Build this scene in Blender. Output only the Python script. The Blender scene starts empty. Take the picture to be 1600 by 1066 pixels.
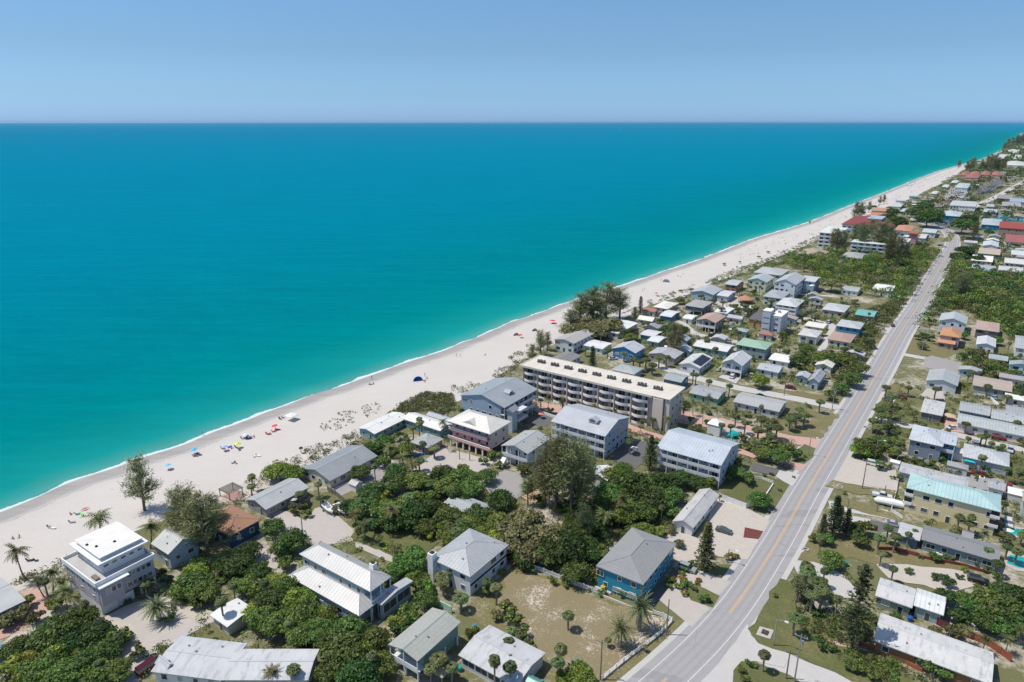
import bpy, math, random
import numpy as np
from mathutils import Vector, Matrix
random.seed(7); rng = np.random.default_rng(7)
# ------------------------------------------------------------------ survey: photo pixel -> place on the ground
H = 110.0; F = 1067.0; HOR = 190.0
TH = math.atan((533-HOR)/F); ST, CT = math.sin(TH), math.cos(TH)
def G(u, v, z=0.0):
    x = u-800; y = v-533
    t = (H-z)/(F*ST+y*CT)
    return (x*t, (F*CT-y*ST)*t)
def P(x, y, z=0.0):
    d = H-z; zc = y*CT+d*ST
    return (800+F*x/zc, 533+F*(d*CT-y*ST)/zc)
E1 = np.array([math.cos(math.radians(55)), math.sin(math.radians(55))])     # along the coast road, going away
E2 = np.array([E1[1], -E1[0]])                                             # inland
GRID = math.radians(-35)
sc = bpy.context.scene
COL = sc.collection
def link(o):
    COL.objects.link(o); return o
def props(o, label=None, cat=None, group=None, kind=None):
    if label: o['label'] = label
    if cat: o['category'] = cat
    if group: o['group'] = group
    if kind: o['kind'] = kind
    return o
def empty(name, loc=(0, 0, 0), rz=0.0, label=None, cat=None, group=None):
    o = bpy.data.objects.new(name, None); o.location = loc; o.rotation_euler = (0, 0, rz)
    o.empty_display_size = .3
    return props(link(o), label, cat, group)
def copy_tree(o, parent=None):
    c = o.copy(); COL.objects.link(c); c.parent = parent
    for ch in o.children: copy_tree(ch, c)
    return c
# ------------------------------------------------------------------ mesh builder
class MB:
    def __init__(s): s.v = []; s.f = []
    def add(s, vs, fs):
        n = len(s.v); s.v += [tuple(p) for p in vs]; s.f += [tuple(i+n for i in f) for f in fs]; return s
    def box(s, x0, x1, y0, y1, z0, z1):
        return s.add([(x0,y0,z0),(x1,y0,z0),(x1,y1,z0),(x0,y1,z0),(x0,y0,z1),(x1,y0,z1),(x1,y1,z1),(x0,y1,z1)],
                     [(0,3,2,1),(4,5,6,7),(0,1,5,4),(1,2,6,5),(2,3,7,6),(3,0,4,7)])
    def prism(s, poly, z0, z1):
        n = len(poly)
        return s.add([(p[0],p[1],z0) for p in poly]+[(p[0],p[1],z1) for p in poly],
                     [tuple(range(n))[::-1], tuple(range(n,2*n))]+[(i,(i+1)%n,n+(i+1)%n,n+i) for i in range(n)])
    def tube(s, pts, rad, n=6, cap=True):
        pts = [Vector(p) for p in pts]; k = len(pts)
        if not hasattr(rad, '__len__'): rad = [rad]*k
        vs = []
        for i, p in enumerate(pts):
            d = (pts[min(i+1,k-1)]-pts[max(i-1,0)]).normalized()
            a = d.cross(Vector((0,0,1))) if abs(d.z) < .95 else d.cross(Vector((1,0,0)))
            a.normalize(); b = d.cross(a)
            for j in range(n):
                t = 2*math.pi*j/n; vs.append(p+(a*math.cos(t)+b*math.sin(t))*rad[i])
        fs = [(i*n+j, i*n+(j+1)%n, (i+1)*n+(j+1)%n, (i+1)*n+j) for i in range(k-1) for j in range(n)]
        if cap: fs += [tuple(range(n))[::-1], tuple(range((k-1)*n, k*n))]
        return s.add(vs, fs)
    def cone(s, c, r, h, n=8, droop=0):
        vs = [(c[0]+r*math.cos(2*math.pi*j/n), c[1]+r*math.sin(2*math.pi*j/n), c[2]) for j in range(n)]+[(c[0],c[1],c[2]+h),(c[0],c[1],c[2]+h*.55)]
        return s.add(vs, [(j,(j+1)%n,n) for j in range(n)]+[((j+1)%n,j,n+1) for j in range(n)])
    def leaves(s, pts, nrm, size, asp=1.0, tang=None):
        """many small free quads: pts (k,3), nrm (k,3), size (k,)"""
        pts = np.asarray(pts, float); nrm = np.asarray(nrm, float)
        nrm /= np.linalg.norm(nrm, axis=1)[:, None]+1e-9
        t = rng.normal(size=pts.shape) if tang is None else np.asarray(tang, float)
        t -= nrm*(t*nrm).sum(1)[:, None]; t /= np.linalg.norm(t, axis=1)[:, None]+1e-9
        b = np.cross(nrm, t); h = (np.ones(len(pts))*size*.5)[:, None]
        q = np.stack([pts-t*h-b*h*asp*.35, pts-b*h*asp, pts+t*h+b*h*asp*.2, pts+b*h*asp], 1).reshape(-1, 3)
        n = len(s.v); s.v += q.tolist(); s.f += (np.arange(len(q)).reshape(-1, 4)+n).tolist(); return s
    def mesh(s, name, m=None, smooth=False):
        me = bpy.data.meshes.new(name); me.from_pydata(s.v, [], s.f)
        if m: me.materials.append(m)
        if smooth: me.polygons.foreach_set('use_smooth', [True]*len(me.polygons))
        me.update(); return me
    def obj(s, name, m, parent=None, loc=None, smooth=False, **k):
        o = bpy.data.objects.new(name, s.mesh(name, m, smooth)); link(o)
        if parent: o.parent = parent
        if loc: o.location = loc
        return props(o, **k)
# ------------------------------------------------------------------ materials
def nt(name):
    m = bpy.data.materials.new(name); m.use_nodes = True; t = m.node_tree; t.nodes.clear()
    out = t.nodes.new('ShaderNodeOutputMaterial'); p = t.nodes.new('ShaderNodeBsdfPrincipled')
    t.links.new(p.outputs[0], out.inputs[0]); return m, t, p
def N(t, ty, ins=None, **k):
    n = t.nodes.new('ShaderNode'+ty)
    for a, b in k.items(): setattr(n, a, b)
    for a, b in (ins or {}).items():
        if isinstance(b, bpy.types.NodeSocket): t.links.new(b, n.inputs[a])
        else: n.inputs[a].default_value = b
    return n
def rgb(c): return (c[0], c[1], c[2], 1)
def noise(t, co, scale, detail=3, rough=.6):
    return N(t, 'TexNoise', {'Vector': co, 'Scale': scale, 'Detail': detail, 'Roughness': rough}).outputs[0]
def ramp(t, fac, stops, mode='LINEAR'):
    r = N(t, 'ValToRGB', {'Fac': fac}); e = r.color_ramp.elements; r.color_ramp.interpolation = mode
    while len(e) < len(stops): e.new(.5)
    for i, (p, c) in enumerate(stops):
        e[i].position = p; e[i].color = rgb(c) if hasattr(c, '__len__') else (c, c, c, 1)
    return r.outputs[0]
def math_(t, op, a, b=0.0, c=None):
    n = N(t, 'Math', {0: a, 1: b}, operation=op)
    if c is not None: n.inputs[2].default_value = c
    return n.outputs[0]
def mix(t, fac, a, b, mode='MIX'):
    return N(t, 'MixRGB', {'Fac': fac, 'Color1': a if isinstance(a, bpy.types.NodeSocket) else rgb(a), 'Color2': b if isinstance(b, bpy.types.NodeSocket) else rgb(b)}, blend_type=mode).outputs[0]
_m = {}
def plain(name, c, rough=.7, var=.12, scale=.6, metal=0.0, spec=.4):
    if name in _m: return _m[name]
    m, t, p = nt(name); co = N(t, 'TexCoord').outputs['Object']
    f = noise(t, co, scale, 5, .65)
    a = [x*(1-var) for x in c]; b = [min(1, x*(1+var)) for x in c]
    t.links.new(ramp(t, f, [(.3, a), (.7, b)]), p.inputs['Base Color'])
    p.inputs['Roughness'].default_value = rough; p.inputs['Metallic'].default_value = metal
    p.inputs['Specular IOR Level'].default_value = spec
    _m[name] = m; return m
def roofmat(kind, c):
    c = tuple(x*k for x, k in zip(c, (.97, .95, .91)))
    key = 'roof_%s_%d_%d_%d' % (kind, *[int(x*99) for x in c])
    if key in _m: return _m[key]
    m, t, p = nt(key); tc = N(t, 'TexCoord'); co = tc.outputs['Object']
    nn = N(t, 'SeparateXYZ', {0: tc.outputs['Normal']}); xyz = N(t, 'SeparateXYZ', {0: co})
    big = noise(t, co, .22, 4, .7); fine = noise(t, co, 3.0, 3, .7)
    oi = N(t, 'ObjectInfo').outputs['Random']
    if kind == 'metal':
        isx = math_(t, 'GREATER_THAN', math_(t, 'ABSOLUTE', nn.outputs[0]), math_(t, 'ABSOLUTE', nn.outputs[1]))
        ax = N(t, 'Mix', {0: isx, 2: xyz.outputs[0], 3: xyz.outputs[1]}).outputs[0]
        fr = math_(t, 'FRACT', math_(t, 'MULTIPLY', ax, 1.05)); seam = math_(t, 'LESS_THAN', fr, .2)
        base = mix(t, ramp(t, big, [(.3, 0), (.7, 1)]), [x*.84 for x in c], [min(1, x*1.06) for x in c])
        col = mix(t, math_(t, 'MULTIPLY', seam, .55), base, [x*.66 for x in c])
        bp = N(t, 'Bump', {'Height': seam, 'Strength': .5, 'Distance': .05}).outputs[0]; t.links.new(bp, p.inputs['Normal'])
        p.inputs['Roughness'].default_value = .42; p.inputs['Metallic'].default_value = .1
    elif kind == 'shingle':
        row = math_(t, 'FRACT', math_(t, 'MULTIPLY', xyz.outputs[2], 5.0))
        base = mix(t, ramp(t, fine, [(.3, 0), (.7, 1)]), [x*.8 for x in c], [min(1, x*1.15) for x in c])
        base = mix(t, ramp(t, big, [(.35, .0), (.75, .45)]), base, [x*.75 for x in c])
        col = mix(t, math_(t, 'MULTIPLY', math_(t, 'LESS_THAN', row, .2), .3), base, [x*.6 for x in c])
        p.inputs['Roughness'].default_value = .9
    elif kind == 'tile':
        w = math_(t, 'FRACT', math_(t, 'MULTIPLY', math_(t, 'ADD', xyz.outputs[0], xyz.outputs[1]), 2.2))
        col = mix(t, ramp(t, fine, [(.35, 0), (.65, 1)]), [x*.65 for x in c], [min(1, x*1.25) for x in c])
        col = mix(t, math_(t, 'MULTIPLY', math_(t, 'LESS_THAN', w, .25), .4), col, [x*.5 for x in c])
        p.inputs['Roughness'].default_value = .8
    else:                                                    # flat membrane, with ponding stains and grime streaks
        st = N(t, 'Mapping', {0: co, 3: (.8, .12, 1)}).outputs[0]
        streak = ramp(t, noise(t, st, 1.2, 4, .7), [(.5, 0), (.72, 1)])
        base = mix(t, ramp(t, big, [(.35, 0), (.75, 1)]), [min(1, x*1.05) for x in c], [x*.86 for x in c])
        col = mix(t, math_(t, 'MULTIPLY', streak, .75 if kind == 'stained' else .18), base, [x*.45 for x in c])
        p.inputs['Roughness'].default_value = .75
    col = mix(t, .35, col, mix(t, oi, (.85, .85, .85), (1, 1, 1)), 'MULTIPLY')
    t.links.new(col, p.inputs['Base Color']); _m[key] = m; return m
def wallmat(c, kind='stucco'):
    c = tuple(x*1.02 for x in c)
    key = 'wall_%s_%d_%d_%d' % (kind, *[int(x*99) for x in c])
    if key in _m: return _m[key]
    m, t, p = nt(key); tc = N(t, 'TexCoord'); co = tc.outputs['Object']; xyz = N(t, 'SeparateXYZ', {0: co})
    col = mix(t, noise(t, co, .7, 5, .7), [x*.86 for x in c], [min(1, x*1.1) for x in c])
    if kind == 'siding':
        fr = math_(t, 'FRACT', math_(t, 'MULTIPLY', xyz.outputs[2], 4.0))
        col = mix(t, math_(t, 'MULTIPLY', math_(t, 'LESS_THAN', fr, .2), .35), col, [x*.6 for x in c])
    t.links.new(col, p.inputs['Base Color']); p.inputs['Roughness'].default_value = .8
    _m[key] = m; return m
def foliage(name, dark, light, hue=.085):
    m, t, p = nt(name); co = N(t, 'TexCoord').outputs['Object']
    isl = N(t, 'NewGeometry').outputs['Random Per Island']; oi = N(t, 'ObjectInfo').outputs['Random']
    f = math_(t, 'ADD', math_(t, 'MULTIPLY', isl, .5), math_(t, 'MULTIPLY', noise(t, co, .55, 2), .5))
    col = ramp(t, f, [(.25, dark), (.8, light)])
    hs = N(t, 'HueSaturation', {'Color': col, 'Hue': math_(t, 'ADD', .5-hue*.28, math_(t, 'MULTIPLY', oi, hue)), 'Value': math_(t, 'ADD', .68, math_(t, 'MULTIPLY', math_(t, 'FRACT', math_(t, 'MULTIPLY', oi, 7.31)), .68)), 'Saturation': .95}).outputs[0]
    t.links.new(hs, p.inputs['Base Color']); p.inputs['Roughness'].default_value = .55; p.inputs['Specular IOR Level'].default_value = .35
    tr = N(t, 'BsdfTranslucent', {'Color': hs}); mx = N(t, 'MixShader', {0: .36, 1: p.outputs[0], 2: tr.outputs[0]})
    t.links.new(mx.outputs[0], t.nodes['Material Output'].inputs[0]); return m
WHITE = plain('white_paint', (.78, .78, .77), .5, .05)
TRIM = plain('white_trim', (.72, .73, .74), .5, .05)
POST = plain('post_white', (.7, .71, .72), .6, .06)
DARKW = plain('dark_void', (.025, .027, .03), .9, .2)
GLASS = plain('window_glass', (.02, .035, .045), .08, .3, .4, 0, .8)
_g = GLASS.node_tree; _p = [n for n in _g.nodes if n.type == 'BSDF_PRINCIPLED'][0]; _r = N(_g, 'ObjectInfo').outputs['Random']
_g.links.new(ramp(_g, _r, [(0, (.015, .03, .04)), (.55, (.04, .06, .075)), (.7, (.10, .12, .13)), (.9, (.32, .33, .32))], 'CONSTANT'), _p.inputs['Base Color'])
SCREEN = plain('screen_mesh', (.05, .06, .07), .6, .3, .5)
CONC = plain('concrete', (.42, .41, .39), .85, .12)
BARK = plain('bark', (.16, .13, .10), .9, .25, 2.0)
PBARK = plain('palm_bark', (.24, .21, .17), .9, .25, 3.0)
WOOD = plain('weathered_wood', (.20, .17, .14), .85, .2, 1.5)
BROWNWOOD = plain('brown_wood', (.17, .06, .035), .8, .25, 1.5)
METAL = plain('grey_metal', (.35, .36, .37), .45, .1, 1, .5)
RAIL = plain('rail_pale', (.6, .62, .65), .5, .06)
FOL = dict(
    Bd=foliage('leaves_dark', (.038, .066, .013), (.14, .205, .038)),
    Bm=foliage('leaves_mid', (.062, .098, .019), (.245, .305, .055)),
    Bl=foliage('leaves_bright', (.12, .165, .020), (.42, .46, .06)),
    O=foliage('leaves_olive', (.085, .090, .034), (.33, .31, .13), .03),
    C=foliage('leaves_casuarina', (.095, .108, .040), (.33, .33, .135)),
    N=foliage('leaves_pine', (.036, .052, .020), (.15, .17, .06)),
    S=foliage('leaves_fan_palm', (.050, .072, .020), (.26, .285, .095)),
    K=foliage('leaves_coconut', (.060, .078, .022), (.32, .30, .10)),
    D=foliage('leaves_date_palm', (.070, .090, .036), (.36, .36, .17)),
    Y=foliage('leaves_yellow', (.10, .12, .012), (.42, .36, .04)),
    R=foliage('leaves_red', (.18, .05, .02), (.5, .15, .05)),
    scrub=foliage('dune_scrub', (.085, .09, .038), (.26, .24, .11)))
# ------------------------------------------------------------------ camera, light, sky
cam = bpy.data.cameras.new('camera'); co_ = bpy.data.objects.new('camera', cam); link(co_)
cam.sensor_width = 36; cam.lens = 36*F/1600; cam.clip_start = 1; cam.clip_end = 200000
co_.location = (0, 0, H); co_.rotation_euler = (math.pi/2-TH, 0, 0); sc.camera = co_
SUN_EL = math.radians(64); SUN_AZ = Vector((-.995, .06, 0)).normalized()
sd = Vector((SUN_AZ.x*math.cos(SUN_EL), SUN_AZ.y*math.cos(SUN_EL), math.sin(SUN_EL)))
sl = bpy.data.lights.new('sun', 'SUN'); sl.energy = 4.25; sl.angle = math.radians(.53); sl.color = (1, .945, .85)
so = bpy.data.objects.new('sun', sl); link(so); so.rotation_euler = sd.to_track_quat('Z', 'Y').to_euler(); so.location = (0, 0, 300)
w = bpy.data.worlds.new('World'); sc.world = w; w.use_nodes = True; wt = w.node_tree
bg = wt.nodes['Background']; sky = wt.nodes.new('ShaderNodeTexSky'); sky.sky_type = 'NISHITA'; sky.sun_disc = False
sky.sun_elevation = SUN_EL; sky.sun_rotation = math.radians(-90); sky.altitude = 100; sky.air_density = 1.0; sky.dust_density = .6; sky.ozone_density = 2.2
tcw = wt.nodes.new('ShaderNodeTexCoord'); sx = N(wt, 'SeparateXYZ', {0: tcw.outputs['Generated']})
tint = ramp(wt, sx.outputs[2], [(0, (.50, .86, 1.72)), (.035, (.46, .735, 1.22)), (.09, (.49, .685, .93)), (.16, (.575, .78, .96)), (.4, (1.1, 1.08, 1.1))])
wt.links.new(mix(wt, 1.0, sky.outputs[0], tint, 'MULTIPLY'), bg.inputs[0]); bg.inputs[1].default_value = .125
sc.view_settings.view_transform = 'Standard'; sc.view_settings.look = 'None'; sc.view_settings.exposure = 0; sc.view_settings.gamma = 1
# ------------------------------------------------------------------ coast in (s along, q inland) coordinates
def SQ(p): return float(np.dot(p, E1)), float(np.dot(p, E2))
def XY(s, q): return E1[0]*s+E2[0]*q, E1[1]*s+E2[1]*q
WL = -0.9
shore = [(-300,905),(0,802),(88,765),(140,745),(180,730),(208,719),(300,689),(374,660),(420,643),(480,622),(540,601),(585,584),(612,575),(645,562),(690,549),(740,530),(800,503),(850,486),(910,465),(980,444),(1040,423.5),(1078,411),(1133,391),(1160,379.5),(1187,370.5),(1220,361),(1263,348),(1283,340),(1312,328),(1350,313),(1372,305),(1407,291),(1430,281),(1465,268),(1492,260.5),(1508,256),(1533,249.5),(1553,241),(1568,233),(1580,223),(1592,214),(1596,208)]
veg = [(-300,1000),(0,915),(30,903),(60,893),(100,866),(180,825),(250,798),(300,782),(340,768),(400,742),(440,738),(480,722),(520,695),(545,676),(575,660),(620,632),(660,628),(700,622),(725,608),(760,584),(800,560),(850,535),(880,525),(930,510),(1000,475),(1060,459),(1100,441),(1150,424),(1200,403),(1240,386),(1290,366),(1320,352),(1360,333),(1390,321),(1425,306),(1450,293),(1475,283),(1500,266),(1515,258),(1540,251),(1556,242),(1571,233.5),(1583,223),(1593,214.5),(1597,208)]
cs = sorted(SQ(G(u, v, WL)) for u, v in shore); vs_ = sorted(SQ(G(u, v)) for u, v in veg)
cs = [(cs[0][0]-600, cs[0][1])]+cs; vs_ = [(vs_[0][0]-600, vs_[0][1])]+vs_
cS, cQ = np.array(cs).T; vS, vQ = np.array(vs_).T
def qc(s):
    base = np.interp(s, cS, cQ) + np.where(s > cS[-1], (s-cS[-1])*.25, 0)
    wob = (.7*np.sin(s/7.3)+.9*np.sin(s/17.1+1)+.5*np.sin(s/3.7+2))*np.clip(1-(s/900), .0, 1)
    return base+wob*.8
def qv(s): return np.maximum(np.interp(s, vS, vQ)+np.where(s > vS[-1], (s-vS[-1])*.25, 0), qc(s)+1)
ss = np.concatenate([np.linspace(-500, 0, 12), np.arange(5, 900, 2.0), np.geomspace(905, 9500, 130), np.geomspace(9800, 90000, 12)])
def sheet(name, rows, zs, ds, mat, ss=ss, **k):
    """rows: list of arrays q(s); zs, ds per row; attribute d = distance from the waterline"""
    n = len(ss); V = []; D = []
    for q, z, d in zip(rows, zs, ds):
        x, y = XY(ss, q); V.append(np.stack([x, y, np.ones(n)*z], 1)); D.append(np.ones(n)*d if np.isscalar(d) else d)
    V = np.concatenate(V); D = np.concatenate(D)
    fs = [(r*n+i, (r+1)*n+i, (r+1)*n+i+1, r*n+i+1) for r in range(len(rows)-1) for i in range(n-1)]
    me = bpy.data.meshes.new(name); me.from_pydata(V.tolist(), [], fs); me.materials.append(mat)
    a = me.attributes.new('d', 'FLOAT', 'POINT'); a.data.foreach_set('value', D.astype(np.float32))
    me.polygons.foreach_set('use_smooth', [True]*len(fs)); me.update()
    o = bpy.data.objects.new(name, me); link(o); o['kind'] = 'structure'; return o
# sea: colour follows the depth (a place of its own), no sky reflection
m, t, p = nt('sea_water')
d = N(t, 'Attribute', attribute_name='d').outputs['Fac']; tc = N(t, 'NewGeometry').outputs['Position']
lg = math_(t, 'DIVIDE', math_(t, 'LOGARITHM', math_(t, 'ADD', d, 1.0), 10.0), 4.6)
big = noise(t, N(t, 'Mapping', {0: tc, 3: (.6, 1, 1)}).outputs[0], .0035, 4, .6)
lgw = math_(t, 'ADD', lg, math_(t, 'MULTIPLY', math_(t, 'SUBTRACT', big, .5), .09))
col = ramp(t, lgw, [(0, (.12, .27, .24)), (.13, (.075, .29, .26)), (.25, (.008, .24, .222)), (.38, (.0, .178, .188)), (.47, (.0, .155, .20)), (.58, (.0, .165, .265)), (.72, (.0, .165, .29)), (.9, (.0, .14, .285))])
st = noise(t, N(t, 'Mapping', {0: tc, 2: (0, 0, math.radians(-55)), 3: (.05, .5, 1)}).outputs[0], .25, 3)
col = mix(t, math_(t, 'MULTIPLY', ramp(t, st, [(.4, 0), (.7, 1)]), .16), col, (.0, .34, .38))
pt = ramp(t, noise(t, N(t, 'Mapping', {0: tc, 2: (0, 0, math.radians(-35)), 3: (.4, 1, 1)}).outputs[0], .012, 5, .7), [(.38, 0), (.66, 1)])
col = mix(t, math_(t, 'MULTIPLY', pt, .16), col, (.0, .12, .17))
rp = noise(t, N(t, 'Mapping', {0: tc, 2: (0, 0, math.radians(-50)), 3: (.3, 1, 1)}).outputs[0], .28, 4, .7)
col = mix(t, math_(t, 'MULTIPLY', ramp(t, rp, [(.45, 0), (.75, 1)]), .22), col, (.0, .30, .33))
fo = math_(t, 'ADD', math_(t, 'MULTIPLY', noise(t, tc, .09, 3), 4.4), math_(t, 'MULTIPLY', noise(t, tc, .8, 3, .7), 1.2))
foam = math_(t, 'LESS_THAN', d, math_(t, 'SUBTRACT', math_(t, 'ADD', fo, math_(t, 'MULTIPLY', noise(t, tc, .03, 2), 4.6)), 3.8))
fo2 = math_(t, 'MULTIPLY', math_(t, 'LESS_THAN', math_(t, 'ABSOLUTE', math_(t, 'SUBTRACT', d, math_(t, 'MULTIPLY', noise(t, tc, .03, 2), 18.0))), .45), math_(t, 'GREATER_THAN', noise(t, tc, .12, 2), .62))
foam = math_(t, 'MAXIMUM', foam, math_(t, 'MULTIPLY', fo2, .0))
col = mix(t, math_(t, 'MULTIPLY', foam, .72), col, (.78, .80, .80))
t.links.new(col, p.inputs['Base Color']); p.inputs['Roughness'].default_value = .45; p.inputs['Specular IOR Level'].default_value = .0
wv = math_(t, 'ADD', noise(t, N(t, 'Mapping', {0: tc, 2: (0, 0, math.radians(-50)), 3: (.35, 1.2, 1)}).outputs[0], .35, 4, .65), math_(t, 'MULTIPLY', noise(t, tc, 1.6, 2), .4))
t.links.new(N(t, 'Bump', {'Height': wv, 'Strength': .5, 'Distance': .8}).outputs[0], p.inputs['Normal'])
offs = [-1.5, 0, 2, 5, 9, 15, 25, 40, 65, 100, 160, 260, 420, 700, 1200, 2200, 4500, 9000, 20000, 60000]
sheet('sea', [qc(ss)-o for o in offs], [WL-.01]*len(offs), [max(0, o) for o in offs], m)
# beach
m, t, p = nt('beach_sand')
d = N(t, 'Attribute', attribute_name='d').outputs['Fac']; tc = N(t, 'NewGeometry').outputs['Position']
al = N(t, 'Mapping', {0: tc, 2: (0, 0, math.radians(-55)), 3: (.18, 1, 1)}).outputs[0]
dw = math_(t, 'ADD', d, math_(t, 'MULTIPLY', math_(t, 'SUBTRACT', noise(t, al, .22, 4, .65), .5), 4.0))
col = ramp(t, math_(t, 'DIVIDE', dw, 20.0), [(0, (.24, .245, .245)), (.05, (.21, .205, .20)), (.33, (.26, .25, .245)), (.39, (.41, .39, .37)), (.425, (.38, .36, .34)), (.44, (.18, .17, .165)), (.455, (.50, .47, .435)), (.7, (.55, .515, .475))])
st = ramp(t, noise(t, al, .35, 5, .7), [(.35, 0), (.7, 1)])
col = mix(t, math_(t, 'MULTIPLY', ramp(t, noise(t, tc, .045, 4, .65), [(.35, 0), (.7, 1)]), .3), col, (.42, .385, .34))
col = mix(t, math_(t, 'MULTIPLY', st, .38), col, (.50, .46, .42))
fp = ramp(t, noise(t, tc, 1.3, 4, .75), [(.42, 0), (.62, 1)])
col = mix(t, math_(t, 'MULTIPLY', fp, .22), col, (.42, .39, .355))
t.links.new(col, p.inputs['Base Color']); p.inputs['Roughness'].default_value = .9
t.links.new(N(t, 'Bump', {'Height': noise(t, tc, 1.1, 4, .7), 'Strength': .5, 'Distance': .25}).outputs[0], p.inputs['Normal'])
q0 = qc(ss); q1 = qv(ss)+6; fr = [-.5, 0, .04, .08, .12, .16, .2, .25, .32, .4, .55, .75, 1]
wd = np.array([-4, 0, 2, 4, 6, 7.5, 8.5, 10, 13, 17, 0, 0, 0]); rows = []; ds = []; W_ = np.maximum(q1-q0, 20)
for i, o in enumerate(wd):
    q = q0+o if i < 10 else q0+17+(W_-17)*[.35, .7, 1][i-10]
    rows.append(q); ds.append(np.maximum(0, q-q0))
sheet('beach', rows, [WL-.5, WL, WL+.12, WL+.22, WL+.34, WL+.42, WL+.62, WL+.7, WL+.78, WL+.84, .0, .03, .03], ds, m)
# land
m, t, p = nt('ground_soil')
tc = N(t, 'NewGeometry').outputs['Position']
a = noise(t, tc, .045, 5, .65); b = noise(t, tc, .5, 5, .75); c3 = noise(t, tc, 2.2, 3, .7)
gr = mix(t, c3, (.075, .085, .028), (.19, .18, .08))
sa = mix(t, b, (.30, .26, .20), (.52, .48, .41))
col = mix(t, ramp(t, math_(t, 'ADD', math_(t, 'MULTIPLY', a, .6), math_(t, 'MULTIPLY', b, .4)), [(.485, 0), (.60, 1)]), gr, sa)
t.links.new(col, p.inputs['Base Color']); p.inputs['Roughness'].default_value = .95
offs = [0, 20, 60, 120, 250, 500, 1000, 3000, 9000, 30000]
sheet('ground', [qv(ss)+o for o in offs], [0.0]*len(offs), offs, m)
# ------------------------------------------------------------------ ground covers drawn at their surveyed corners
def gmat(name, c1, c2, sc1=.35, c3=None, thr=(.5, .6), rough=.9):
    m, t, p = nt(name); tc = N(t, 'NewGeometry').outputs['Position']
    col = mix(t, noise(t, tc, sc1, 5, .7), c1, c2)
    if c3:
        col = mix(t, ramp(t, math_(t, 'ADD', math_(t, 'MULTIPLY', noise(t, tc, .10, 4, .7), .5), math_(t, 'MULTIPLY', noise(t, tc, 2.0, 4, .85), .5)), [(thr[0], 0), (thr[1], 1)]), col, c3)
    t.links.new(col, p.inputs['Base Color']); p.inputs['Roughness'].default_value = rough; return m
GM = dict(
    lawn=gmat('lawn_grass', (.050, .065, .018), (.15, .155, .050), 1.3, (.21, .185, .085), (.50, .68)),
    dry_lawn=gmat('dry_grass', (.10, .095, .034), (.22, .19, .085), 1.0, (.38, .33, .24), (.54, .66)),
    lot=gmat('sandy_lot', (.14, .12, .055), (.29, .235, .14), 2.6, (.56, .50, .43), (.535, .61)),
    sand=gmat('white_sand', (.38, .34, .29), (.54, .49, .43), .8, (.34, .29, .23), (.60, .72)),
    driveway=gmat('drive_concrete', (.37, .335, .305), (.49, .45, .41), .5, (.33, .29, .26), (.62, .75)),
    paver=gmat('pink_paver', (.40, .24, .19), (.55, .37, .31), 1.2),
    asphalt=gmat('dark_asphalt', (.085, .085, .09), (.15, .145, .145), .5),
    greylot=gmat('grey_gravel', (.24, .225, .22), (.36, .34, .325), .7, (.46, .42, .38), (.58, .7)),
    mulch=gmat('red_mulch', (.10, .025, .02), (.17, .05, .04), 2.0),
    clay=gmat('orange_sand', (.42, .26, .15), (.56, .38, .25), .8),
    street=gmat('pale_street', (.40, .385, .365), (.52, .50, .475), .4, (.30, .29, .27), (.62, .72)))
gi = 0
AREAS = []
def area(name, mat, pts, lev=1):
    global gi
    if name not in ('sand', 'lawn', 'lot', 'mulch'): AREAS.append([G(u, v) for u, v in pts])
    gi += 1
    z = lev*.05+(gi % 11)*.004
    w = [G(u, v) for u, v in pts]; c = np.mean(w, 0); pl = []
    for i in range(len(w)):                                   # soften corners and roughen the edge
        a = np.array(w[i]); b = np.array(w[(i+1) % len(w)]); L = np.linalg.norm(b-a); k = max(1, min(12, int(L/3)))
        for j in range(k):
            r = rng.normal(0, .12 if name in ('driveway', 'street', 'patio', 'parking_lot') else .4, 2) if j or name not in ('driveway', 'patio', 'street', 'parking_lot') else 0
            pl.append(a+(b-a)*j/k+r)
    MB().add([(x, y, z) for x, y in pl], [tuple(range(len(pl)))]).obj(name, GM[mat], kind='structure')
def ribbon(name, mat, pts, half, z, off=0.0, kind='structure', world=False, step=3.0, dash=None):
    w = np.array([p if world else G(*p) for p in pts]); 
    seg = np.linalg.norm(np.diff(w, axis=0), axis=1); L = np.concatenate([[0], np.cumsum(seg)])
    x = np.arange(0, L[-1], step); X = np.interp(x, L, w[:, 0]); Y = np.interp(x, L, w[:, 1])
    k = 9 if len(x) > 30 else 3
    ker = np.ones(k)/k
    X = np.convolve(np.pad(X, k//2, 'edge'), ker, 'valid'); Y = np.convolve(np.pad(Y, k//2, 'edge'), ker, 'valid')
    dx = np.gradient(X); dy = np.gradient(Y); n = np.hypot(dx, dy)+1e-9; nx, ny = dy/n, -dx/n
    h = np.interp(x, L, half) if hasattr(half, '__len__') else half
    a = np.stack([X+nx*(off-h), Y+ny*(off-h)], 1); b = np.stack([X+nx*(off+h), Y+ny*(off+h)], 1)
    V = [(p[0], p[1], z) for p in a]+[(p[0], p[1], z) for p in b]; m_ = len(a)
    fs = [(i, m_+i, m_+i+1, i+1) for i in range(m_-1)]
    o = MB().add(V, fs).obj(name, mat, kind=kind); at_ = o.data.attributes.new('d', 'FLOAT', 'POINT'); at_.data.foreach_set('value', [-1.0]*m_+[1.0]*m_)
    return o, np.stack([X, Y], 1)
m, t, p = nt('road_asphalt'); tc = N(t, 'NewGeometry').outputs['Position']
al = N(t, 'Mapping', {0: tc, 2: (0, 0, math.radians(-55)), 3: (.03, 1, 1)}).outputs[0]
col = mix(t, noise(t, al, .8, 4, .6), (.26, .255, .26), (.36, .355, .35)); col = mix(t, noise(t, tc, 1.5, 4, .8), col, (.32, .31, .31))
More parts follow.
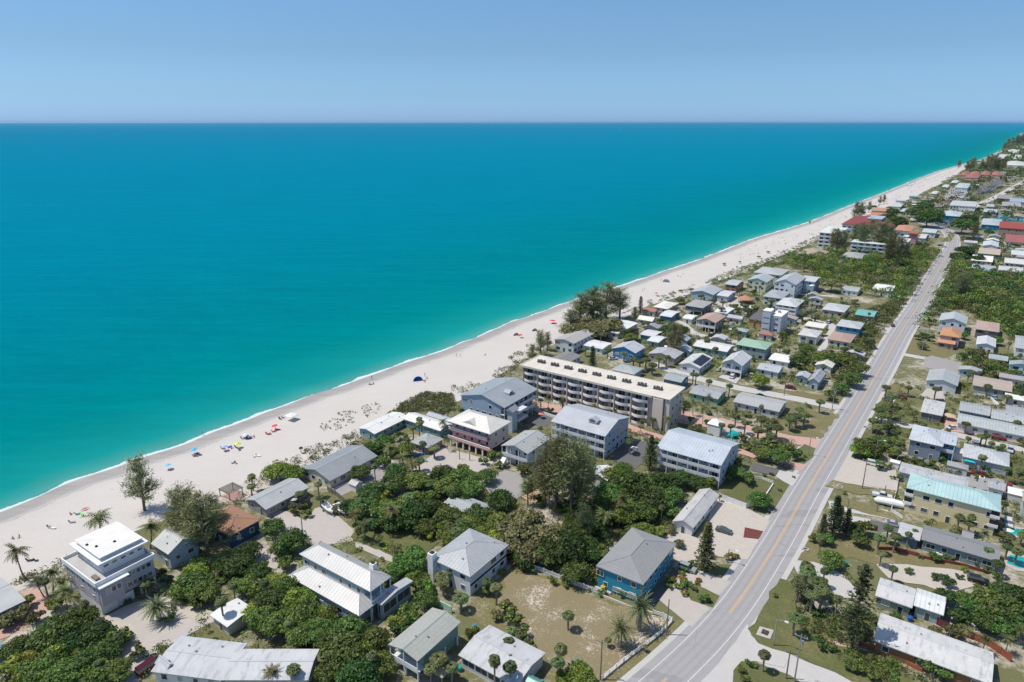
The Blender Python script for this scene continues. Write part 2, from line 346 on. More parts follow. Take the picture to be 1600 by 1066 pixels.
crk = N(t, 'TexVoronoi', {'Vector': tc, 'Scale': .12}, feature='DISTANCE_TO_EDGE').outputs[0]
col = mix(t, math_(t, 'MULTIPLY', math_(t, 'LESS_THAN', crk, .006), .35), col, (.15, .15, .15))
da = math_(t, 'MULTIPLY', math_(t, 'ABSOLUTE', N(t, 'Attribute', attribute_name='d').outputs['Fac']), 5.3)
tk = math_(t, 'MINIMUM', math_(t, 'ABSOLUTE', math_(t, 'SUBTRACT', da, .85)), math_(t, 'ABSOLUTE', math_(t, 'SUBTRACT', da, 2.5)))
col = mix(t, math_(t, 'MULTIPLY', ramp(t, tk, [(0, 1), (.5, 0)]), .28), col, (.19, .185, .19))
pc = math_(t, 'GREATER_THAN', noise(t, N(t, 'Mapping', {0: tc, 2: (0, 0, math.radians(-55)), 3: (.12, .5, 1)}).outputs[0], .3, 2), .63); col = mix(t, math_(t, 'MULTIPLY', pc, .3), col, (.17, .17, .18))
t.links.new(col, p.inputs['Base Color']); p.inputs['Roughness'].default_value = .85; ROAD = m
m, t, p = nt('road_line_orange'); tc = N(t, 'NewGeometry').outputs['Position']
f = math_(t, 'GREATER_THAN', noise(t, tc, 2.5, 4, .8), .36)
t.links.new(mix(t, f, (.34, .32, .30), (.60, .36, .16)), p.inputs['Base Color']); p.inputs['Roughness'].default_value = .7; ORL = m
m, t, p = nt('road_line_white'); tc = N(t, 'NewGeometry').outputs['Position']
f = math_(t, 'GREATER_THAN', noise(t, tc, 2.5, 4, .8), .40)
t.links.new(mix(t, f, (.38, .37, .36), (.66, .65, .64)), p.inputs['Base Color']); p.inputs['Roughness'].default_value = .7; WHL = m
RC = [(985,1112),(1040,1063),(1076,1031),(1138,965),(1164,928),(1178,907),(1190,887),(1212,853),(1231,820),(1258,770),(1285,727.5),(1313.6,679.5),(1340,636),(1382,565),(1405,523),(1435,478),(1454.6,442),(1474,409),(1487,388),(1490,375),(1483,363),(1470,356),(1450,351),(1434,345),(1427,336),(1436,327)]
RC = [G(*p) for p in RC]; d0 = np.array(RC[0])-np.array(RC[1]); RC = [tuple(np.array(RC[0])+d0*18)]+RC
_, RCL = ribbon('road_shoulder', GM['street'], RC, 6.6, .10, 0, world=True)
ribbon('road', ROAD, RC, 5.3, .115, 0, world=True)
ribbon('road_line', WHL, RC, .07, .125, -3.45, world=True); ribbon('road_line', WHL, RC, .07, .125, 3.45, world=True)
def part_of(pts, n0, n1): return [tuple(p) for p in RCL[n0:n1]]
vv = [P(x, y)[1] for x, y in RCL]
i1 = min(range(len(vv)), key=lambda i: abs(vv[i]-1031)); i2 = min(range(len(vv)), key=lambda i: abs(vv[i]-966))
for a, b in ((0, i1), (i2, len(vv))):
    for o in (-.16, .16): ribbon('road_line', ORL, part_of(0, a, b), .085, .126, o, world=True)
def street(pts, half, lev=1.6, mat='street', name='street', z=None):
    global gi
    gi += 1
    return ribbon(name, GM[mat], pts, half, z or lev*.05+(gi % 5)*.004)
STREETS = []
for pts, h in (([(1330,642),(1240,622),(1147,606),(1090,592),(1040,577),(1008,563)], 3.0), ([(1345,1078),(1290,1064),(1240,1045),(1196,1022),(1160,1003)], 3.4), ([(1385,549),(1444,560),(1501,570)], 2.4),
               ([(1365,600),(1410,611),(1441,616)], 2.2), ([(1358,614),(1385,624),(1409,629)], 1.6), ([(1362,654),(1426,667.6),(1480,675),(1525,688),(1594,702),(1640,712)], 2.4),
               ([(1156,535),(1132,531.5),(1084,522),(1066,505),(1050,500)], 2.4), ([(1252,496.6),(1302,507),(1296,522),(1288,540),(1278,552)], 1.8), ([(1200,455),(1252,460),(1312,464)], 2.2),
               ([(1400,478),(1425,479)], 3), ([(1395,500),(1418,503)], 2.5), ([(1372,512),(1400,517)], 2.5), ([(1120,470),(1160,480),(1190,478)], 2.4),
               ([(1290,789),(1345,797),(1395,806)], 2.6), ([(1288,815),(1330,812),(1372,823),(1430,836)], 2.8), ([(1253,850),(1225,872),(1200,880)], 2),
               ([(1235,886),(1290,890),(1315,915),(1330,940)], 3.0), ([(1513,327),(1553,309.5),(1600,284),(1660,258)], 5), ([(1493,380),(1530,382),(1600,392)], 2.5), ([(1470,356),(1500,352),(1540,352)], 3)):
    STREETS.append((pts, h)); street(pts, h)
for nm, mt, pts, lv in (
    ('sand', 'sand', [(0,1010),(60,955),(110,935),(165,965),(205,945),(255,930),(332,955),(340,970),(300,990),(262,1010),(225,1040),(215,1066),(120,1080),(180,1010),(160,985)], 1),
    ('driveway', 'driveway', [(168,966),(205,944),(250,932),(275,940),(258,960),(290,975),(330,962),(300,990),(255,1005),(225,1035),(215,1070),(180,1070),(200,1030),(220,1000),(205,975)], 2),
    ('patio', 'paver', [(35,925),(58,918),(88,945),(75,955),(40,985),(0,1000),(0,985),(30,965),(50,950)], 2),
    ('driveway', 'driveway', [(356,830),(395,850),(420,860),(447,880),(430,890),(400,880),(370,880)], 2),
    ('driveway', 'driveway', [(415,795),(450,800),(478,815),(492,795),(510,790),(555,830),(551,846),(520,851),(490,855),(460,840)], 2),
    ('sand', 'sand', [(350,770),(400,745),(440,735),(440,752),(380,780),(360,785)], 1),
    ('driveway', 'greylot', [(513,768),(560,742),(592,726),(625,722),(628,735),(600,748),(560,762),(532,776)], 2),
    ('lawn', 'dry_lawn', [(520,770),(555,748),(575,765),(560,800),(530,790)], 1),
    ('lawn', 'lawn', [(548,840),(568,815),(600,820),(640,835),(684,848),(665,865),(640,868),(600,862),(575,850)], 3),
    ('driveway', 'driveway', [(555,846),(575,850),(600,864),(622,873),(612,880),(585,868),(556,856)], 2),
    ('driveway', 'driveway', [(636,742),(690,700),(740,712),(772,722),(758,740),(730,735),(700,735),(672,752)], 2),
    ('driveway', 'greylot', [(748,752),(790,735),(815,742),(822,770),(800,785),(775,782)], 2),
    ('sand', 'clay', [(815,775),(850,760),(865,770),(850,790),(825,785)], 2), ('sand', 'clay', [(890,778),(930,775),(925,800),(897,802)], 2),
    ('lawn', 'dry_lawn', [(718,960),(800,885),(860,905),(960,945),(1050,972),(1010,1020),(955,1066),(870,1075),(800,1000)], 1),
    ('lot', 'lot', [(795,890),(860,908),(960,945),(1040,965),(1008,1015),(945,1058),(890,1066),(850,1020),(770,960)], 2),
    ('lawn', 'dry_lawn', [(1045,975),(1100,950),(1085,985),(1040,1030),(1000,1066),(940,1070),(1000,1022)], 1),
    ('driveway', 'driveway', [(1037,925),(1060,905),(1108,952),(1081,980),(1030,938)], 2),
    ('driveway', 'driveway', [(1058,900),(1090,890),(1142,910),(1124,930),(1075,915)], 2),
    ('lawn', 'lawn', [(1068,921),(1080,912),(1126,932),(1112,951),(1078,936)], 3),
    ('lawn', 'lawn', [(1088,886),(1150,882),(1156,905),(1095,905)], 1),
    ('driveway', 'asphalt', [(1012,940),(1040,905),(1052,888),(1062,895),(1036,930),(1020,950)], 2),
    ('parking_lot', 'sand', [(1113,780),(1128,780),(1170,796),(1203,815),(1168,875),(1120,870),(1100,850)], 2),
    ('parking_lot', 'sand', [(1030,840),(1060,830),(1100,845),(1110,880),(1060,880)], 1),
    ('mulch', 'mulch', [(1166,825),(1193,829),(1183,844),(1160,840)], 3),
    ('lawn', 'lawn', [(1125,755),(1180,740),(1205,745),(1235,762),(1205,802),(1170,795),(1130,775)], 2),
    ('lawn', 'lawn', [(1215,752),(1222,742),(1237,752),(1238,765),(1212,800),(1198,795)], 2),
    ('driveway', 'asphalt', [(1176,724),(1219,733.5),(1210,744),(1174,736)], 3), ('driveway', 'street', [(1219,733),(1250,742),(1238,760),(1212,745)], 2),
    ('pavement', 'paver', [(1120,690),(1180,709.5),(1261,727.5),(1253.5,736.5),(1180,717),(1120,700)], 3),
    ('lawn', 'lawn', [(1253,693),(1275,701),(1258,726),(1235,721)], 3),
    ('pavement', 'street', [(1255,690),(1263,679),(1268,681),(1235,722),(1230,720)], 2),
    ('pavement', 'paver', [(960,612),(1060,640),(1180,667),(1283.6,688.5),(1276,700),(1180,683),(1050,660),(1040,668),(960,632)], 2),
    ('pavement', 'paver', [(830,625),(860,632),(960,655),(1060,690),(1040,690),(960,668),(850,640)], 2),
    ('lawn', 'dry_lawn', [(1228,632),(1310,648),(1282,687),(1215,676),(1215,650)], 3),
    ('lawn', 'dry_lawn', [(1150,600),(1200,606),(1320,622),(1312,634),(1240,618),(1150,602)], 1),
    ('lawn', 'lawn', [(1120,668),(1110,660),(1080,668),(1060,690),(1080,700),(1100,690)], 1),
    ('parking_lot', 'asphalt', [(958,712),(985,690),(1012,690),(1008,720),(990,735),(962,728)], 2), ('parking_lot', 'asphalt', [(815,660),(850,640),(880,650),(850,668)], 2),
    ('driveway', 'street', [(1122,590),(1135,583),(1158,590),(1150,600)], 3),
    ('driveway', 'greylot', [(1444,560),(1455,556),(1503,568),(1500,585),(1445,575)], 3),
    ('driveway', 'paver', [(1475,652),(1478,648),(1600,690),(1600,695),(1520,680),(1475,672)], 4),
    ('driveway', 'driveway', [(1440,616),(1450,605),(1478,608),(1476,626),(1440,622)], 2),
    ('lawn', 'lawn', [(1362,640),(1378,622),(1430,640),(1475,660),(1470,674),(1420,662),(1380,652)], 2),
    ('lawn', 'dry_lawn', [(1375,612),(1400,598),(1440,612),(1435,618),(1400,614)], 2),
    ('lawn', 'lawn', [(1388,650),(1420,672),(1415,700),(1350,722),(1325,715),(1345,680)], 1),
    ('driveway', 'sand', [(1322,713),(1400,735),(1403,768),(1300,752)], 2), ('driveway', 'driveway', [(1355,722),(1400,735),(1403,768),(1350,758)], 3),
    ('lawn', 'dry_lawn', [(1300,752),(1400,770),(1395,778),(1320,770),(1293,762)], 3), ('lawn', 'dry_lawn', [(1308,776),(1345,786),(1405,806),(1404,815),(1310,790)], 2),
    ('driveway', 'asphalt', [(1360,813),(1425,828),(1420,838),(1355,828)], 3),
    ('lawn', 'lawn', [(1500,690),(1600,710),(1600,760),(1560,745),(1500,700)], 1),
    ('driveway', 'greylot', [(1500,740),(1560,748),(1600,765),(1600,790),(1560,775),(1500,757)], 2),
    ('lawn', 'dry_lawn', [(1240,872),(1258,830),(1300,830),(1400,860),(1440,868),(1500,880),(1530,905),(1470,900),(1400,890),(1330,870),(1275,880)], 1),
    ('lot', 'sand', [(1370,880),(1440,885),(1520,895),(1535,915),(1480,930),(1440,915),(1390,905)], 2),
    ('lawn', 'lawn', [(1218,905),(1245,910),(1240,960),(1320,1000),(1400,1040),(1440,1075),(1330,1066),(1240,1025),(1180,1005),(1171,985)], 3),
    ('lawn', 'lawn', [(1146,1040),(1165,1031),(1200,1038),(1260,1070),(1240,1090),(1143,1080)], 3),
    ('street', 'street', [(1100,1075),(1128,1030),(1150,1003),(1168,975),(1173,993),(1185,1006),(1215,1018),(1235,1024),(1225,1044),(1180,1034),(1158,1034),(1146,1048),(1144,1078)], 3),
    ('patio', 'driveway', [(1187,980),(1209,986),(1203,1000),(1181,993)], 5),
    ('patio', 'paver', [(1290,1000),(1340,1010),(1360,1020),(1310,1010)], 4),
    ('parking_lot', 'greylot', [(1478,935),(1510,945),(1512,970),(1480,962)], 2), ('patio', 'sand', [(1480,962),(1520,975),(1535,990),(1500,985)], 2),
    ('lawn', 'lawn', [(1480,370),(1484,362),(1492,368),(1485,378),(1469,378)], 2), ('lawn', 'dry_lawn', [(1500,375),(1512,375),(1512,383),(1502,384)], 2),
    ('parking_lot', 'greylot', [(1478,300),(1500,290),(1520,300),(1500,315),(1475,312)], 2), ('parking_lot', 'asphalt', [(1525,296),(1560,280),(1572,284),(1545,306),(1525,305)], 2),
    ('parking_lot', 'asphalt', [(1440,350),(1465,340),(1500,343),(1520,352),(1500,360),(1470,356)], 1),
    ('lawn', 'dry_lawn', [(1410,560),(1425,520),(1500,550),(1480,560)], 1),
    ('lawn', 'dry_lawn', [(1105,520),(1120,505),(1185,520),(1160,532),(1120,524)], 2), ('parking_lot', 'sand', [(1110,468),(1150,462),(1170,478),(1130,484)], 1)):
    area(nm, mt, pts, lv)
# ------------------------------------------------------------------ buildings
LAND = []          # (short name, x, y) for wording labels
BLOCK = []         # footprints, for keeping scattered plants off them
_win = {}
def winmesh(w, h, kind):
    k = (round(w, 1), round(h, 1), kind)
    if k not in _win:
        if kind == 'frame':
            m = MB(); b = .09
            m.box(-w/2-b, w/2+b, -.05, .05, h/2, h/2+b).box(-w/2-b, w/2+b, -.05, .05, -h/2-b, -h/2).box(-w/2-b, -w/2, -.05, .05, -h/2, h/2).box(w/2, w/2+b, -.05, .05, -h/2, h/2)
            if w > 1.6: m.box(-.03, .03, -.04, .04, -h/2, h/2)
            _win[k] = m.mesh('window', TRIM)
        else: _win[k] = MB().box(-w/2, w/2, -.03, .03, -h/2, h/2).mesh('pane', SCREEN if kind == 'screen' else GLASS)
    return _win[k]
def put(name, me, parent, loc, rz=0):
    o = bpy.data.objects.new(name, me); link(o); o.parent = parent; o.location = loc; o.rotation_euler = (0, 0, rz); return o
def window(root, x, y, z, rz, w=1.2, h=1.2, name='window', kind='pane'):
    o = put(name, winmesh(w, h, 'frame'), root, (x, y, z), rz); put('pane', winmesh(w, h, kind), o, (0, 0, 0)); return o
def frame(A, B, C, z, ang=None):
    a, b, c = [np.array(G(*p, z)) for p in (A, B, C)]
    th = GRID if ang is None else (math.atan2(*(b-a)[::-1]) if ang == 'free' else ang)
    ux = np.array([math.cos(th), math.sin(th)]); uy = np.array([-ux[1], ux[0]])
    L = abs(float((b-a)@ux)); D = abs(float((c-b)@uy)); L = max(L, 2.5); D = max(D, 2.5)
    cen = (a+c)/2
    return cen, th, L, D
NEAR = 330
def house(label, short, A, B, C, z, rise=1.2, rt='GA', rm=('metal', (.42, .44, .47)), wm=((.55, .55, .52), 'stucco'), fl=None, rec=(0, 0), piers=0, oh=.5, ang=None, win=True, chim=None, garage=None,
          name='house', cat='house', group=None, door=True, solar=False, ridge=False, par=.35, wz=0, post=POST, rail=True, winA=True, winB=True, kind='pane', bandB=None):
    cen, th, L, D = frame(A, B, C, z, ang); dist = math.hypot(*cen)
    root = empty(name, (cen[0], cen[1], wz), th, label, cat, group)
    if short: LAND.append((short, cen[0], cen[1], short))
    BLOCK.append((cen[0], cen[1], th, L/2+.6, D/2+.6))
    z -= wz
    R = roofmat(*rm); W = wallmat(*wm); near = dist < NEAR
    o = oh if rt != 'F' else .12
    x0, x1, y0, y1 = -L/2+o, L/2-o-rec[1], -D/2+o+rec[0], D/2-o
    zb = 2.7 if piers else 0
    wall = MB(); top = z-(.0 if rt != 'F' else .05)
    nfl = fl or max(1, round((top-zb)/3.1))
    if rt in ('GA', 'GB') and not (rec[0] or rec[1]):
        if rt == 'GA':
            k = rise*(1-o/(D/2)) if D else 0; k = rise*(y1-y0)/D; e = rise*o*2/D
            prof = [(y0, zb), (y1, zb), (y1, top+e-.04), ((y0+y1)/2, top+rise-.05), (y0, top+e-.04)]
            v = [(x0, a, b) for a, b in prof]+[(x1, a, b) for a, b in prof]
        else:
            e = rise*o*2/L
            prof = [(x0, zb), (x1, zb), (x1, top+e-.04), ((x0+x1)/2, top+rise-.05), (x0, top+e-.04)]
            v = [(a, y1, b) for a, b in prof]+[(a, y0, b) for a, b in prof]
        wall.add(v, [(0, 1, 2, 3, 4)[::-1], (5, 6, 7, 8, 9)]+[(i, (i+1) % 5, 5+(i+1) % 5, 5+i) for i in range(5)])
    else:
        wall.box(x0, x1, y0, y1, zb, top-.02)
        if rt == 'GA' and rec[0] and not rec[1]:
            wall.add([(xx, yy, zz) for xx in (x0, x1) for yy, zz in ((-D/2+.3, top), (D/2-.3, top), (0, top+rise-.1))], [(0, 1, 2)[::-1], (3, 4, 5), (0, 1, 4, 3), (1, 2, 5, 4), (2, 0, 3, 5)])
        if rt == 'GB':
            wall.add([(xx, yy, zz) for yy in (y0-.02, y1) for xx, zz in ((-L/2+.3, top), (L/2-.3, top), (0, top+rise-.1))], [(0, 1, 2), (3, 4, 5)[::-1], (0, 1, 4, 3), (1, 2, 5, 4), (2, 0, 3, 5)])
    wo = wall.obj('wall', W, root)
    if piers:
        b = MB()
        for px in np.linspace(-L/2+o+.15, L/2-o-.15, max(2, int(L/4)+1)):
            for py in np.linspace(-D/2+o+.15, D/2-o-.15, max(2, int(D/4.5)+1)): b.box(px-.15, px+.15, py-.15, py+.15, 0, zb)
        b.obj('stilt', post, root)
        MB().box(x0+L*.25, x1-.6, y0+D*.3, y1-.3, 0, zb).obj('ground_room', W, root)
    # roof
    X, Y, t = L/2, D/2, .22; r = MB()
    if rt == 'F':
        r.box(-X, X, -Y, Y, z-.2, z); 
        for bx in ((-X-.03, X+.03, -Y-.03, -Y+.22), (-X-.03, X+.03, Y-.22, Y+.03), (-X-.03, -X+.22, -Y+.22, Y-.22), (X-.22, X+.03, -Y+.22, Y-.22)): r.box(*bx, z-.3, z+par)
    elif rt == 'GA':
        for s in (-1, 1): r.add([(-X, s*Y, z), (X, s*Y, z), (X, 0, z+rise), (-X, 0, z+rise), (-X, s*Y, z-t), (X, s*Y, z-t), (X, 0, z+rise-t), (-X, 0, z+rise-t)], [(0, 1, 2, 3), (7, 6, 5, 4), (0, 4, 5, 1), (1, 5, 6, 2), (0, 3, 7, 4)] if s < 0 else [(3, 2, 1, 0), (4, 5, 6, 7), (1, 5, 4, 0), (2, 6, 5, 1), (4, 7, 3, 0)])
    elif rt == 'GB':
        for s in (-1, 1): r.add([(s*X, -Y, z), (s*X, Y, z), (0, Y, z+rise), (0, -Y, z+rise), (s*X, -Y, z-t), (s*X, Y, z-t), (0, Y, z+rise-t), (0, -Y, z+rise-t)], [(3, 2, 1, 0), (4, 5, 6, 7), (1, 5, 4, 0), (2, 6, 5, 1), (4, 7, 3, 0)] if s < 0 else [(0, 1, 2, 3), (7, 6, 5, 4), (0, 4, 5, 1), (1, 5, 6, 2), (0, 3, 7, 4)])
    elif rt == 'H':
        q = min(X, Y)*.98; a = (X-q, 0) if X > Y else (0, Y-q)
        v = [(-X, -Y, z), (X, -Y, z), (X, Y, z), (-X, Y, z), (-a[0], -a[1], z+rise), (a[0], a[1], z+rise)]+[(-X, -Y, z-t), (X, -Y, z-t), (X, Y, z-t), (-X, Y, z-t)]
        fs = [(0, 1, 5, 4), (1, 2, 5), (2, 3, 4, 5), (3, 0, 4)] if X > Y else [(0, 1, 4), (1, 2, 5, 4), (2, 3, 5), (3, 0, 4, 5)]
        r.add(v, fs+[(0, 6, 7, 1), (1, 7, 8, 2), (2, 8, 9, 3), (3, 9, 6, 0), (9, 8, 7, 6)])
    ro = r.obj('roof', R, root)
    if near and rt != 'F':
        cc = rm[1]; RC_ = plain('ridge_%d_%d_%d' % tuple(int(q*50) for q in cc), [min(.85, x*1.45) for x in cc], .5, .05) if ridge else plain('ridgec_%d_%d_%d' % tuple(int(q*50) for q in cc), [x*.85 for x in cc], .6, .05)
        if rt == 'GA': MB().box(-X-.02, X+.02, -.14, .14, z+rise-.05, z+rise+.05).obj('ridge_cap', RC_, ro)
        elif rt == 'GB': MB().box(-.14, .14, -Y-.02, Y+.02, z+rise-.05, z+rise+.05).obj('ridge_cap', RC_, ro)
        else:
            b = MB(); E_ = [(-a[0], -a[1], z+rise+.02), (a[0], a[1], z+rise+.02)]
            for cnr, e in zip([(-X, -Y), (X, -Y), (X, Y), (-X, Y)], ([0, 1, 1, 0] if X > Y else [0, 0, 1, 1])): b.tube([(cnr[0], cnr[1], z+.02), E_[e]], .07, 4)
            if abs(X-Y) > .6: b.tube(E_, .08, 4)
            b.obj('ridge_cap', RC_, ro)
    if near:
        rr = random.Random(int(L*977+D*31))
        for k in range(rr.randint(1, 3)):
            px, py = rr.uniform(-.6, .6)*X, rr.uniform(-.7, .7)*Y
            zz = z+(rise*(1-abs(py)/Y) if rt == 'GA' else rise*(1-abs(px)/X) if rt == 'GB' else rise*max(0, min((X-abs(px))/min(X, Y), (Y-abs(py))/min(X, Y), 1)) if rt == 'H' else 0)
            MB().box(px-.16, px+.16, py-.16, py+.16, zz-.1, zz+.35).obj('roof_vent', METAL, ro)
    # gutters / fascia boards, windows, doors
    def run(side, lo, hi, fixed, rz):
        n = max(1, int((hi-lo)/3.0)); rr = random.Random(int(lo*77+fixed*13+L*7))
        rcs = rec[0] if side == 'A' else rec[1]
        for f in range(nfl):
            zc = zb+(f+.5)*(top-zb)/nfl+.15
            for i in range(n):
                a = lo+(i+.5)*(hi-lo)/n
                isdoor = (f == 0 and not piers and door and i == n//2 and side == 'A') or (rcs and i % 2 == 1)
                ww, hh = (1.0, 2.1) if isdoor else rr.choice([(1.0, 1.1), (1.6, 1.2), (1.2, 1.3), (2.0, 1.2)])
                if kind == 'screen': ww, hh, isdoor = (hi-lo)/n-.35, (top-zb)/nfl*.48, False
                if isdoor and rcs: ww = 1.8
                if isdoor: zc2 = zb+f*(top-zb)/nfl+1.1
                else: zc2 = zc
                if not isdoor and not rcs and kind != 'screen' and rr.random() < .15: continue
                if garage == side and f == 0 and not piers:
                    if i < max(1, n//2+1): MB().box(-1.4, 1.4, -.05, .05, 0, 2.3).obj('garage_door', TRIM, root, (a, fixed, .02) if side == 'A' else (fixed, a, .02)).rotation_euler = (0, 0, rz); continue
                loc = (a, fixed-.04, zc2) if side == 'A' else (fixed+.04, a, zc2)
                if near: window(root, *loc, rz, ww, hh, 'door' if isdoor and not rcs else 'window', kind)
                else: put('window', winmesh(ww, hh, 'pane'), root, loc, rz)
    if win:
        if winA: run('A', x0+.3, x1-.3, y0, 0)
        if winB: run('B', y0+.3, y1-.3, x1, math.pi/2)
    # verandas / balconies where the wall steps back under the roof
    for side, rc_ in (('A', rec[0]), ('B', rec[1])):
        if not rc_: continue
        base0 = zb if piers else 0
        for f in range(nfl):
            zz = base0+f*(top-base0)/nfl
            if side == 'A': bx = (-X+.25, X-.25, -Y+.2, y0-.003); 
            else: bx = (x1+.003, X-.2, -Y+.25, Y-.25)
            if zz > .5 or piers:
                bal = MB().box(*bx, zz-.22, zz-.02).obj('balcony', RAIL, root)
                g = MB()
                if side == 'A':
                    if rail: g.box(bx[0], bx[1], bx[2]-.02, bx[2]+.05, zz+.15, zz+1.0)
                    g.box(bx[0], bx[1], bx[2]-.05, bx[2]+.08, zz+1.0, zz+1.08)
                else:
                    if rail: g.box(bx[1]-.05, bx[1]+.02, bx[2], bx[3], zz+.15, zz+1.0)
                    g.box(bx[1]-.08, bx[1]+.05, bx[2], bx[3], zz+1.0, zz+1.08)
                g.obj('railing', POST, bal)
        nn = max(2, int((L if side == 'A' else D)/3.2)+1)
        for q in np.linspace(-(X if side == 'A' else Y)+.35, (X if side == 'A' else Y)-.35, nn):
            b = MB()
            if side == 'A': b.box(q-.1, q+.1, -Y+.16, -Y+.36, 0, top-.02)
            else: b.box(X-.36, X-.16, q-.1, q+.1, 0, top-.02)
            b.obj('post', post, root)
    if bandB: MB().box(x1-.02, x1+.1, y0, y1, bandB-.25, bandB+.25).obj('shadow_board', DARKW, root)  # dark horizontal band across the side wall
    if chim:
        cx, cy, cw, ch = chim
        c_ = MB().box(cx-cw/2, cx+cw/2, cy-cw/2, cy+cw/2, 0 if abs(cx) >= X-.3 or abs(cy) >= Y-.3 else z, z+ch).obj('chimney', WHITE, root)
        MB().box(cx-cw*.3, cx+cw*.3, cy-cw*.3, cy+cw*.3, z+ch, z+ch+.25).obj('flue', DARKW, c_)
    if solar:
        nx_ = Vector((rise, 0, X)).normalized(); pan = MB()
        pan.add([(X*.12, -Y*.75, z+rise*.88+.12), (X*.92, -Y*.75, z+rise*.08+.12), (X*.92, Y*.75, z+rise*.08+.12), (X*.12, Y*.75, z+rise*.88+.12), (X*.12, -Y*.75, z+rise*.88+.06), (X*.92, -Y*.75, z+rise*.08+.06), (X*.92, Y*.75, z+rise*.08+.06), (X*.12, Y*.75, z+rise*.88+.06)], [(0, 1, 2, 3), (7, 6, 5, 4), (0, 4, 5, 1), (1, 5, 6, 2), (2, 6, 7, 3), (3, 7, 4, 0)])
        pan.obj('solar_panel', plain('solar', (.02, .022, .03), .3), ro)
    return root, L, D
lg = (.46, .48, .50); mg = (.34, .36, .385); dg = (.20, .205, .215); wh = (.78, .78, .77); bl = (.45, .50, .56)
cream = ((.60, .55, .44), 'stucco'); gryw = ((.38, .40, .43), 'siding'); whw = ((.70, .71, .71), 'stucco'); tealw = ((.03, .25, .34), 'siding'); bluew = ((.04, .20, .45), 'siding')
paleb = ((.36, .45, .52), 'siding'); green = ((.16, .32, .27), 'siding'); navy = ((.015, .055, .12), 'siding'); lav = ((.36, .34, .37), 'siding')
h = house
# --- near, between beach and road
h('pale blue gabled cottage with ribbed grey roof beside the white beach villa', 'the pale blue cottage', (234,850),(264,866),(313,841), 5, 2.2, 'GA', ('metal', (.50,.52,.52)), paleb, fl=1)
h('dark blue house with weathered orange brown shingle roof', 'the dark blue house', (312,812),(358,838),(408,812), 4.4, 1.5, 'H', ('shingle', (.36,.20,.13)), navy)
h('grey bungalow with plain pale roof and fenced plunge deck near the sand', 'the pale roofed bungalow', (385,780),(414,798),(481,762), 3, 1.5, 'GB', ('metal', lg), ((.33,.31,.31), 'siding'))
h('long grey beach motel with bright ridge line and cream wall', 'the long grey motel', (474,731),(512,754),(587,714), 3.2, 1.9, 'GB', ('metal', (.30,.325,.35)), cream, ridge=True, garage=None)
h('small gabled garden shed beside the long grey motel drive', None, (545,755),(555,761),(566,754), 2.4, .8, 'GA', ('metal', (.42,.41,.40)), whw, name='shed', cat='shed', win=False, oh=.2)
h('upper storey house with big ribbed silver hip roof and white chimney', 'the big silver roofed house', (463,867),(581,922),(616,899), 8.2, 2.0, 'H', ('metal', (.50,.505,.515)), ((.30,.40,.42), 'siding'), fl=2, rec=(0, 2.2), chim=(7.5, 2.4, 1.3, 2.2), kind='pane')
h('lower silver roofed porch wing with dark screens and pale blue wall', None, (448,899),(560,962),(600,935), 4.4, 1.7, 'H', ('metal', (.50,.505,.515)), ((.30,.40,.42), 'siding'), fl=1, rec=(0, 1.6), wz=0, name='porch_wing', cat='house wing')
h('screened veranda wing with narrow silver roof facing the dry lot', None, (590,941),(600,949),(640,906), 4.6, .6, 'GA', ('metal', (.50,.505,.515)), ((.30,.42,.45), 'siding'), fl=1, name='veranda_wing', cat='house wing', kind='screen')
h('small white flat roofed cottage beside the sandy drive', 'the white flat cottage', (330,963),(358,982),(396,950), 3, .5, 'GA', ('flat', (.70,.71,.72)), ((.5,.47,.43), 'stucco'))
h('long low motel block with wide pale grey roof at the bottom edge', 'the wide pale roofed motel', (345,1063),(481,1063),(500,1014), 3.2, .8, 'GA', ('stained', (.52,.54,.57)), cream, ang='free')
h('pale grey roof wing with dark seams joined to the low motel', None, (238,1050),(348,1064),(384,1005), 3.0, .7, 'GA', ('stained', (.50,.52,.555)), whw, ang='free', name='motel_wing', cat='motel wing')
h('tiny white hut with grey gable roof by the parked dark red van', None, (243,1037),(262,1050),(275,1038), 2.8, 1.1, 'GA', ('metal', (.5,.52,.55)), whw, name='hut', cat='hut', win=False, oh=.2)
h('grey flat roofed bungalow cut by the frame above the pink patio', 'the grey roof by the pink patio', (-75,935),(-8,972),(43,927), 3.4, .7, 'GB', ('flat', (.42,.44,.46)), paleb)
h('blue cottage at the lower corner under the dark trees', None, (-60,1010),(-14,1040),(8,1000), 3.2, 1.0, 'GA', ('metal', (.3,.45,.5)), paleb)
h('white two storey house with grey hip roof and square white chimney', 'the grey hip roofed house', (676,869),(731,906),(791,854), 6, 2.0, 'H', ('metal', (.43,.455,.48)), ((.60,.62,.64), 'stucco'), bandB=3.0, chim=(-5.6,-8.0,1.7,1.9))
h('green stilt house with plain dark ridge grey roof', 'the green stilt house', (606,1004),(648,1034),(721,975), 6, .9, 'GB', ('shingle', (.36,.38,.36)), ((.16,.27,.24), 'siding'), fl=1, piers=1, rec=(1.8, 0), winB=False)
h('low bungalow with streaky black stained grey roof', 'the stained roof bungalow', (716,1023),(806,1074),(853,1021), 3.2, 1.0, 'GA', ('stained', (.50,.51,.54)), ((.62,.62,.62), 'stucco'), kind='screen', winB=False)
h('turquoise two storey house with dark grey hip roof by the road bend', 'the turquoise house', (930,885),(1006,913),(1058,848), 6.2, 1.9, 'H', ('shingle', (.29,.30,.315)), ((.02,.24,.36), 'siding'))
h('long weathered pale roofed cottage beside the sandy car park', 'the long weathered cottage', (1052,812),(1081,828),(1123,776), 3, 1.4, 'GB', ('stained', (.50,.50,.51)), whw)
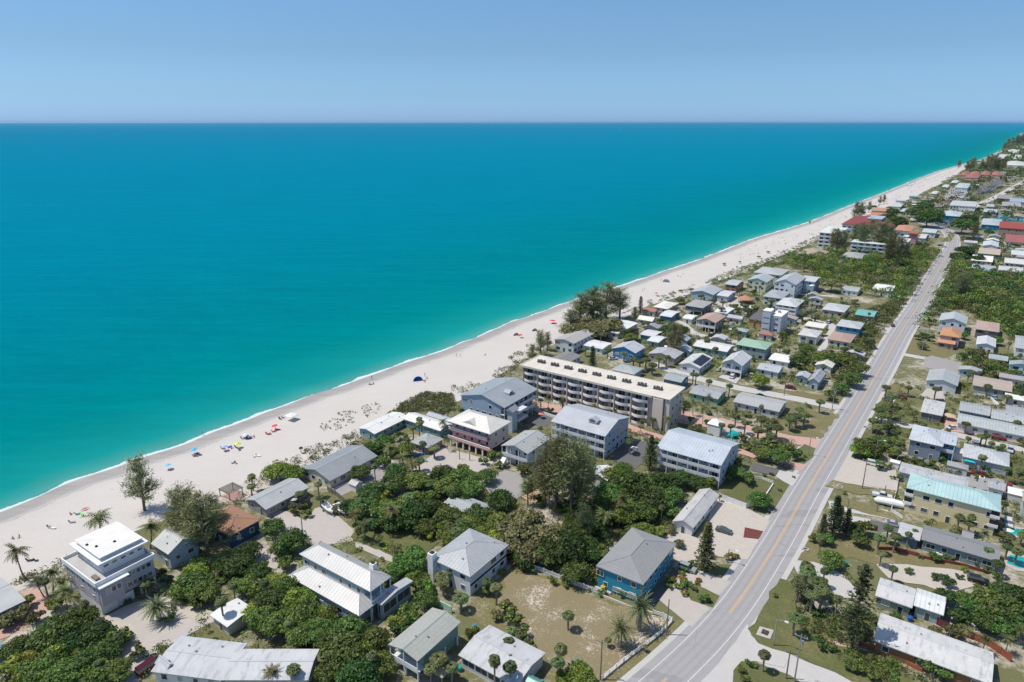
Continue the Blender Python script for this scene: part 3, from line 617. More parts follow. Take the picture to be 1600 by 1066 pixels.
h('three level blue roofed apartment house with screened verandas', 'the blue roofed apartments', (1024,701),(1129,726),(1158,691), 8.4, 2.6, 'GA', ('metal', (.52,.58,.66)), ((.40,.46,.53), 'siding'), fl=3, rec=(1.8, 0), name='apartment_house', cat='apartment house')
h('three level grey roofed house with blue end wall behind the casuarinas', 'the grey three level house', (862,658),(946,683),(984,652), 9, 2.6, 'GA', ('metal', (.50,.53,.58)), ((.36,.43,.52), 'siding'), fl=3, rec=(1.6, 0), name='apartment_house', cat='apartment house')
h('grey gabled beach house with two white balconies over a paved yard', 'the two balcony house', (782,697),(826,709),(861,684), 6.6, 1.6, 'GB', ('shingle', (.40,.42,.44)), ((.58,.60,.61), 'stucco'), fl=2, rec=(1.7, 0))
h('large blue grey condominium with steep grey metal roof by the beach', 'the blue grey condominium', (720,619),(792,638),(838,607), 9.6, 2.8, 'GB', ('metal', (.36,.40,.44)), ((.30,.39,.49), 'siding'), fl=3, rec=(0, 1.5), name='condominium', cat='condominium')
h('low white roofed beach cottage closest to the turtle nests', 'the white roofed beach cottage', (568,671),(592,682),(630,650), 3, .9, 'GB', ('metal', (.82,.82,.81)), ((.25,.4,.42), 'stucco'))
h('white roofed cottage with teal wall beside the pink banded villa', 'the white roofed teal cottage', (633,652),(684,676),(703,665), 3.4, 1.1, 'GA', ('metal', (.80,.80,.79)), ((.13,.30,.32), 'stucco'))
h('narrow grey roof strip behind the white roofed teal cottage', None, (668,648),(700,661),(708,655), 3.4, .8, 'GA', ('metal', (.40,.44,.48)), paleb)
h('small grey hip roofed garage beside the paved yard', 'the small grey garage', (641,692),(672,700),(693,684), 3, 1.2, 'H', ('shingle', (.40,.42,.44)), ((.30,.22,.18), 'siding'), name='garage', cat='garage')
h('grey flat roofed house half hidden among dark leafy trees', 'the half hidden grey roof', (690,789),(748,808),(771,789), 3, .8, 'GA', ('metal', (.42,.45,.48)), gryw)
h('white roof showing between casuarina branches', 'the white roof under the casuarinas', (915,737),(942,753),(968,741), 3.2, 1.2, 'GB', ('metal', (.72,.75,.80)), whw)
# --- mid distance, between beach and road
h('low green motel with grey roof behind the brick courtyard', 'the low green motel', (1078,613),(1122,625),(1135,611), 3, 1.0, 'GA', ('metal', (.42,.45,.47)), ((.22,.45,.36), 'stucco'), group=None)
h('long plain grey roofed house inside the street corner lawn', 'the long grey roof at the corner lawn', (1147,627),(1218,645),(1229,628), 3.2, 1.2, 'GA', ('shingle', (.40,.42,.44)), ((.55,.58,.60), 'stucco'))
h('white gabled two storey house with balcony over an open carport', 'the white carport house', (1128,565),(1159,573),(1175,559), 6.2, 2.4, 'GB', ('metal', (.66,.68,.70)), ((.45,.55,.58), 'siding'), fl=1, piers=1, rec=(1.8, 0))
h('low white and blue cottage beside the round green hedge', 'the low white and blue cottage', (1183,576),(1218,583),(1225,573), 3, 1.2, 'GA', ('metal', (.52,.56,.60)), ((.50,.56,.62), 'stucco'))
h('pale gabled cottage with dark porch and picket rail', 'the dark porch cottage', (1262,594),(1279,599),(1291,584), 3.6, 1.6, 'GB', ('metal', (.46,.49,.53)), paleb)
h('little white porch wing behind the picket rail', None, (1243,587),(1262,592),(1268,585), 3, .9, 'GB', ('metal', (.55,.58,.62)), paleb, name='porch_wing', cat='house wing')
h('white flat roofed bungalow behind the spreading green tree', 'the white flat bungalow', (1200,561),(1232,567),(1243,557), 3, .7, 'GA', ('flat', (.74,.75,.76)), whw)
h('white cross gabled cottage deep among trees', 'the white cross gabled cottage', (1273,568),(1297,577),(1308,567), 3, 1.4, 'GB', ('metal', (.80,.80,.79)), whw)
h('grey green two storey lodge with mint green hip roof', 'the mint green roofed lodge', (1151,538),(1198,547),(1207,536), 6, 1.6, 'H', ('metal', (.36,.56,.42)), ((.24,.30,.31), 'siding'), fl=2)
h('stilt house with pinkish brown gable roof and white deck', 'the pinkish roofed stilt house', (1090,499),(1118,506),(1132,495), 6, 1.6, 'GB', ('shingle', (.44,.33,.30)), ((.40,.38,.36), 'siding'), fl=1, piers=1, rec=(1.8, 0))
h('dark grey stilt house with flat grey roof facing the beach', 'the dark grey stilt house', (1071,477),(1099,482),(1113,472), 5.6, .7, 'H', ('shingle', (.36,.37,.38)), ((.16,.18,.20), 'siding'), fl=1, piers=1)
h('low house with brilliant white hip roof on the dune edge', 'the brilliant white roof', (1019,479),(1042,483),(1062,474), 3, 1.1, 'H', ('flat', (.72,.72,.70)), ((.6,.5,.42), 'stucco'))
h('broad pale gabled beach house behind the dune scrub', 'the broad pale beach house', (1081,455),(1113,462),(1128,453), 4.6, 1.7, 'GB', ('metal', (.50,.54,.57)), paleb, fl=1)
h('white roofed annexe next to the yellow awning', None, (1124,461),(1140,465),(1146,456), 4, .8, 'GA', ('metal', (.68,.70,.72)), ((.40,.45,.52), 'siding'))
h('teal trimmed beach cottage above a terracotta garden wall', 'the teal trimmed cottage', (1132,443),(1149,447),(1164,440), 5, 1.0, 'GA', ('metal', (.54,.58,.60)), ((.30,.17,.13), 'stucco'))
h('green and white gabled beach house among hedges', 'the green and white gabled house', (1168,437),(1197,442),(1210,434), 6.4, 2.2, 'GB', ('metal', (.50,.54,.56)), ((.50,.56,.46), 'siding'), fl=2)
h('wide grey roofed house furthest up the dune from its neighbours', 'the wide grey dune house', (1179,424),(1218,432),(1233,423), 7, 1.6, 'H', ('metal', (.52,.54,.54)), ((.55,.55,.48), 'stucco'), fl=2)
h('tall white gabled three storey house with arched windows', 'the tall white gabled house', (1211,440),(1242,447),(1258,435), 9, 3.0, 'GB', ('metal', (.52,.55,.58)), ((.66,.70,.73), 'siding'), fl=3)
h('blue wing with flat grey roof behind the tall white gabled house', None, (1250,438),(1276,441),(1281,433), 8, .8, 'GA', ('flat', (.50,.52,.54)), ((.30,.40,.48), 'siding'), name='house_wing', cat='house wing', fl=2)
h('pale house with grey roof tucked behind three fan palms', 'the pale house behind palms', (1190,461),(1217,468),(1238,458), 5.6, 1.3, 'H', ('metal', (.44,.47,.51)), ((.50,.58,.62), 'siding'))
h('white three level house with tiered roofs and decks', 'the tiered white house', (1213,475),(1245,481),(1256,470), 7.4, 2.0, 'H', ('metal', (.66,.68,.68)), ((.62,.64,.62), 'siding'), fl=2, rec=(1.5, 0), piers=1)
h('dark roofed tan bungalow hidden beside the grey tower house', 'the dark roofed tan bungalow', (1173,498),(1192,503),(1203,489), 4, .8, 'GA', ('shingle', (.13,.13,.14)), ((.45,.27,.13), 'stucco'))
h('low white flat roofed store beside the pinkish roofed stilt house', None, (1118,487),(1138,491),(1146,482), 3, .4, 'GA', ('flat', (.66,.70,.74)), whw)
h('blue cottage with square white roof panel', None, (1033,492),(1049,497),(1061,488), 3.2, .8, 'GA', ('flat', (.62,.66,.72)), ((.05,.22,.34), 'siding'))
h('tiny white roofed cabin behind the leafy spreading tree', None, (1070,496),(1082,501),(1087,494), 3, .7, 'GA', ('flat', (.7,.72,.74)), whw)
h('gabled grey roofed cottage with white roof front and palm yard', 'the white fronted gable cottage', (1287,482),(1320,490),(1326,479), 4, 1.6, 'H', ('metal', (.60,.62,.63)), ((.45,.42,.36), 'stucco'))
h('low cottage with bright turquoise metal roof', 'the turquoise roofed cottage', (1336,490),(1364,497),(1372,488), 3.4, 1.0, 'GA', ('metal', (.20,.50,.48)), ((.3,.3,.28), 'stucco'))
h('bright blue house with pale grey hip roof near the road', 'the blue house with grey hip roof', (1306,508),(1343,515),(1352,505), 5.4, 1.5, 'H', ('metal', (.56,.59,.60)), ((.07,.27,.42), 'siding'), fl=2)
h('long brown roofed house with row of dark windows', 'the brown roofed house', (1293,530),(1330,536),(1338,523), 3.4, 1.0, 'H', ('shingle', (.42,.30,.26)), ((.50,.52,.53), 'stucco'))
h('white hip roofed house with front gablet and balcony', 'the white gablet house', (1246,522),(1275,528),(1286,518), 4.6, 1.4, 'H', ('metal', (.66,.66,.64)), whw, rec=(1.4, 0))
h('low white flat roof with brown sanded patch', None, (1257,508),(1286,514),(1293,507), 3, .3, 'GA', ('flat', (.74,.70,.66)), whw)
h('long white cabin with slit windows beside the dense wood', 'the long white cabin', (1364,450),(1393,457),(1399,448), 4.2, .6, 'GA', ('flat', (.74,.76,.77)), whw)
h('low grey roofed bungalow at the edge of the dense wood', None, (1314,452),(1340,457),(1347,450), 3, .8, 'GA', ('metal', (.48,.51,.53)), whw)
h('sky blue house with pale gable roof and small front palm', 'the sky blue house', (956,543),(989,553),(1009,544), 4.6, 2.2, 'GB', ('metal', (.58,.62,.68)), ((.04,.26,.50), 'siding'), fl=1)
h('two storey white house with stepped tan grey roof by the beach', 'the stepped roof beach house', (867,530),(896,538),(928,521), 5.6, 1.3, 'GB', ('shingle', (.40,.40,.40)), ((.56,.60,.62), 'stucco'), fl=2)
h('low flat white roofed beach motel behind the dark casuarinas', 'the flat white motel', (929,515),(964,521),(1000,505), 3.2, .4, 'GB', ('flat', (.66,.69,.72)), ((.6,.6,.58), 'stucco'))
h('charcoal roofed cottage directly behind the long condominium', 'the charcoal roofed cottage', (862,560),(890,567),(908,556), 3.2, .8, 'GB', ('shingle', (.22,.225,.23)), whw)
h('low white roofed outbuilding behind the narrow dark cypress', None, (903,538),(944,546),(956,536), 3, .5, 'GA', ('flat', (.66,.67,.70)), whw)
h('pale grey hip roofed bungalow behind the condominium roof', 'the pale hip roofed bungalow', (956,577),(990,586),(1005,576), 3.2, 1.3, 'H', ('metal', (.48,.52,.53)), paleb)
h('small blue cottage with grey shed style roof', 'the small blue cottage', (1036,592),(1066,598),(1077,587), 3.6, 1.0, 'GA', ('metal', (.40,.44,.47)), ((.10,.20,.30), 'siding'))
h('broad pale gabled bungalow behind a clump of fan palms', 'the broad pale gabled bungalow', (1014,551),(1052,562),(1067,552), 3.6, 1.6, 'GB', ('metal', (.52,.54,.58)), ((.40,.34,.30), 'stucco'))
h('teal sided cottage with flat lilac grey roof', None, (1000,522),(1022,527),(1035,519), 3.2, .5, 'GA', ('flat', (.58,.59,.64)), ((.1,.28,.30), 'siding'))
h('small pale roofed cabin with red door by the teal cottage', None, (1012,532),(1030,536),(1041,527), 3, .5, 'GA', ('flat', (.62,.66,.68)), ((.4,.5,.5), 'siding'))
h('white cottage with black solar panels on its gable roof', 'the solar panelled cottage', (1060,568),(1092,576),(1115,560), 3.6, 1.5, 'GB', ('metal', (.68,.70,.71)), ((.55,.60,.62), 'siding'), solar=True)
h('long white roofed cottage row before the mint green roofed lodge', 'the long white roofed row', (1080,541),(1137,549),(1151,539), 3.2, 1.1, 'GA', ('metal', (.76,.77,.77)), ((.25,.42,.44), 'siding'))
h('tan hip roofed beach house by the dune vegetation', 'the tan hip roofed beach house', (1246,395),(1284,401),(1296,394), 5.5, 3.4, 'H', ('shingle', (.40,.34,.29)), ((.55,.45,.38), 'stucco'))
h('blue walled house with grey hip roof in front of the beach hotel', 'the blue walled house by the hotel', (1313,400),(1344,405),(1355,398), 6.6, 2.0, 'H', ('shingle', (.38,.385,.39)), ((.35,.48,.60), 'siding'), fl=2)
# --- inland of the road
h('white two storey house with wide pale gable roof by the wood', 'the white gable house by the wood', (1466,500),(1509,507),(1514,496), 6.4, 2.2, 'GB', ('metal', (.54,.58,.60)), ((.56,.60,.64), 'stucco'), fl=2)
h('lavender walled house with orange tile hip roof', 'the orange roofed house', (1467,523),(1500,528),(1505,517), 6, 2.2, 'H', ('tile', (.52,.27,.14)), ((.40,.30,.36), 'stucco'), fl=2)
h('lower orange roofed terrace of the lavender walled house', None, (1461,534),(1490,538),(1497,531), 3.2, .6, 'GA', ('tile', (.56,.30,.17)), ((.40,.27,.25), 'stucco'), name='terrace_wing', cat='house wing')
h('brown flat roofed house with dark upper windows deep in the wood', 'the brown roof in the wood', (1523,514),(1561,519),(1563,505), 5, .7, 'H', ('shingle', (.44,.34,.30)), ((.16,.15,.15), 'siding'))
h('white gabled cottage with skylight almost buried in trees', 'the white gable in the wood', (1522,534),(1552,546),(1560,534), 4, 1.3, 'GB', ('metal', (.68,.70,.72)), whw)
h('grey roofed white house cut by the right edge beside the wood', 'the grey roof at the wood edge', (1578,541),(1612,548),(1626,530), 5.4, 1.6, 'GA', ('metal', (.48,.51,.54)), whw, fl=2)
h('pale grey gabled house with white ridge line on paved corner', 'the white ridged grey house', (1444,594),(1494,603),(1503,586), 3.8, 1.6, 'GB', ('metal', (.46,.49,.50)), ((.50,.54,.56), 'stucco'), ridge=True)
h('long tan roofed ranch house behind a white patio wall', 'the tan roofed ranch house', (1518,601),(1580,613),(1583,597), 3.2, 1.1, 'GA', ('shingle', (.42,.36,.32)), ((.36,.35,.35), 'stucco'))
h('flat grey square roofed house on the lawn by the driveway', 'the square grey house on the lawn', (1437,643),(1472,650),(1479,629), 3.2, .4, 'GA', ('stained', (.52,.53,.54)), ((.17,.18,.20), 'stucco'))
h('grey metal roofed cottage behind the long motel row', 'the grey cottage behind the motel row', (1496,641),(1545,649),(1550,635), 3.4, 1.0, 'GA', ('metal', (.44,.47,.49)), ((.20,.28,.35), 'stucco'))
h('long motel row with pale grey roof and red brick forecourt', 'the motel row with brick forecourt', (1492,659),(1625,688),(1630,672), 3.3, 1.3, 'GA', ('metal', (.48,.52,.53)), ((.60,.60,.60), 'stucco'), name='motel', cat='motel')
h('pale low roof with dark ridge behind the motel row', None, (1546,652),(1600,664),(1604,650), 3.2, 1.1, 'GA', ('metal', (.46,.50,.52)), whw)
h('domed grey carport roof at the right edge', None, (1568,645),(1618,652),(1622,640), 3, 1.2, 'GA', ('metal', (.38,.41,.43)), whw, name='carport', cat='carport')
h('blue grey two storey house with pale folded hip roof', 'the blue grey folded roof house', (1417,686),(1471,697),(1482,674), 6.2, 1.7, 'H', ('metal', (.58,.62,.68)), ((.22,.26,.32), 'siding'), fl=2)
h('bright blue wing with pale hip roof and dark screened porch', None, (1466,691),(1492,696),(1499,678), 6.2, 1.3, 'GA', ('metal', (.54,.60,.66)), ((.03,.22,.40), 'siding'), fl=2, name='house_wing', cat='house wing', rec=(1.2, 0))
h('long white house with silvery hip roof beside a small turquoise canopy', 'the silvery hip roofed house', (1500,714),(1574,727),(1581,707), 3.6, 1.5, 'H', ('metal', (.58,.61,.65)), ((.42,.46,.50), 'siding'))
h('low pale patio roof in front of the silvery hip roofed house', None, (1484,705),(1519,712),(1522,704), 3, .25, 'GA', ('flat', (.60,.58,.56)), whw, name='patio_roof', cat='patio roof', win=False)
h('long grey shed roof running behind the big yellow building', 'the long grey roof behind the yellow building', (1403,740),(1512,760),(1514,744), 3.2, .6, 'GA', ('stained', (.44,.46,.49)), ((.4,.42,.42), 'stucco'))
h('grey roofed cottage beyond the yellow building with a white chimney', None, (1541,760),(1569,768),(1573,757), 3.4, 1.2, 'GA', ('metal', (.42,.45,.48)), whw, chim=(-4, 0, 1.4, 1.6))
h('big yellow three storey building with pale aqua hip roof', 'the big yellow building', (1414,764),(1562,797),(1566,771), 8, 1.6, 'H', ('metal', (.46,.66,.67)), ((.74,.63,.38), 'siding'), fl=2, name='apartment_building', cat='apartment building', garage=None)
h('long dark grey roofed house with red garden wall', 'the long dark grey house', (1437,846),(1560,874),(1564,850), 3.4, 1.2, 'GA', ('shingle', (.24,.25,.27)), ((.20,.27,.28), 'stucco'))
h('pale flat carport roof beside the long dark grey house', None, (1402,834),(1437,846),(1442,826), 2.8, .3, 'GA', ('flat', (.48,.50,.53)), ((.14,.20,.24), 'stucco'), name='carport', cat='carport', win=False)
h('grey gable roof projecting behind the long dark grey house', None, (1500,838),(1519,843),(1524,833), 3.6, .9, 'GA', ('shingle', (.30,.31,.33)), whw, name='house_wing', cat='house wing', win=False)
h('grey speckled roof bungalow with olive green wall behind the tall pine', 'the grey speckled roof bungalow', (1366,932),(1425,948),(1433,919), 3.2, .9, 'GA', ('stained', (.56,.57,.59)), ((.25,.30,.22), 'stucco'))
h('bright white metal roofed annexe joined to the speckled bungalow', 'the bright white metal roof', (1427,945),(1474,962),(1479,934), 3.3, .9, 'GA', ('metal', (.76,.78,.80)), ((.30,.40,.40), 'stucco'))
h('long whitish roofed house with rusty brown wall along the corner', 'the long rusty walled house', (1354,982),(1532,1080),(1568,1040), 3.2, 1.2, 'GA', ('stained', (.58,.59,.60)), ((.26,.12,.06), 'siding'))
h('green shed with pale roof in the bottom yard beside stained bungalow', None, (820,1066),(846,1080),(856,1068), 2.6, .6, 'GA', ('metal', (.12,.30,.26)), green, name='shed', cat='shed', win=False, oh=.2)
# --- village beyond
h('white two storey beach club with long grey roof and rows of windows', 'the white beach club', (1484,320),(1524,324),(1528,316), 9, 1.6, 'GA', ('metal', (.60,.62,.62)), ((.68,.70,.72), 'stucco'), fl=2)
h('blue restaurant with silver hip roof by the car park', 'the blue restaurant', (1468,335),(1500,340),(1504,333), 6, 2.2, 'H', ('metal', (.56,.64,.68)), ((.02,.20,.32), 'siding'), fl=1)
h('blue store with silver roof next to the red roofed inn', 'the silver roofed blue store', (1529,349),(1560,354),(1570,345), 5.4, 1.6, 'H', ('metal', (.52,.58,.60)), ((.02,.20,.40), 'siding'), fl=1)
h('inn with long bright red roof beside the canal', 'the red roofed inn', (1557,353),(1640,364),(1645,354), 8, 1.4, 'GA', ('tile', (.34,.065,.05)), ((.30,.22,.20), 'stucco'), fl=2)
h('lower inn block with dull red roof', 'the dull red roofed block', (1566,376),(1640,384),(1645,372), 4, 1.2, 'GA', ('tile', (.36,.12,.11)), whw)
h('white gabled bungalow beside the road bend', 'the white bungalow at the bend', (1533,383),(1558,387),(1563,380), 4.4, 1.6, 'GB', ('metal', (.66,.70,.70)), whw)
h('tan roofed bungalow with turquoise awning', 'the tan roofed bungalow', (1526,394),(1560,400),(1566,391), 3.4, 1.0, 'GA', ('shingle', (.50,.42,.35)), ((.05,.35,.38), 'stucco'))
h('low house with white L-shaped roof behind the casuarina', 'the white L-shaped roof', (1517,405),(1550,411),(1553,402), 3.2, 1.0, 'GA', ('flat', (.78,.78,.76)), cream)
h('low blue grey roofed house next to the dark wood', 'the blue grey roof by the dark wood', (1516,420),(1553,428),(1557,418), 3.4, 1.2, 'GA', ('metal', (.44,.50,.55)), whw)
for i, (lb, A, B, C, z, col, wc) in enumerate((
    ('long thin white roofed row at the right edge', (1567,409),(1615,416),(1618,408), 3.2, (.76,.76,.74), (.6,.6,.55)), ('pair of grey white roofs above the yellow green bush', (1558,421),(1597,428),(1600,420), 3.4, (.62,.64,.66), (.5,.5,.48)),
    ('pale roofed cottage with white cars in front', (1578,396),(1605,401),(1608,394), 3.2, (.70,.73,.73), (.55,.55,.5)), ('pale green roofed bath house in the beach park', (1493,292),(1512,295),(1516,288), 6, (.55,.66,.62), (.6,.64,.62)),
    ('white picnic shelter nearest the bath house', (1472,292),(1480,294),(1483,290), 4, (.76,.76,.74), (.6,.6,.55)), ('white picnic shelter on the dune beyond the bath house', (1486,285),(1495,286.5),(1498,283), 4, (.74,.74,.72), (.6,.6,.55)),
    ('white picnic shelter above the closest dune path', (1455,302),(1464,303.5),(1467,300), 4, (.76,.76,.74), (.6,.6,.55)), ('cream shop with long grey roof across the canal road', (1560,320),(1590,324),(1600,318), 5, (.45,.44,.44), (.45,.4,.34)),
    ('blue grey shop roof beside the canal road', (1575,314),(1610,318),(1614,312), 5, (.40,.48,.55), (.3,.35,.4)), ('white house with blue sheds facing the canal', (1535,330),(1556,333),(1560,328), 4, (.56,.60,.62), (.2,.32,.45)),
    ('pink brown flat roof past the canal road', (1556,309),(1580,312),(1584,306), 4, (.42,.34,.32), (.3,.3,.3)), ('grey warehouse roof by the far car park', (1540,322),(1552,324),(1555,320), 4, (.50,.54,.54), (.4,.42,.42)),
    ('white roof among palms behind the hotel', (1392,322),(1408,324),(1412,319), 4, (.62,.68,.68), (.6,.6,.55)), ('pale roof hidden beside the far beach palms', (1408,330),(1422,332),(1426,327), 4, (.60,.64,.66), (.5,.5,.5)),
    ('orange tiled villa roof by the beach', (1362,328),(1392,332),(1400,327), 5, (.46,.28,.19), (.5,.4,.33)), ('second orange tiled roof beside the blue hotel roof', (1357,337),(1383,340),(1388,334), 5, (.52,.22,.13), (.5,.4,.33)),
    ('small white motel roof behind the hotel tower', (1441,362),(1462,365),(1466,359), 5, (.62,.67,.68), (.6,.62,.62)), ('white shop with turquoise front at the bend', (1437,371),(1446,374),(1450,367), 4, (.72,.72,.70), (.3,.5,.5)))):
    h(lb, None, A, B, C, z, 1.2, 'H' if i in (3, 4, 5, 6, 14, 15) else 'GA', ('tile' if i in (14, 15) else 'metal', col), (wc, 'stucco'), fl=1, name='picnic_shelter' if 'shelter' in lb else 'house', cat='shelter' if 'shelter' in lb else 'house', group='white picnic shelters in the beach park' if 'shelter' in lb else None)
for i, (A, B, C) in enumerate((((1501,273),(1512,275),(1516,270)), ((1514,272.5),(1528,274.5),(1532,270)), ((1531,272.5),(1545,274),(1549,269.5)), ((1548,273),(1562,275),(1566,270)), ((1507,277),(1528,279),(1531,275)))):
    h(('closest to the sand', 'second inland from the sand', 'third inland from the sand', 'furthest inland', 'standing in front of the others')[i]+' of the red roofed resort blocks' if i < 4 else 'red roofed resort block standing in front of the others', None, A, B, C, 8, 3, 'H', ('tile', (.36,.15,.12)), ((.55,.40,.35), 'stucco'), fl=2, name='resort_block', cat='resort block', group='red roofed resort blocks beside the far beach')
for i, (A, B, C, z, lb) in enumerate((((1556,246),(1594,251),(1600,244), 8, 'broad cream resort roof at the far point'), ((1571,238),(1592,240),(1598,235), 9, 'white gabled resort building beyond the broad cream roof'), ((1585,231),(1606,233),(1610,229), 9, 'white topped resort building furthest up the coast'), ((1570,257),(1598,260),(1604,254), 8, 'long white resort block before the broad cream roof'))):
    h(lb, None, A, B, C, z, 3, 'H', ('metal', (.72,.72,.69)), ((.66,.64,.58), 'stucco'), fl=2, name='resort_building', cat='resort building', group='white resort buildings at the far point')
# ------------------------------------------------------------------ special buildings
def special(label, short, A, B, C, z, name, cat, ang=None):
    cen, th, L, D = frame(A, B, C, z, ang); root = empty(name, (cen[0], cen[1], 0), th, label, cat)
    if short: LAND.append((short, cen[0], cen[1], short))
    BLOCK.append((cen[0], cen[1], th, L/2+.6, D/2+.6)); return root, L, D
def B1(root, nm, mat, *bx): return MB().box(*bx).obj(nm, mat, root)
# long four storey beachfront condominium with curved balconies
W_ = wallmat((.54, .48, .42), 'stucco'); RF = roofmat('flat', (.66, .62, .56))
root, L, D = special('long four storey beachfront condominium with curved white balconies and cream roof', 'the long condominium', (804,572), (1046,622), (1078,604), 13, 'condominium', 'condominium')
X, Y = L/2, D/2; z = 13
B1(root, 'wall', W_, -X+1, X-.6, -Y+2.4, Y-.5, 0, z-.25)
r = MB().box(-X, X-7, -Y, Y, z-.24, z).box(X-7, X, -Y+.6, Y, z-.238, z-.004)
r.obj('roof', RF, root)
bd = MB().box(-X-.05, X-7, -Y-.06, -Y+.2, z-.6, z+.22).box(-X-.05, -X+.25, -Y+.2, Y, z-.6, z+.22).box(X-.25, X+.05, -Y+.6, Y, z-.6, z+.22).box(-X+.25, X-.25, Y-.25, Y+.04, z-.6, z+.22).obj('parapet', plain('condo_parapet', (.62,.57,.50), .7), root)
nb = 8; bw = (L-10)/nb
for i in range(nb):
    xa = -X+1.5+i*bw; xb = xa+bw
    B1(root, 'party_wall', W_, xa-.18, xa+.18, -Y+.5, -Y+2.39, 0, z-.62)
    for f in range(4):
        zz = f*3.15; pts = []; n = 9
        for k in range(n):
            t_ = k/(n-1); pts.append((xa+.2+t_*(bw-.4), -Y+.9-1.1*math.sin(math.pi*min(1, t_*1.15))*(1 if f else .6)))
        poly = pts+[(xb-.2, -Y+2.38), (xa+.2, -Y+2.38)]
        bal = MB().prism(poly, zz-.12, zz+.1).obj('balcony', plain('balcony_slab', (.50,.47,.44), .7), root)
        m_ = MB()
        for k in range(n-1):
            (ax, ay), (bx, by) = pts[k], pts[k+1]
            m_.add([(ax, ay, zz+.1), (bx, by, zz+.1), (bx, by, zz+1.0), (ax, ay, zz+1.0), (ax, ay+.14, zz+.1), (bx, by+.14, zz+.1), (bx, by+.14, zz+1.0), (ax, ay+.14, zz+1.0)], [(0,1,2,3), (7,6,5,4), (3,2,6,7), (0,4,5,1)])
        m_.obj('parapet_rail', WHITE, bal)
        window(root, xa+bw*.34, -Y+2.36, zz+1.25, 0, 2.6, 1.9, 'sliding_window')
        window(root, xa+bw*.78, -Y+2.36, zz+1.15, 0, 1.0, 2.0, 'door')
B1(root, 'end_tower', wallmat((.62,.55,.48), 'stucco'), X-6.6, X-2.6, -Y+.3, -Y+2.39, 0, z-.61)
B1(root, 'end_tower', wallmat((.62,.55,.48), 'stucco'), X-2.2, X-.3, -Y+1.1, -Y+2.39, 0, z-.61)
for py in (-2.5, 1.5, 5):
    for f in range(4): window(root, X-.57, py, f*3.15+1.6, math.pi/2, 1.2, 1.2)
for i in range(9):
    cx = -X+6+i*(L-10)/8.6; b = MB()
    for k in range(4): b.box(cx-1.6+k*.9, cx-1.0+k*.9, -.6+.5*(k % 2), .2+.5*(k % 2), z+.3, z+1.25)
    b.box(cx-1.8, cx+1.9, -.8, .9, z+.15, z+.28); b.obj('air_conditioner', plain('ac_dark', (.10,.10,.10), .6), root)
# white modern beach villa
root, L, D = special('white modern beach villa with stacked flat roofs and grey lilac walls', 'the white beach villa', (92,880), (157,915), (245,865), 8.6, 'villa', 'villa')
X, Y = L/2, D/2; LV = wallmat((.40, .37, .39), 'stucco'); WW = wallmat((.60, .61, .64), 'stucco')
B1(root, 'wall', LV, -X+.4, X-.4, -Y+.4, Y-.4, 2.9, 8.3)
B1(root, 'ground_wall', WW, -X+.5, X-.6, -Y+.5, -Y+D*.33, 0, 2.9); B1(root, 'ground_wall', WW, -X+.5, X-4, -Y+D*.33, -Y+D*.62, 0, 2.9)
rr = B1(root, 'deck', roofmat('flat', (.48,.48,.49)), -X, X, -Y, Y, 8.3, 8.5)
p_ = MB(); 
for bx in ((-X-.05, X+.05, -Y-.05, -Y+.2), (-X-.05, X+.05, Y-.2, Y+.05), (-X-.05, -X+.2, -Y+.2, Y-.2), (X-.2, X+.05, -Y+.2, Y-.2)): p_.box(*bx, 8.1, 9.3)
p_.obj('deck_parapet', WHITE, root)
px0, px1, py0, py1 = -X+1.2, X-3.2, -Y+3.2, Y-.8
B1(root, 'penthouse_wall', WW, px0, px1, py0, py1, 8.5, 11.7)
B1(root, 'eave_slab', WHITE, px0-1.1, px1+1.0, py0-1.0, py1+.9, 11.7, 12.0)
B1(root, 'roof_box', WW, px0+.4, px1-.4, py0+.4, py1-.4, 12.0, 12.8); ro = B1(root, 'roof', roofmat('flat', (.74,.74,.74)), px0-.1, px1+.1, py0-.1, py1+.1, 12.8, 13.0)
for ax, ay in ((0, -2), (1.5, 1.5), (-2.5, -3)): MB().box(ax-.25, ax+.25, ay-.25, ay+.25, 12.99, 13.3).obj('roof_vent', DARKW, ro)
B1(root, 'entry_canopy', WHITE, X-.3, X+1.4, -Y+.2, -Y+7, 8.0, 8.25); B1(root, 'garage_block', LV, X-.41, X+.7, -Y+.5, -Y+5.6, 2.9, 7.99)
for i in range(3): window(root, X+.74, -Y+2.2+i*1.2, 6.2, math.pi/2, .9, 1.3)
for i in range(2): MB().box(-.05, .05, -1.7, 1.7, 0, 2.5).obj('garage_door', TRIM, root, (X-.54, -Y+2.3+i*3.9, .02))
for yy in np.linspace(-Y+7.5, Y-1.8, 5):
    for zz in (4.4, 7.0): window(root, X-.37, yy, zz, math.pi/2, 1.3, 1.2)
for xx in np.linspace(-X+1.5, X-2, 6): window(root, xx, -Y+.36, 6.6, 0, .9, 1.3)
for xx in np.linspace(-X+2.5, X-3, 3): window(root, xx, -Y+.36, 4.2, 0, 1.0, .7)
for yy in np.linspace(py0+1, py1-1, 5): window(root, px1+.04, yy, 10.4, math.pi/2, 1.1, .6)
window(root, px0+2, py0-.04, 10.0, 0, 2.4, 2.2, 'sliding_window'); window(root, px0+6.5, py0-.04, 10.2, 0, 1.2, 1.3)
for yy in (Y-.8, Y-D*.30): MB().box(-.2, .2, -.2, .2, 0, 2.9).obj('post', WHITE, root, (X-.7, yy, 0))
B1(root, 'deck_bench', plain('deck_brown', (.25,.20,.17)), -X+1.0, -X+2.6, -Y+4, -Y+8, 8.5, 9.1)
MB().box(-1.1, 1.1, -.5, .5, 0, .5).obj('deck_planter', WOOD, root, (X-3, -Y+1.5, 8.5))
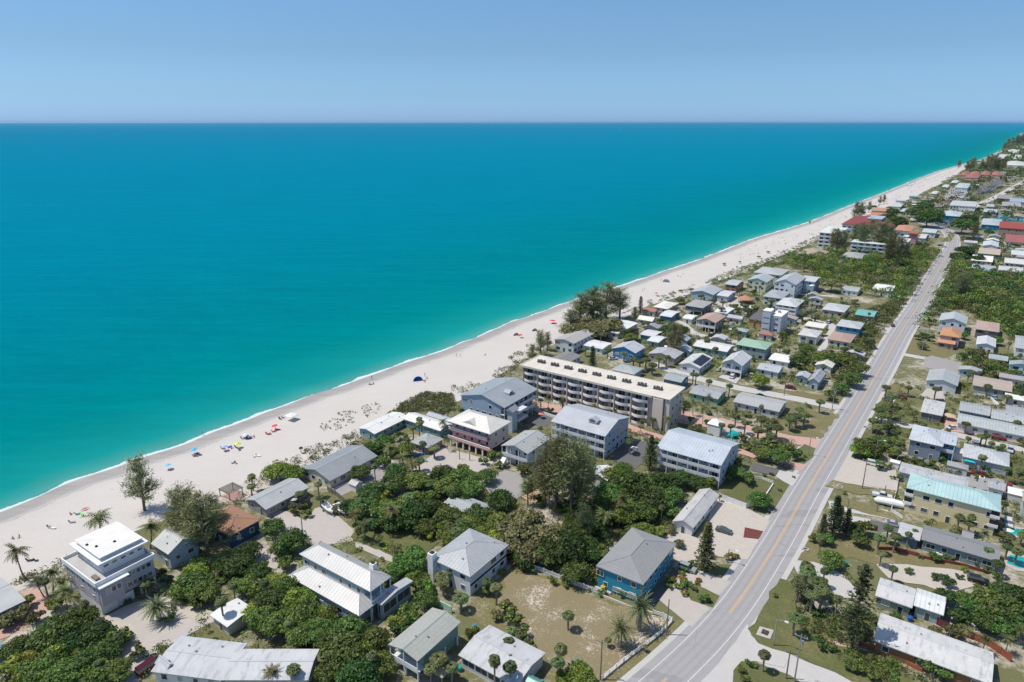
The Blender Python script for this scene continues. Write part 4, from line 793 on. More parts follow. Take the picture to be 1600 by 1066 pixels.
# pink banded three storey villa with garages below
root, L, D = special('pinkish three storey villa with red striped balconies above open garages', 'the pink banded villa', (697,658), (767,678), (800,658), 9.6, 'villa', 'villa')
X, Y = L/2, D/2; PK = wallmat((.50,.44,.41), 'stucco'); RS = plain('red_band', (.52,.16,.12), .7); z = 9.6
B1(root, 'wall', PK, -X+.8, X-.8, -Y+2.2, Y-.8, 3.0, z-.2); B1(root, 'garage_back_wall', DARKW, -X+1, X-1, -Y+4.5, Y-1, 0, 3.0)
q = min(X, Y)*.98
MB().add([(-X,-Y,z),(X,-Y,z),(X,Y,z),(-X,Y,z),(-X+q,0,z+2.6),(X-q,0,z+2.6),(-X,-Y,z-.25),(X,-Y,z-.25),(X,Y,z-.25),(-X,Y,z-.25)], [(0,1,5,4),(1,2,5),(2,3,4,5),(3,0,4),(0,6,7,1),(1,7,8,2),(2,8,9,3),(3,9,6,0),(9,8,7,6)]).obj('roof', roofmat('metal', (.74,.73,.69)), root)
MB().add([(-4,-Y+1.2,z+.4),(3,-Y+1.2,z+.4),(-.5,-Y+1.2,z+1.9),(-.5,-Y+5.5,z+1.9),(-4,-Y+4,z+1.2),(3,-Y+4,z+1.2)], [(0,1,2),(0,2,3,4),(1,5,3,2)]).obj('gablet', roofmat('metal', (.72,.71,.68)), root)
for zz, yo in ((3.0, 0), (6.2, .5)):
    bal = B1(root, 'balcony', RS, -X+.1, X-.4-yo*3, -Y+.3+yo, -Y+2.19, zz-.3, zz); MB().box(-X+.1, X-.4-yo*3, -Y+.26+yo, -Y+.4+yo, zz+.0, zz+.9).obj('parapet_rail', plain('pink_rail', (.62,.45,.42), .7), bal)
    MB().box(-X+.08, X-.38-yo*3, -Y+.2+yo, -Y+.44+yo, zz+.9, zz+1.05).obj('handrail', WHITE, bal)
for xx in np.linspace(-X+1.0, X-1.0, 7): B1(root, 'column', WHITE, xx-.22, xx+.22, -Y+.5, -Y+.95, 0, 2.7)
for f in (4.3, 7.6):
    for xx in np.linspace(-X+3, X-3, 5): window(root, xx, -Y+2.16, f, 0, 1.1, 1.2 if f < 5 else .8)
    for yy in (-2, 2.5): window(root, X-.76, yy, f, math.pi/2, 1.2, 1.2)
# grey tower house
root, L, D = special('pale lilac square house with a tall stair tower and flat white roof', 'the lilac tower house', (1194,489), (1219,496), (1231,487), 11, 'tower_house', 'house')
X, Y = L/2, D/2; TW = wallmat((.50,.53,.60), 'stucco')
B1(root, 'wall', TW, -X*.1, X, -Y, Y, 0, 10.6); B1(root, 'roof', roofmat('flat', (.80,.80,.79)), -X*.1-.1, X+.1, -Y-.1, Y+.1, 10.6, 10.9)
B1(root, 'stair_tower', wallmat((.46,.50,.57), 'stucco'), -X, -X*.12, -Y-1.5, -Y+5, 0, 13); B1(root, 'tower_roof', roofmat('flat', (.74,.76,.78)), -X-.1, -X*.12+.1, -Y-1.6, -Y+5.1, 13, 13.3)
for f in (3, 6.2, 9.2):
    MB().box(-X*.9, -X*.2, -Y-1.56, -Y-1.5, f, f+.35).obj('dark_band', DARKW, root); window(root, X*.5, -Y-.04, f, 0, 1.8, 1.2); window(root, X+.04, 0, f, math.pi/2, 1.6, 1.2)
B1(root, 'roof_tank', METAL, X*.2, X*.5, 0, 1.2, 10.89, 12)
# beach hotel
HW = wallmat((.60,.66,.70), 'stucco'); HF = roofmat('flat', (.66,.70,.70))
def hotel(label, short, A, B, C, z, nf, roof, wall, name='hotel', rise=0, red=None):
    root, L, D = special(label, short, A, B, C, z, name, name); X, Y = L/2, D/2
    B1(root, 'wall', wall, -X+1, X-.4, -Y+1.6, Y-.4, 0, z-.3)
    if rise:
        q = min(X, Y)*.9
        v = [(-X,-Y,z),(X,-Y,z),(X,Y,z),(-X,Y,z)]; a = (X-q, 0) if X > Y else (0, Y-q)
        v += [(-a[0],-a[1],z+rise),(a[0],a[1],z+rise)]+[(x_, y_, z-.3) for x_, y_, _ in v[:4]]
        fs = [(0,1,5,4),(1,2,5),(2,3,4,5),(3,0,4)] if X > Y else [(0,1,4),(1,2,5,4),(2,3,5),(3,0,4,5)]
        MB().add(v, fs+[(0,6,7,1),(1,7,8,2),(2,8,9,3),(3,9,6,0),(9,8,7,6)]).obj('roof', roof, root)
    else: B1(root, 'roof', roof, -X, X, -Y, Y, z-.3, z)
    for f in range(nf):
        zz = f*(z-.3)/nf
        bal = B1(root, 'balcony', RAIL, -X+.3, X-.6, -Y+.3, -Y+1.59, zz, zz+.9)
        for xx in np.arange(-X+3, X-2, 5): put('window', winmesh(3, 1.4, 'pane'), root, (xx, -Y+1.56, zz+1.9))
    return root
hotel('white balconied beach hotel block nearest the sand with flat roof', 'the beachside hotel block', (1283,362), (1312,367), (1322,357), 14, 4, HF, HW)
hotel('long white balconied hotel wing behind the dark casuarina grove', 'the long hotel wing', (1330,377), (1412,386), (1424,374), 13, 4, HF, HW)
hotel('low hotel lobby with broad dark red roof', None, (1319,350), (1395,357), (1404,342), 9, 2, roofmat('tile', (.23,.055,.05)), HW, 'hotel_lobby', 3)
hotel('hotel hall with flat blue grey roof between the red roofs', None, (1355,341), (1378,343), (1384,338), 13, 2, roofmat('flat', (.36,.46,.54)), HW, 'hotel_hall')
hotel('hotel gatehouse with orange red roof beside the pink tower', None, (1398,359), (1424,362), (1429,354), 12, 2, roofmat('tile', (.52,.26,.17)), HW, 'hotel_gatehouse', 1.5)
root, L, D = special('tall pink hotel tower slab with orange tiled cap', 'the pink tower', (1422,364), (1433,365), (1435,362), 17, 'tower', 'tower')
X, Y = L/2, D/2; B1(root, 'wall', wallmat((.52,.30,.31), 'stucco'), -X, X, -Y, Y, 0, 15); B1(root, 'cap', roofmat('tile', (.40,.14,.08)), -X-1, X+1, -Y-1, Y+1, 15.6, 17); B1(root, 'dark_band', DARKW, -X-.1, X+.1, -Y-.1, Y+.1, 15, 15.6)
root, L, D = special('narrow pink hotel stair tower shorter than its neighbour', None, (1411,370), (1419,371), (1421,369), 12, 'tower', 'tower')
X, Y = L/2, D/2; B1(root, 'wall', wallmat((.50,.31,.31), 'stucco'), -X, X, -Y, Y, 0, 12); B1(root, 'cap', wallmat((.6,.62,.64), 'stucco'), -X-.1, X+.1, -Y-.1, Y+.1, 12, 12.4)
# orange thatch hut
x, y = G(1165, 466, 3); root = empty('round_hut', (x, y, 0), 0, 'round open hut with conical orange tiled roof', 'hut'); LAND.append(('the round orange hut', x, y, ''))
MB().cone((0,0,2.8), 5.2, 2.2, 16).obj('roof', roofmat('tile', (.50,.24,.15)), root)
for k in range(6): MB().tube([(4.2*math.cos(k*1.047), 4.2*math.sin(k*1.047), 0), (4.2*math.cos(k*1.047), 4.2*math.sin(k*1.047), 2.9)], .15).obj('post', BROWNWOOD, root)
# dormers, stair tower, lean-tos attached as named parts
def on(short):                                              # root empty of a landmark building
    for o in COL.objects:
        if o.type == 'EMPTY' and o.parent is None and any(s == short and abs(o.location.x-x) < .01 and abs(o.location.y-y) < .01 for s, x, y, _ in LAND): return o
def dormer(root, x, y, z, w, d, hgt, rm, rz=0):
    o = MB().add([(-w/2,-d,0),(w/2,-d,0),(w/2,-d,hgt*.6),(0,-d,hgt),(-w/2,-d,hgt*.6),(-w/2,0,0),(w/2,0,0),(w/2,0,hgt*.6),(0,0,hgt),(-w/2,0,hgt*.6)], [(0,1,2,3,4),(9,8,7,6,5),(0,4,9,5),(1,6,7,2)]).obj('dormer', WHITE, root, (x, y, z)); o.rotation_euler = (0, 0, rz)
    MB().add([(-w/2-.3,-d-.3,hgt*.6-.1),(0,-d-.3,hgt+.1),(0,.2,hgt+.1),(-w/2-.3,.2,hgt*.6-.1),(w/2+.3,-d-.3,hgt*.6-.1),(w/2+.3,.2,hgt*.6-.1)], [(0,1,2,3),(1,4,5,2)]).obj('dormer_roof', roofmat(*rm), o)
    put('pane', winmesh(w*.6, hgt*.4, 'pane'), o, (0, -d-.03, hgt*.35))
r = on('the grey three level house'); dormer(r, 3.5, -3.2, 10.6, 3.2, 2.2, 1.7, ('metal', (.50,.53,.58)))
r = on('the blue grey condominium'); dormer(r, 4, -1, 10.6, 3, 2.4, 1.6, ('metal', (.36,.40,.44)), 1.57)
cn = COL.objects
def addbox(r, nm, mat, *bx): return MB().box(*bx).obj(nm, mat, r)
st = wallmat((.46,.52,.58), 'siding')
b_ = MB().box(11.2, 13.6, -10.5, -7.2, 0, 8.4); b_.obj('stair_tower', st, r); MB().add([(10.6,-11,8.5),(14.2,-11,8.5),(14.2,-6.7,8.5),(10.6,-6.7,8.5),(12.4,-11,9.9),(12.4,-6.7,9.9)], [(0,1,4),(1,2,5,4),(2,3,5),(3,0,4,5),(3,2,1,0)]).obj('stair_roof', roofmat('metal', (.36,.40,.44)), r)
for zz in (3.2, 6.3): addbox(r, 'landing', RAIL, 11.1, 14.0, -7.2, -1, zz, zz+1.0)
r = on('the white carport house')
MB().add([(-8.6,-4,0),(-7.4,-4,0),(-5.6,-4,2.7),(-5.6,-4,3.1),(-5.9,-4,3.1),(-8.6,-2.6,0),(-7.4,-2.6,0),(-5.6,-2.6,2.7),(-5.6,-2.6,3.1),(-5.9,-2.6,3.1)], [(0,1,2,3,4),(9,8,7,6,5),(0,4,9,5),(4,3,8,9),(1,6,7,2)]).obj('staircase', WHITE, r)
r = on('the turquoise house')
MB().box(-6.4, -1.8, -10.7, -9.9, 0, .35).obj('front_step', CONC, r)
window(r, 1.6, -9.86, 1.5, 0, 6.2, 1.1); window(r, -5.2, -9.86, 4.4, 0, 1.8, 1.3)
r = on('the two balcony house'); MB().add([(-5,-9.5,0),(-3.4,-9.5,0),(-3.4,-6.6,2.6),(-5,-6.6,2.6),(-5,-6.6,0),(-3.4,-6.6,0)], [(0,1,2,3),(0,3,4),(1,5,2),(3,2,5,4)]).obj('staircase', WHITE, r)
r = on('the big yellow building')
for zz in (2.6, 5.4):
    for sx in (-1, 1):
        bb = MB().box(9.3 if sx > 0 else -11.6, 11.6 if sx > 0 else -9.3, -5.35, -4.6, zz, zz+.9).obj('balcony', WHITE, r); MB().box(9.5 if sx > 0 else -11.4, 11.4 if sx > 0 else -9.5, -5.2, -4.55, zz+.95, zz+2.2).obj('opening', DARKW, bb)
# swimming pools with decks
POOL = plain('pool_water', (.01, .36, .34), .12, .1, .3, 0, .5)
def pool(pts, deck, label):
    w_ = [G(*p) for p in pts]; d_ = [G(*p) for p in deck]; c = np.mean(w_, 0); root = empty('swimming_pool', (c[0], c[1], 0), 0, label, 'swimming pool')
    MB().prism([(x-c[0], y-c[1]) for x, y in d_][::-1], .0, .24).obj('pool_deck', GM['driveway'], root); MB().prism([(x-c[0], y-c[1]) for x, y in w_][::-1], .1, .26).obj('pool_basin', POOL, root)
pool([(1130,683),(1142,672),(1156,677),(1151,690)], [(1122,686),(1140,666),(1176,676),(1168,692),(1150,697)], 'turquoise swimming pool behind the blue roofed apartments')
pool([(1573,881),(1578,868),(1604,873),(1604,890),(1590,888)], [(1566,882),(1572,862),(1612,868),(1612,896),(1588,893)], 'green blue swimming pool at the right edge by fan palms')
pool([(1570,829),(1580,826),(1600,830),(1598,838),(1578,836)], [(1560,830),(1578,822),(1610,828),(1608,842),(1568,840)], 'small shaded pool behind the big yellow building')
pool([(1570,594),(1576,588),(1602,592),(1600,600)], [(1566,595),(1574,586),(1606,590),(1604,603)], 'dark teal pool sliver beside the tan roofed ranch house')
MB().add([(*G(u, v), .3) for u, v in [(1553,343),(1560,337),(1640,341),(1660,352),(1600,348)]], [(0,1,2,3,4)][::-1]).obj('canal_water', plain('canal', (.03,.22,.24), .12, .15, .1), kind='structure')
# ------------------------------------------------------------------ vegetation prototypes
def limbs(m, h, spread, n=5, r=.16):
    m.tube([(0,0,-.3), (.08,.05,h*.3), (-.05,.1,h*.5)], [r*1.3, r, r*.8], 7)
    for k in range(n):
        a = k*2.4+.3; m.tube([(0,.06,h*(.28+.04*k)), (spread*.5*math.cos(a), spread*.5*math.sin(a), h*.55), (spread*math.cos(a), spread*math.sin(a), h*.78)], [r*.7, r*.45, r*.15], 5, False)
    return m
def blob(W, Hh, nl, per, size, seed, flat=.7):
    r_ = np.random.default_rng(seed); pts = []; nr = []; sz = []
    for k in range(nl):
        a = r_.uniform(0, 6.283); q = math.sqrt(r_.uniform(0, 1))*.36*W; zc = Hh*(.42+.32*r_.uniform(0, 1)*(1-(q/(.36*W))**2*.7))
        R = W*r_.uniform(.13, .21); c = np.array([q*math.cos(a), q*math.sin(a), zc])
        v = r_.normal(size=(per, 3)); v /= np.linalg.norm(v, axis=1)[:, None]; v[:, 2] = np.where(v[:, 2] < -.35, -v[:, 2], v[:, 2])
        rad = R*(1-.28*r_.uniform(0, 1, (per, 1))**2+.14*r_.normal(size=(per, 1)).clip(-1, 1.6))
        pp = c+v*rad*np.array([1, 1, flat*Hh/W*1.25]); pts.append(pp); nr.append(v+r_.normal(0, .55, v.shape)+[0, 0, .25]); sz.append(size*r_.uniform(.55, 1.35, per))
    return np.concatenate(pts), np.concatenate(nr), np.concatenate(sz)
PROTO = {}
HIDE = []
def proto(key, name, build_trunk, build_crown, mats, W, Hh, zc):
    root = bpy.data.objects.new(name, None); t_ = bpy.data.objects.new('trunk', build_trunk.mesh('trunk', mats[0])); c_ = bpy.data.objects.new('crown', build_crown.mesh('crown', mats[1]))
    PROTO.setdefault(key, []).append((name, t_.data, c_.data, W, Hh, zc))
for kind, nm in (('Bd', 'broadleaf_tree'), ('Bm', 'leafy_tree'), ('Bl', 'leafy_tree'), ('O', 'shade_tree')):
    for v in range(3):
        for W, Hh, nl, per, s_ in ((4.5, 3.8, 12, 95, .50), (9.5, 7.4, 26, 150, .62)):
            c_ = MB().leaves(*blob(W, Hh, nl, per, s_, v*7+len(kind)+int(W)+ord(kind[-1])), asp=.75); proto(kind+('s' if W < 6 else 'b'), nm, limbs(MB(), Hh, W*.3), c_, (BARK, FOL[kind]), W, Hh, Hh*.56)
for kind in ('sh', 'Y', 'R'):
    for v in range(3):
        c_ = MB().leaves(*blob(2.4, 1.9, 7, 60, .34, v+91+ord(kind[0])), asp=.75); proto(kind, 'shrub', MB().tube([(0,0,-.2), (0,0,.9)], .06, 5), c_, (BARK, FOL[{'sh': 'Bm', 'Y': 'Y', 'R': 'R'}[kind]]), 2.4, 1.9, 1.0)
def casuarina(seed, Hh=14):
    r_ = np.random.default_rng(seed); T = MB(); C_ = MB(); T.tube([(0,0,-.4), (.2,.1,Hh*.4), (-.1,.3,Hh*.75), (0,.2,Hh*.96)], [.34, .24, .13, .04], 7)
    P_ = []; N_ = []; S_ = []; TG = []
    for k in range(46):
        f = r_.uniform(.14, .98); a = r_.uniform(0, 6.283); ln = Hh*(.10+.27*(1-f)**.6*r_.uniform(.6, 1.1)); up = r_.uniform(.35, 1.0)
        d = np.array([math.cos(a), math.sin(a), up]); d /= np.linalg.norm(d); o = np.array([0, .2*f, Hh*f*.94])
        e = o+d*ln; T.tube([tuple(o), tuple(o+d*ln*.6), tuple(e)], [.08, .05, .02], 4, False)
        n = 84; s_ = r_.uniform(.25, 1.05, (n, 1)); p_ = o+d*ln*s_+r_.normal(0, .26+.035*Hh*.55, (n, 3))*(.45+s_*.6); P_.append(p_)
        tg = np.tile(d+[0, 0, .15], (n, 1))+r_.normal(0, .35, (n, 3)); TG.append(tg); N_.append(r_.normal(size=(n, 3))+[0, 0, .4]); S_.append(r_.uniform(.4, 1.1, n))
    C_.leaves(np.concatenate(P_), np.concatenate(N_), np.concatenate(S_), asp=.16, tang=np.concatenate(TG)); return T, C_
for v in range(3):
    T, C_ = casuarina(v+5); proto('C', 'casuarina_tree', T, C_, (BARK, FOL['C']), 8, 14, 7.5)
def norfolk(seed, Hh=13, wid=.21, irr=.12):
    r_ = np.random.default_rng(seed); T = MB().tube([(0,0,-.3), (.1,0,Hh*.5), (0,.1,Hh)], [.3, .2, .03], 7); P_ = []; N_ = []; S_ = []; TG = []
    z = Hh*.12
    while z < Hh*.985:
        R = Hh*wid*(1-z/Hh)**.72*(1+r_.normal(0, irr))+.25; nb_ = 7; a0 = r_.uniform(0, 6)
        for b in range(nb_):
            a = a0+b*6.283/nb_+r_.normal(0, .12); d = np.array([math.cos(a), math.sin(a), .18]); L_ = R*r_.uniform(.8, 1.1); n = 26
            s_ = r_.uniform(.12, 1.05, (n, 1)); side = np.array([-d[1], d[0], 0])
            P_.append(np.array([0, 0, z])+d*L_*s_+side*r_.normal(0, .22, (n, 1))+r_.normal(0, .08, (n, 3))); N_.append(r_.normal(0, .35, (n, 3))+[0, 0, 1]); TG.append(np.tile(d, (n, 1))+side*r_.normal(0, .7, (n, 1))); S_.append(r_.uniform(.35, .75, n))
        z += Hh*.052
    return T, MB().leaves(np.concatenate(P_), np.concatenate(N_), np.concatenate(S_), asp=.42, tang=np.concatenate(TG))
for v in range(2): T, C_ = norfolk(v+50); proto('N', 'pine_tree', T, C_, (BARK, FOL['N']), 5.4, 13, 6.2)
T, C_ = norfolk(77, 20, .17, .33); proto('Ni', 'pine_tree', T, C_, (BARK, FOL['N']), 7, 20, 9)
def frond(m, o, a, el, ln, curve, wid, n=7, fold=.35, jag=True, r_=rng):
    p = np.array(o, float); d = np.array([math.cos(a)*math.cos(el), math.sin(a)*math.cos(el), math.sin(el)]); side = np.array([-math.sin(a), math.cos(a), 0]); st_ = ln/n; pts = [p.copy()]
    for k in range(n): d = d+np.array([0, 0, -curve/n]); d /= np.linalg.norm(d); p = p+d*st_; pts.append(p.copy())
    for k in range(n):
        w_ = wid*math.sin(math.pi*(.18+.82*(k+.6)/n)**.8)+.05; a_, b_ = pts[k], pts[k+1]; up = np.cross(side, b_-a_); up /= np.linalg.norm(up)+1e-9
        for s_ in (-1, 1):
            t1 = a_*.3+b_*.7+side*s_*w_-up*w_*fold*-1*-1+(b_-a_)*.7; t1[2] -= w_*fold
            m.add([tuple(a_), tuple(b_*.75+a_*.25), tuple(t1)], [(0, 1, 2)]); t2 = a_*.8+b_*.2+side*s_*w_*.92+(b_-a_)*.7; t2[2] -= w_*fold*1.2
            m.add([tuple(a_*.6+b_*.4), tuple(b_), tuple(t2+(b_-a_)*.45)], [(0, 1, 2)])
for v in range(3):
    r_ = np.random.default_rng(v+300); Hh = 8; T = MB().tube([(0,0,-.3), (.5,.15,Hh*.35), (.75,.3,Hh*.7), (.7,.4,Hh)], [.24, .16, .13, .12], 7); C_ = MB(); o = (.7, .4, Hh)
    for k in range(19): frond(C_, o, k*2.399+r_.normal(0, .15), [1.15, .75, .35, .0, -.35][k % 5]+r_.normal(0, .08), r_.uniform(2.7, 3.5), 1.35, .62, fold=.7)
    proto('K', 'coconut_palm', T, C_, (PBARK, FOL['K']), 6.0, Hh, Hh)
for v in range(2):
    r_ = np.random.default_rng(v+400); Hh = 4; T = MB().tube([(0,0,-.3), (0,0,Hh*.6), (0,0,Hh)], [.42, .36, .48], 9); C_ = MB()
    for k in range(58): frond(C_, (0, 0, Hh), k*2.399+r_.normal(0, .1), math.radians(82-118*(k/58)**.9)+r_.normal(0, .05), r_.uniform(2.6, 3.2), .95, .30, 8, .45)
    proto('D', 'date_palm', T, C_, (PBARK, FOL['D']), 5.6, Hh, Hh)
for v in range(3):
    r_ = np.random.default_rng(v+500); Hh = 5; T = MB().tube([(0,0,-.3), (.06,.05,Hh*.5), (0,0,Hh)], [.2, .16, .19], 7); C_ = MB()
    for k in range(50):
        a = k*2.399; el = math.asin(max(-.8, .99-1.75*(k/50)))+r_.normal(0, .1); R = r_.uniform(.45, .95); d = np.array([math.cos(a)*math.cos(el), math.sin(a)*math.cos(el), math.sin(el)]); o = np.array([0, 0, Hh+.1]); c = o+d*R
        s1 = np.array([-math.sin(a), math.cos(a), 0.0]); c = o+d*R*.75; hd = np.array([math.cos(a), math.sin(a), -.15]); d = d*.45+hd*.75; d /= np.linalg.norm(d)
        s2 = np.cross(s1, d)
        for b in range(7):
            t_ = (b-3)*.42; dd = d*math.cos(t_)+s1*math.sin(t_); L_ = .62*(1-.05*abs(b-3)); sd_ = s1*math.cos(t_)-d*math.sin(t_); tip = c+dd*L_; tip[2] -= .22
            C_.add([tuple(c-sd_*.03), tuple(c+dd*L_*.55+sd_*.10), tuple(tip), tuple(c+dd*L_*.55-sd_*.10)], [(0, 1, 2, 3)])
    proto('S', 'fan_palm', T, C_, (PBARK, FOL['S']), 2.9, Hh, Hh)
HIDE.append(None)
DESC = {'Bd': 'dark leafy tree', 'Bm': 'mid green leafy tree', 'Bl': 'bright green leafy tree', 'O': 'brownish olive tree', 'C': 'feathery casuarina tree', 'N': 'dark conical pine', 'Ni': 'tall ragged dark pine', 'S': 'fan palm', 'K': 'coconut palm', 'D': 'stout date palm', 'sh': 'low green shrub', 'Y': 'yellow green shrub', 'R': 'reddish shrub'}
GRP = {'Bd': 'leafy trees', 'Bm': 'leafy trees', 'Bl': 'leafy trees', 'O': 'leafy trees', 'C': 'casuarina trees', 'N': 'pines', 'Ni': 'pines', 'S': 'fan palms', 'K': 'coconut palms', 'D': 'date palms', 'sh': 'shrubs', 'Y': 'shrubs', 'R': 'shrubs'}
AUTO = []          # (object, description, u, v) waiting for a label
def plant(kind, x, y, s, hs=None, rz=None):
    key = kind
    if kind in ('Bd', 'Bm', 'Bl', 'O'): key = kind+('s' if s < 6.3 else 'b')
    pr = random.choice(PROTO[key]); name, tm, cm, W, Hh, zc = pr
    root = empty(name, (x, y, 0), random.uniform(0, 6.28) if rz is None else rz); k = s/W; root.scale = (k, k, hs if hs else k)
    for nm, me in (('trunk', tm), ('crown', cm)):
        o = bpy.data.objects.new(nm, me); link(o); o.parent = root
    root['category'] = 'shrub' if name == 'shrub' else 'palm' if 'palm' in name else 'tree'; root['group'] = GRP[kind]
    u, v = P(x, y, 0); AUTO.append((root, DESC[kind], u, v)); return root
def at_crown(kind, u, v, wpx, hh=None):
    """u, v, wpx: crown centre and width in the photo"""
    t0 = H/(F*ST+(v-533)*CT); s = wpx*t0*(1.14 if kind in ('Bd','Bm','Bl','O','S') else 1.0); key = kind if kind not in ('Bd','Bm','Bl','O') else kind+('s' if s < 6.3 else 'b'); _, _, _, W, Hh, zc = PROTO[key][0]
    if kind in ('S', 'K', 'D'):
        hh = hh or {'S': 5, 'K': 7, 'D': 4.5}[kind]; x, y = G(u, v, hh); return plant(kind, x, y, s, hh/Hh)
    hh = hh or min(s/W*Hh, 10.5 if v > 420 else 19); x, y = G(u, v, hh*zc/Hh); return plant(kind, x, y, s, hh/Hh)
def at_base(kind, u, v, hh, wm=None):
    x, y = G(u, v); W, Hh = PROTO[kind][0][3:5]; return plant(kind, x, y, wm or W*hh/Hh, hh/Hh)
CR = {
'Bd': '85,985,62 125,962,46 150,988,50 110,1005,46 62,1000,44 70,1030,40 385,862,42 372,882,46 402,888,38 352,880,34 455,842,46 438,858,32 424,820,34 425,935,50 448,915,44 540,1015,66 560,1050,60 515,1045,44 585,765,42 612,752,40 640,800,52 612,812,40 668,790,44 700,805,40 745,800,42 782,780,44 880,850,64 905,828,46 850,862,48 915,850,40 1010,775,54 985,755,56 1040,752,44 1062,745,34 935,790,44 925,815,40 900,790,40 903,890,46 925,862,34 820,870,36 1560,945,60 1590,930,50 1530,950,44 1580,968,46 1545,968,40 690,740,44 560,735,30 715,770,40 985,520,26 1050,512,30 1065,515,24 1478,930,30 1500,962,30 1505,349,32 1513,343,26 1438,332,30 1450,340,34 1460,332,28 1445,322,26 1388,340,26 1402,346,30 1396,330,18 1425,330,18 1405,412,30 1418,425,26 1530,402,18 1500,400,24 1508,390,22 1545,362,14',
'Bm': '60,1040,54 100,1050,56 135,1030,50 165,1015,48 185,1045,46 30,1010,46 150,1060,46 300,910,48 318,925,44 285,920,36 410,962,46 438,975,50 470,955,52 492,985,46 468,990,44 505,960,38 380,910,36 405,915,34 545,985,56 580,1000,50 595,1035,46 520,1000,50 575,700,26 600,690,34 632,700,30 620,735,34 652,750,40 570,790,42 600,795,42 560,815,24 640,870,48 625,885,34 610,900,28 655,905,34 665,935,36 640,955,36 625,975,32 720,745,46 738,762,40 762,742,30 700,760,40 665,820,34 700,835,34 730,825,38 755,830,36 780,815,40 960,770,50 975,800,44 1005,795,44 1030,780,40 950,740,34 1048,770,36 1085,752,28 1005,830,36 1025,850,28 1298,872,36 1186,778,34 1330,825,28 1352,822,30 1345,840,26 1510,938,36 1570,925,40 1600,950,36 1560,975,36 1480,905,22 1462,900,14 1355,695,40 1378,688,26 1400,690,24 1395,705,22 1415,1012,28 1450,1030,34 1475,1048,28 1212,930,8 1290,840,24 895,870,32 735,990,20 940,860,30 895,845,40 1098,760,22 1110,750,22 1150,735,28 1170,745,24 1150,720,22 1215,712,34 1190,705,28 1345,575,28 1300,560,26 1280,555,30 1250,560,28 1262,545,24 1320,560,28 1335,590,30 1315,605,24 1298,615,20',
'Bl': '150,1042,40 30,1058,36 60,1022,34 400,955,40 500,962,40 470,975,36 590,770,34 625,790,34 735,812,34 770,838,34 985,790,36 1020,772,34 85,1020,44 50,1020,40 175,1000,38 120,1015,34 20,1040,40 305,892,38 325,905,30 430,910,40 455,935,44 480,930,36 480,965,36 535,1005,50 560,1020,50 545,1040,46 905,1052,44 880,1060,30 668,832,20 975,730,26 430,732,38 458,738,32 1035,770,30 1010,755,34 1345,702,30 1372,705,22 1440,1020,24 1295,890,10 1186,592,28 985,524,22 920,682,26 865,695,20 700,790,26 1545,935,36 1585,950,34 830,845,40 665,912,28 645,900,26 760,655,12',
'O': '898,516,40 928,514,46 955,506,36 915,505,40 822,822,76 858,838,60 800,845,46 835,858,50 745,895,16 30,955,30 12,965,30 55,960,24 1352,985,24 1362,968,16 1050,825,17 1062,848,16 1490,985,26 1415,995,14 1465,985,22 1240,475,30 1300,443,30 620,860,20 775,960,20'}
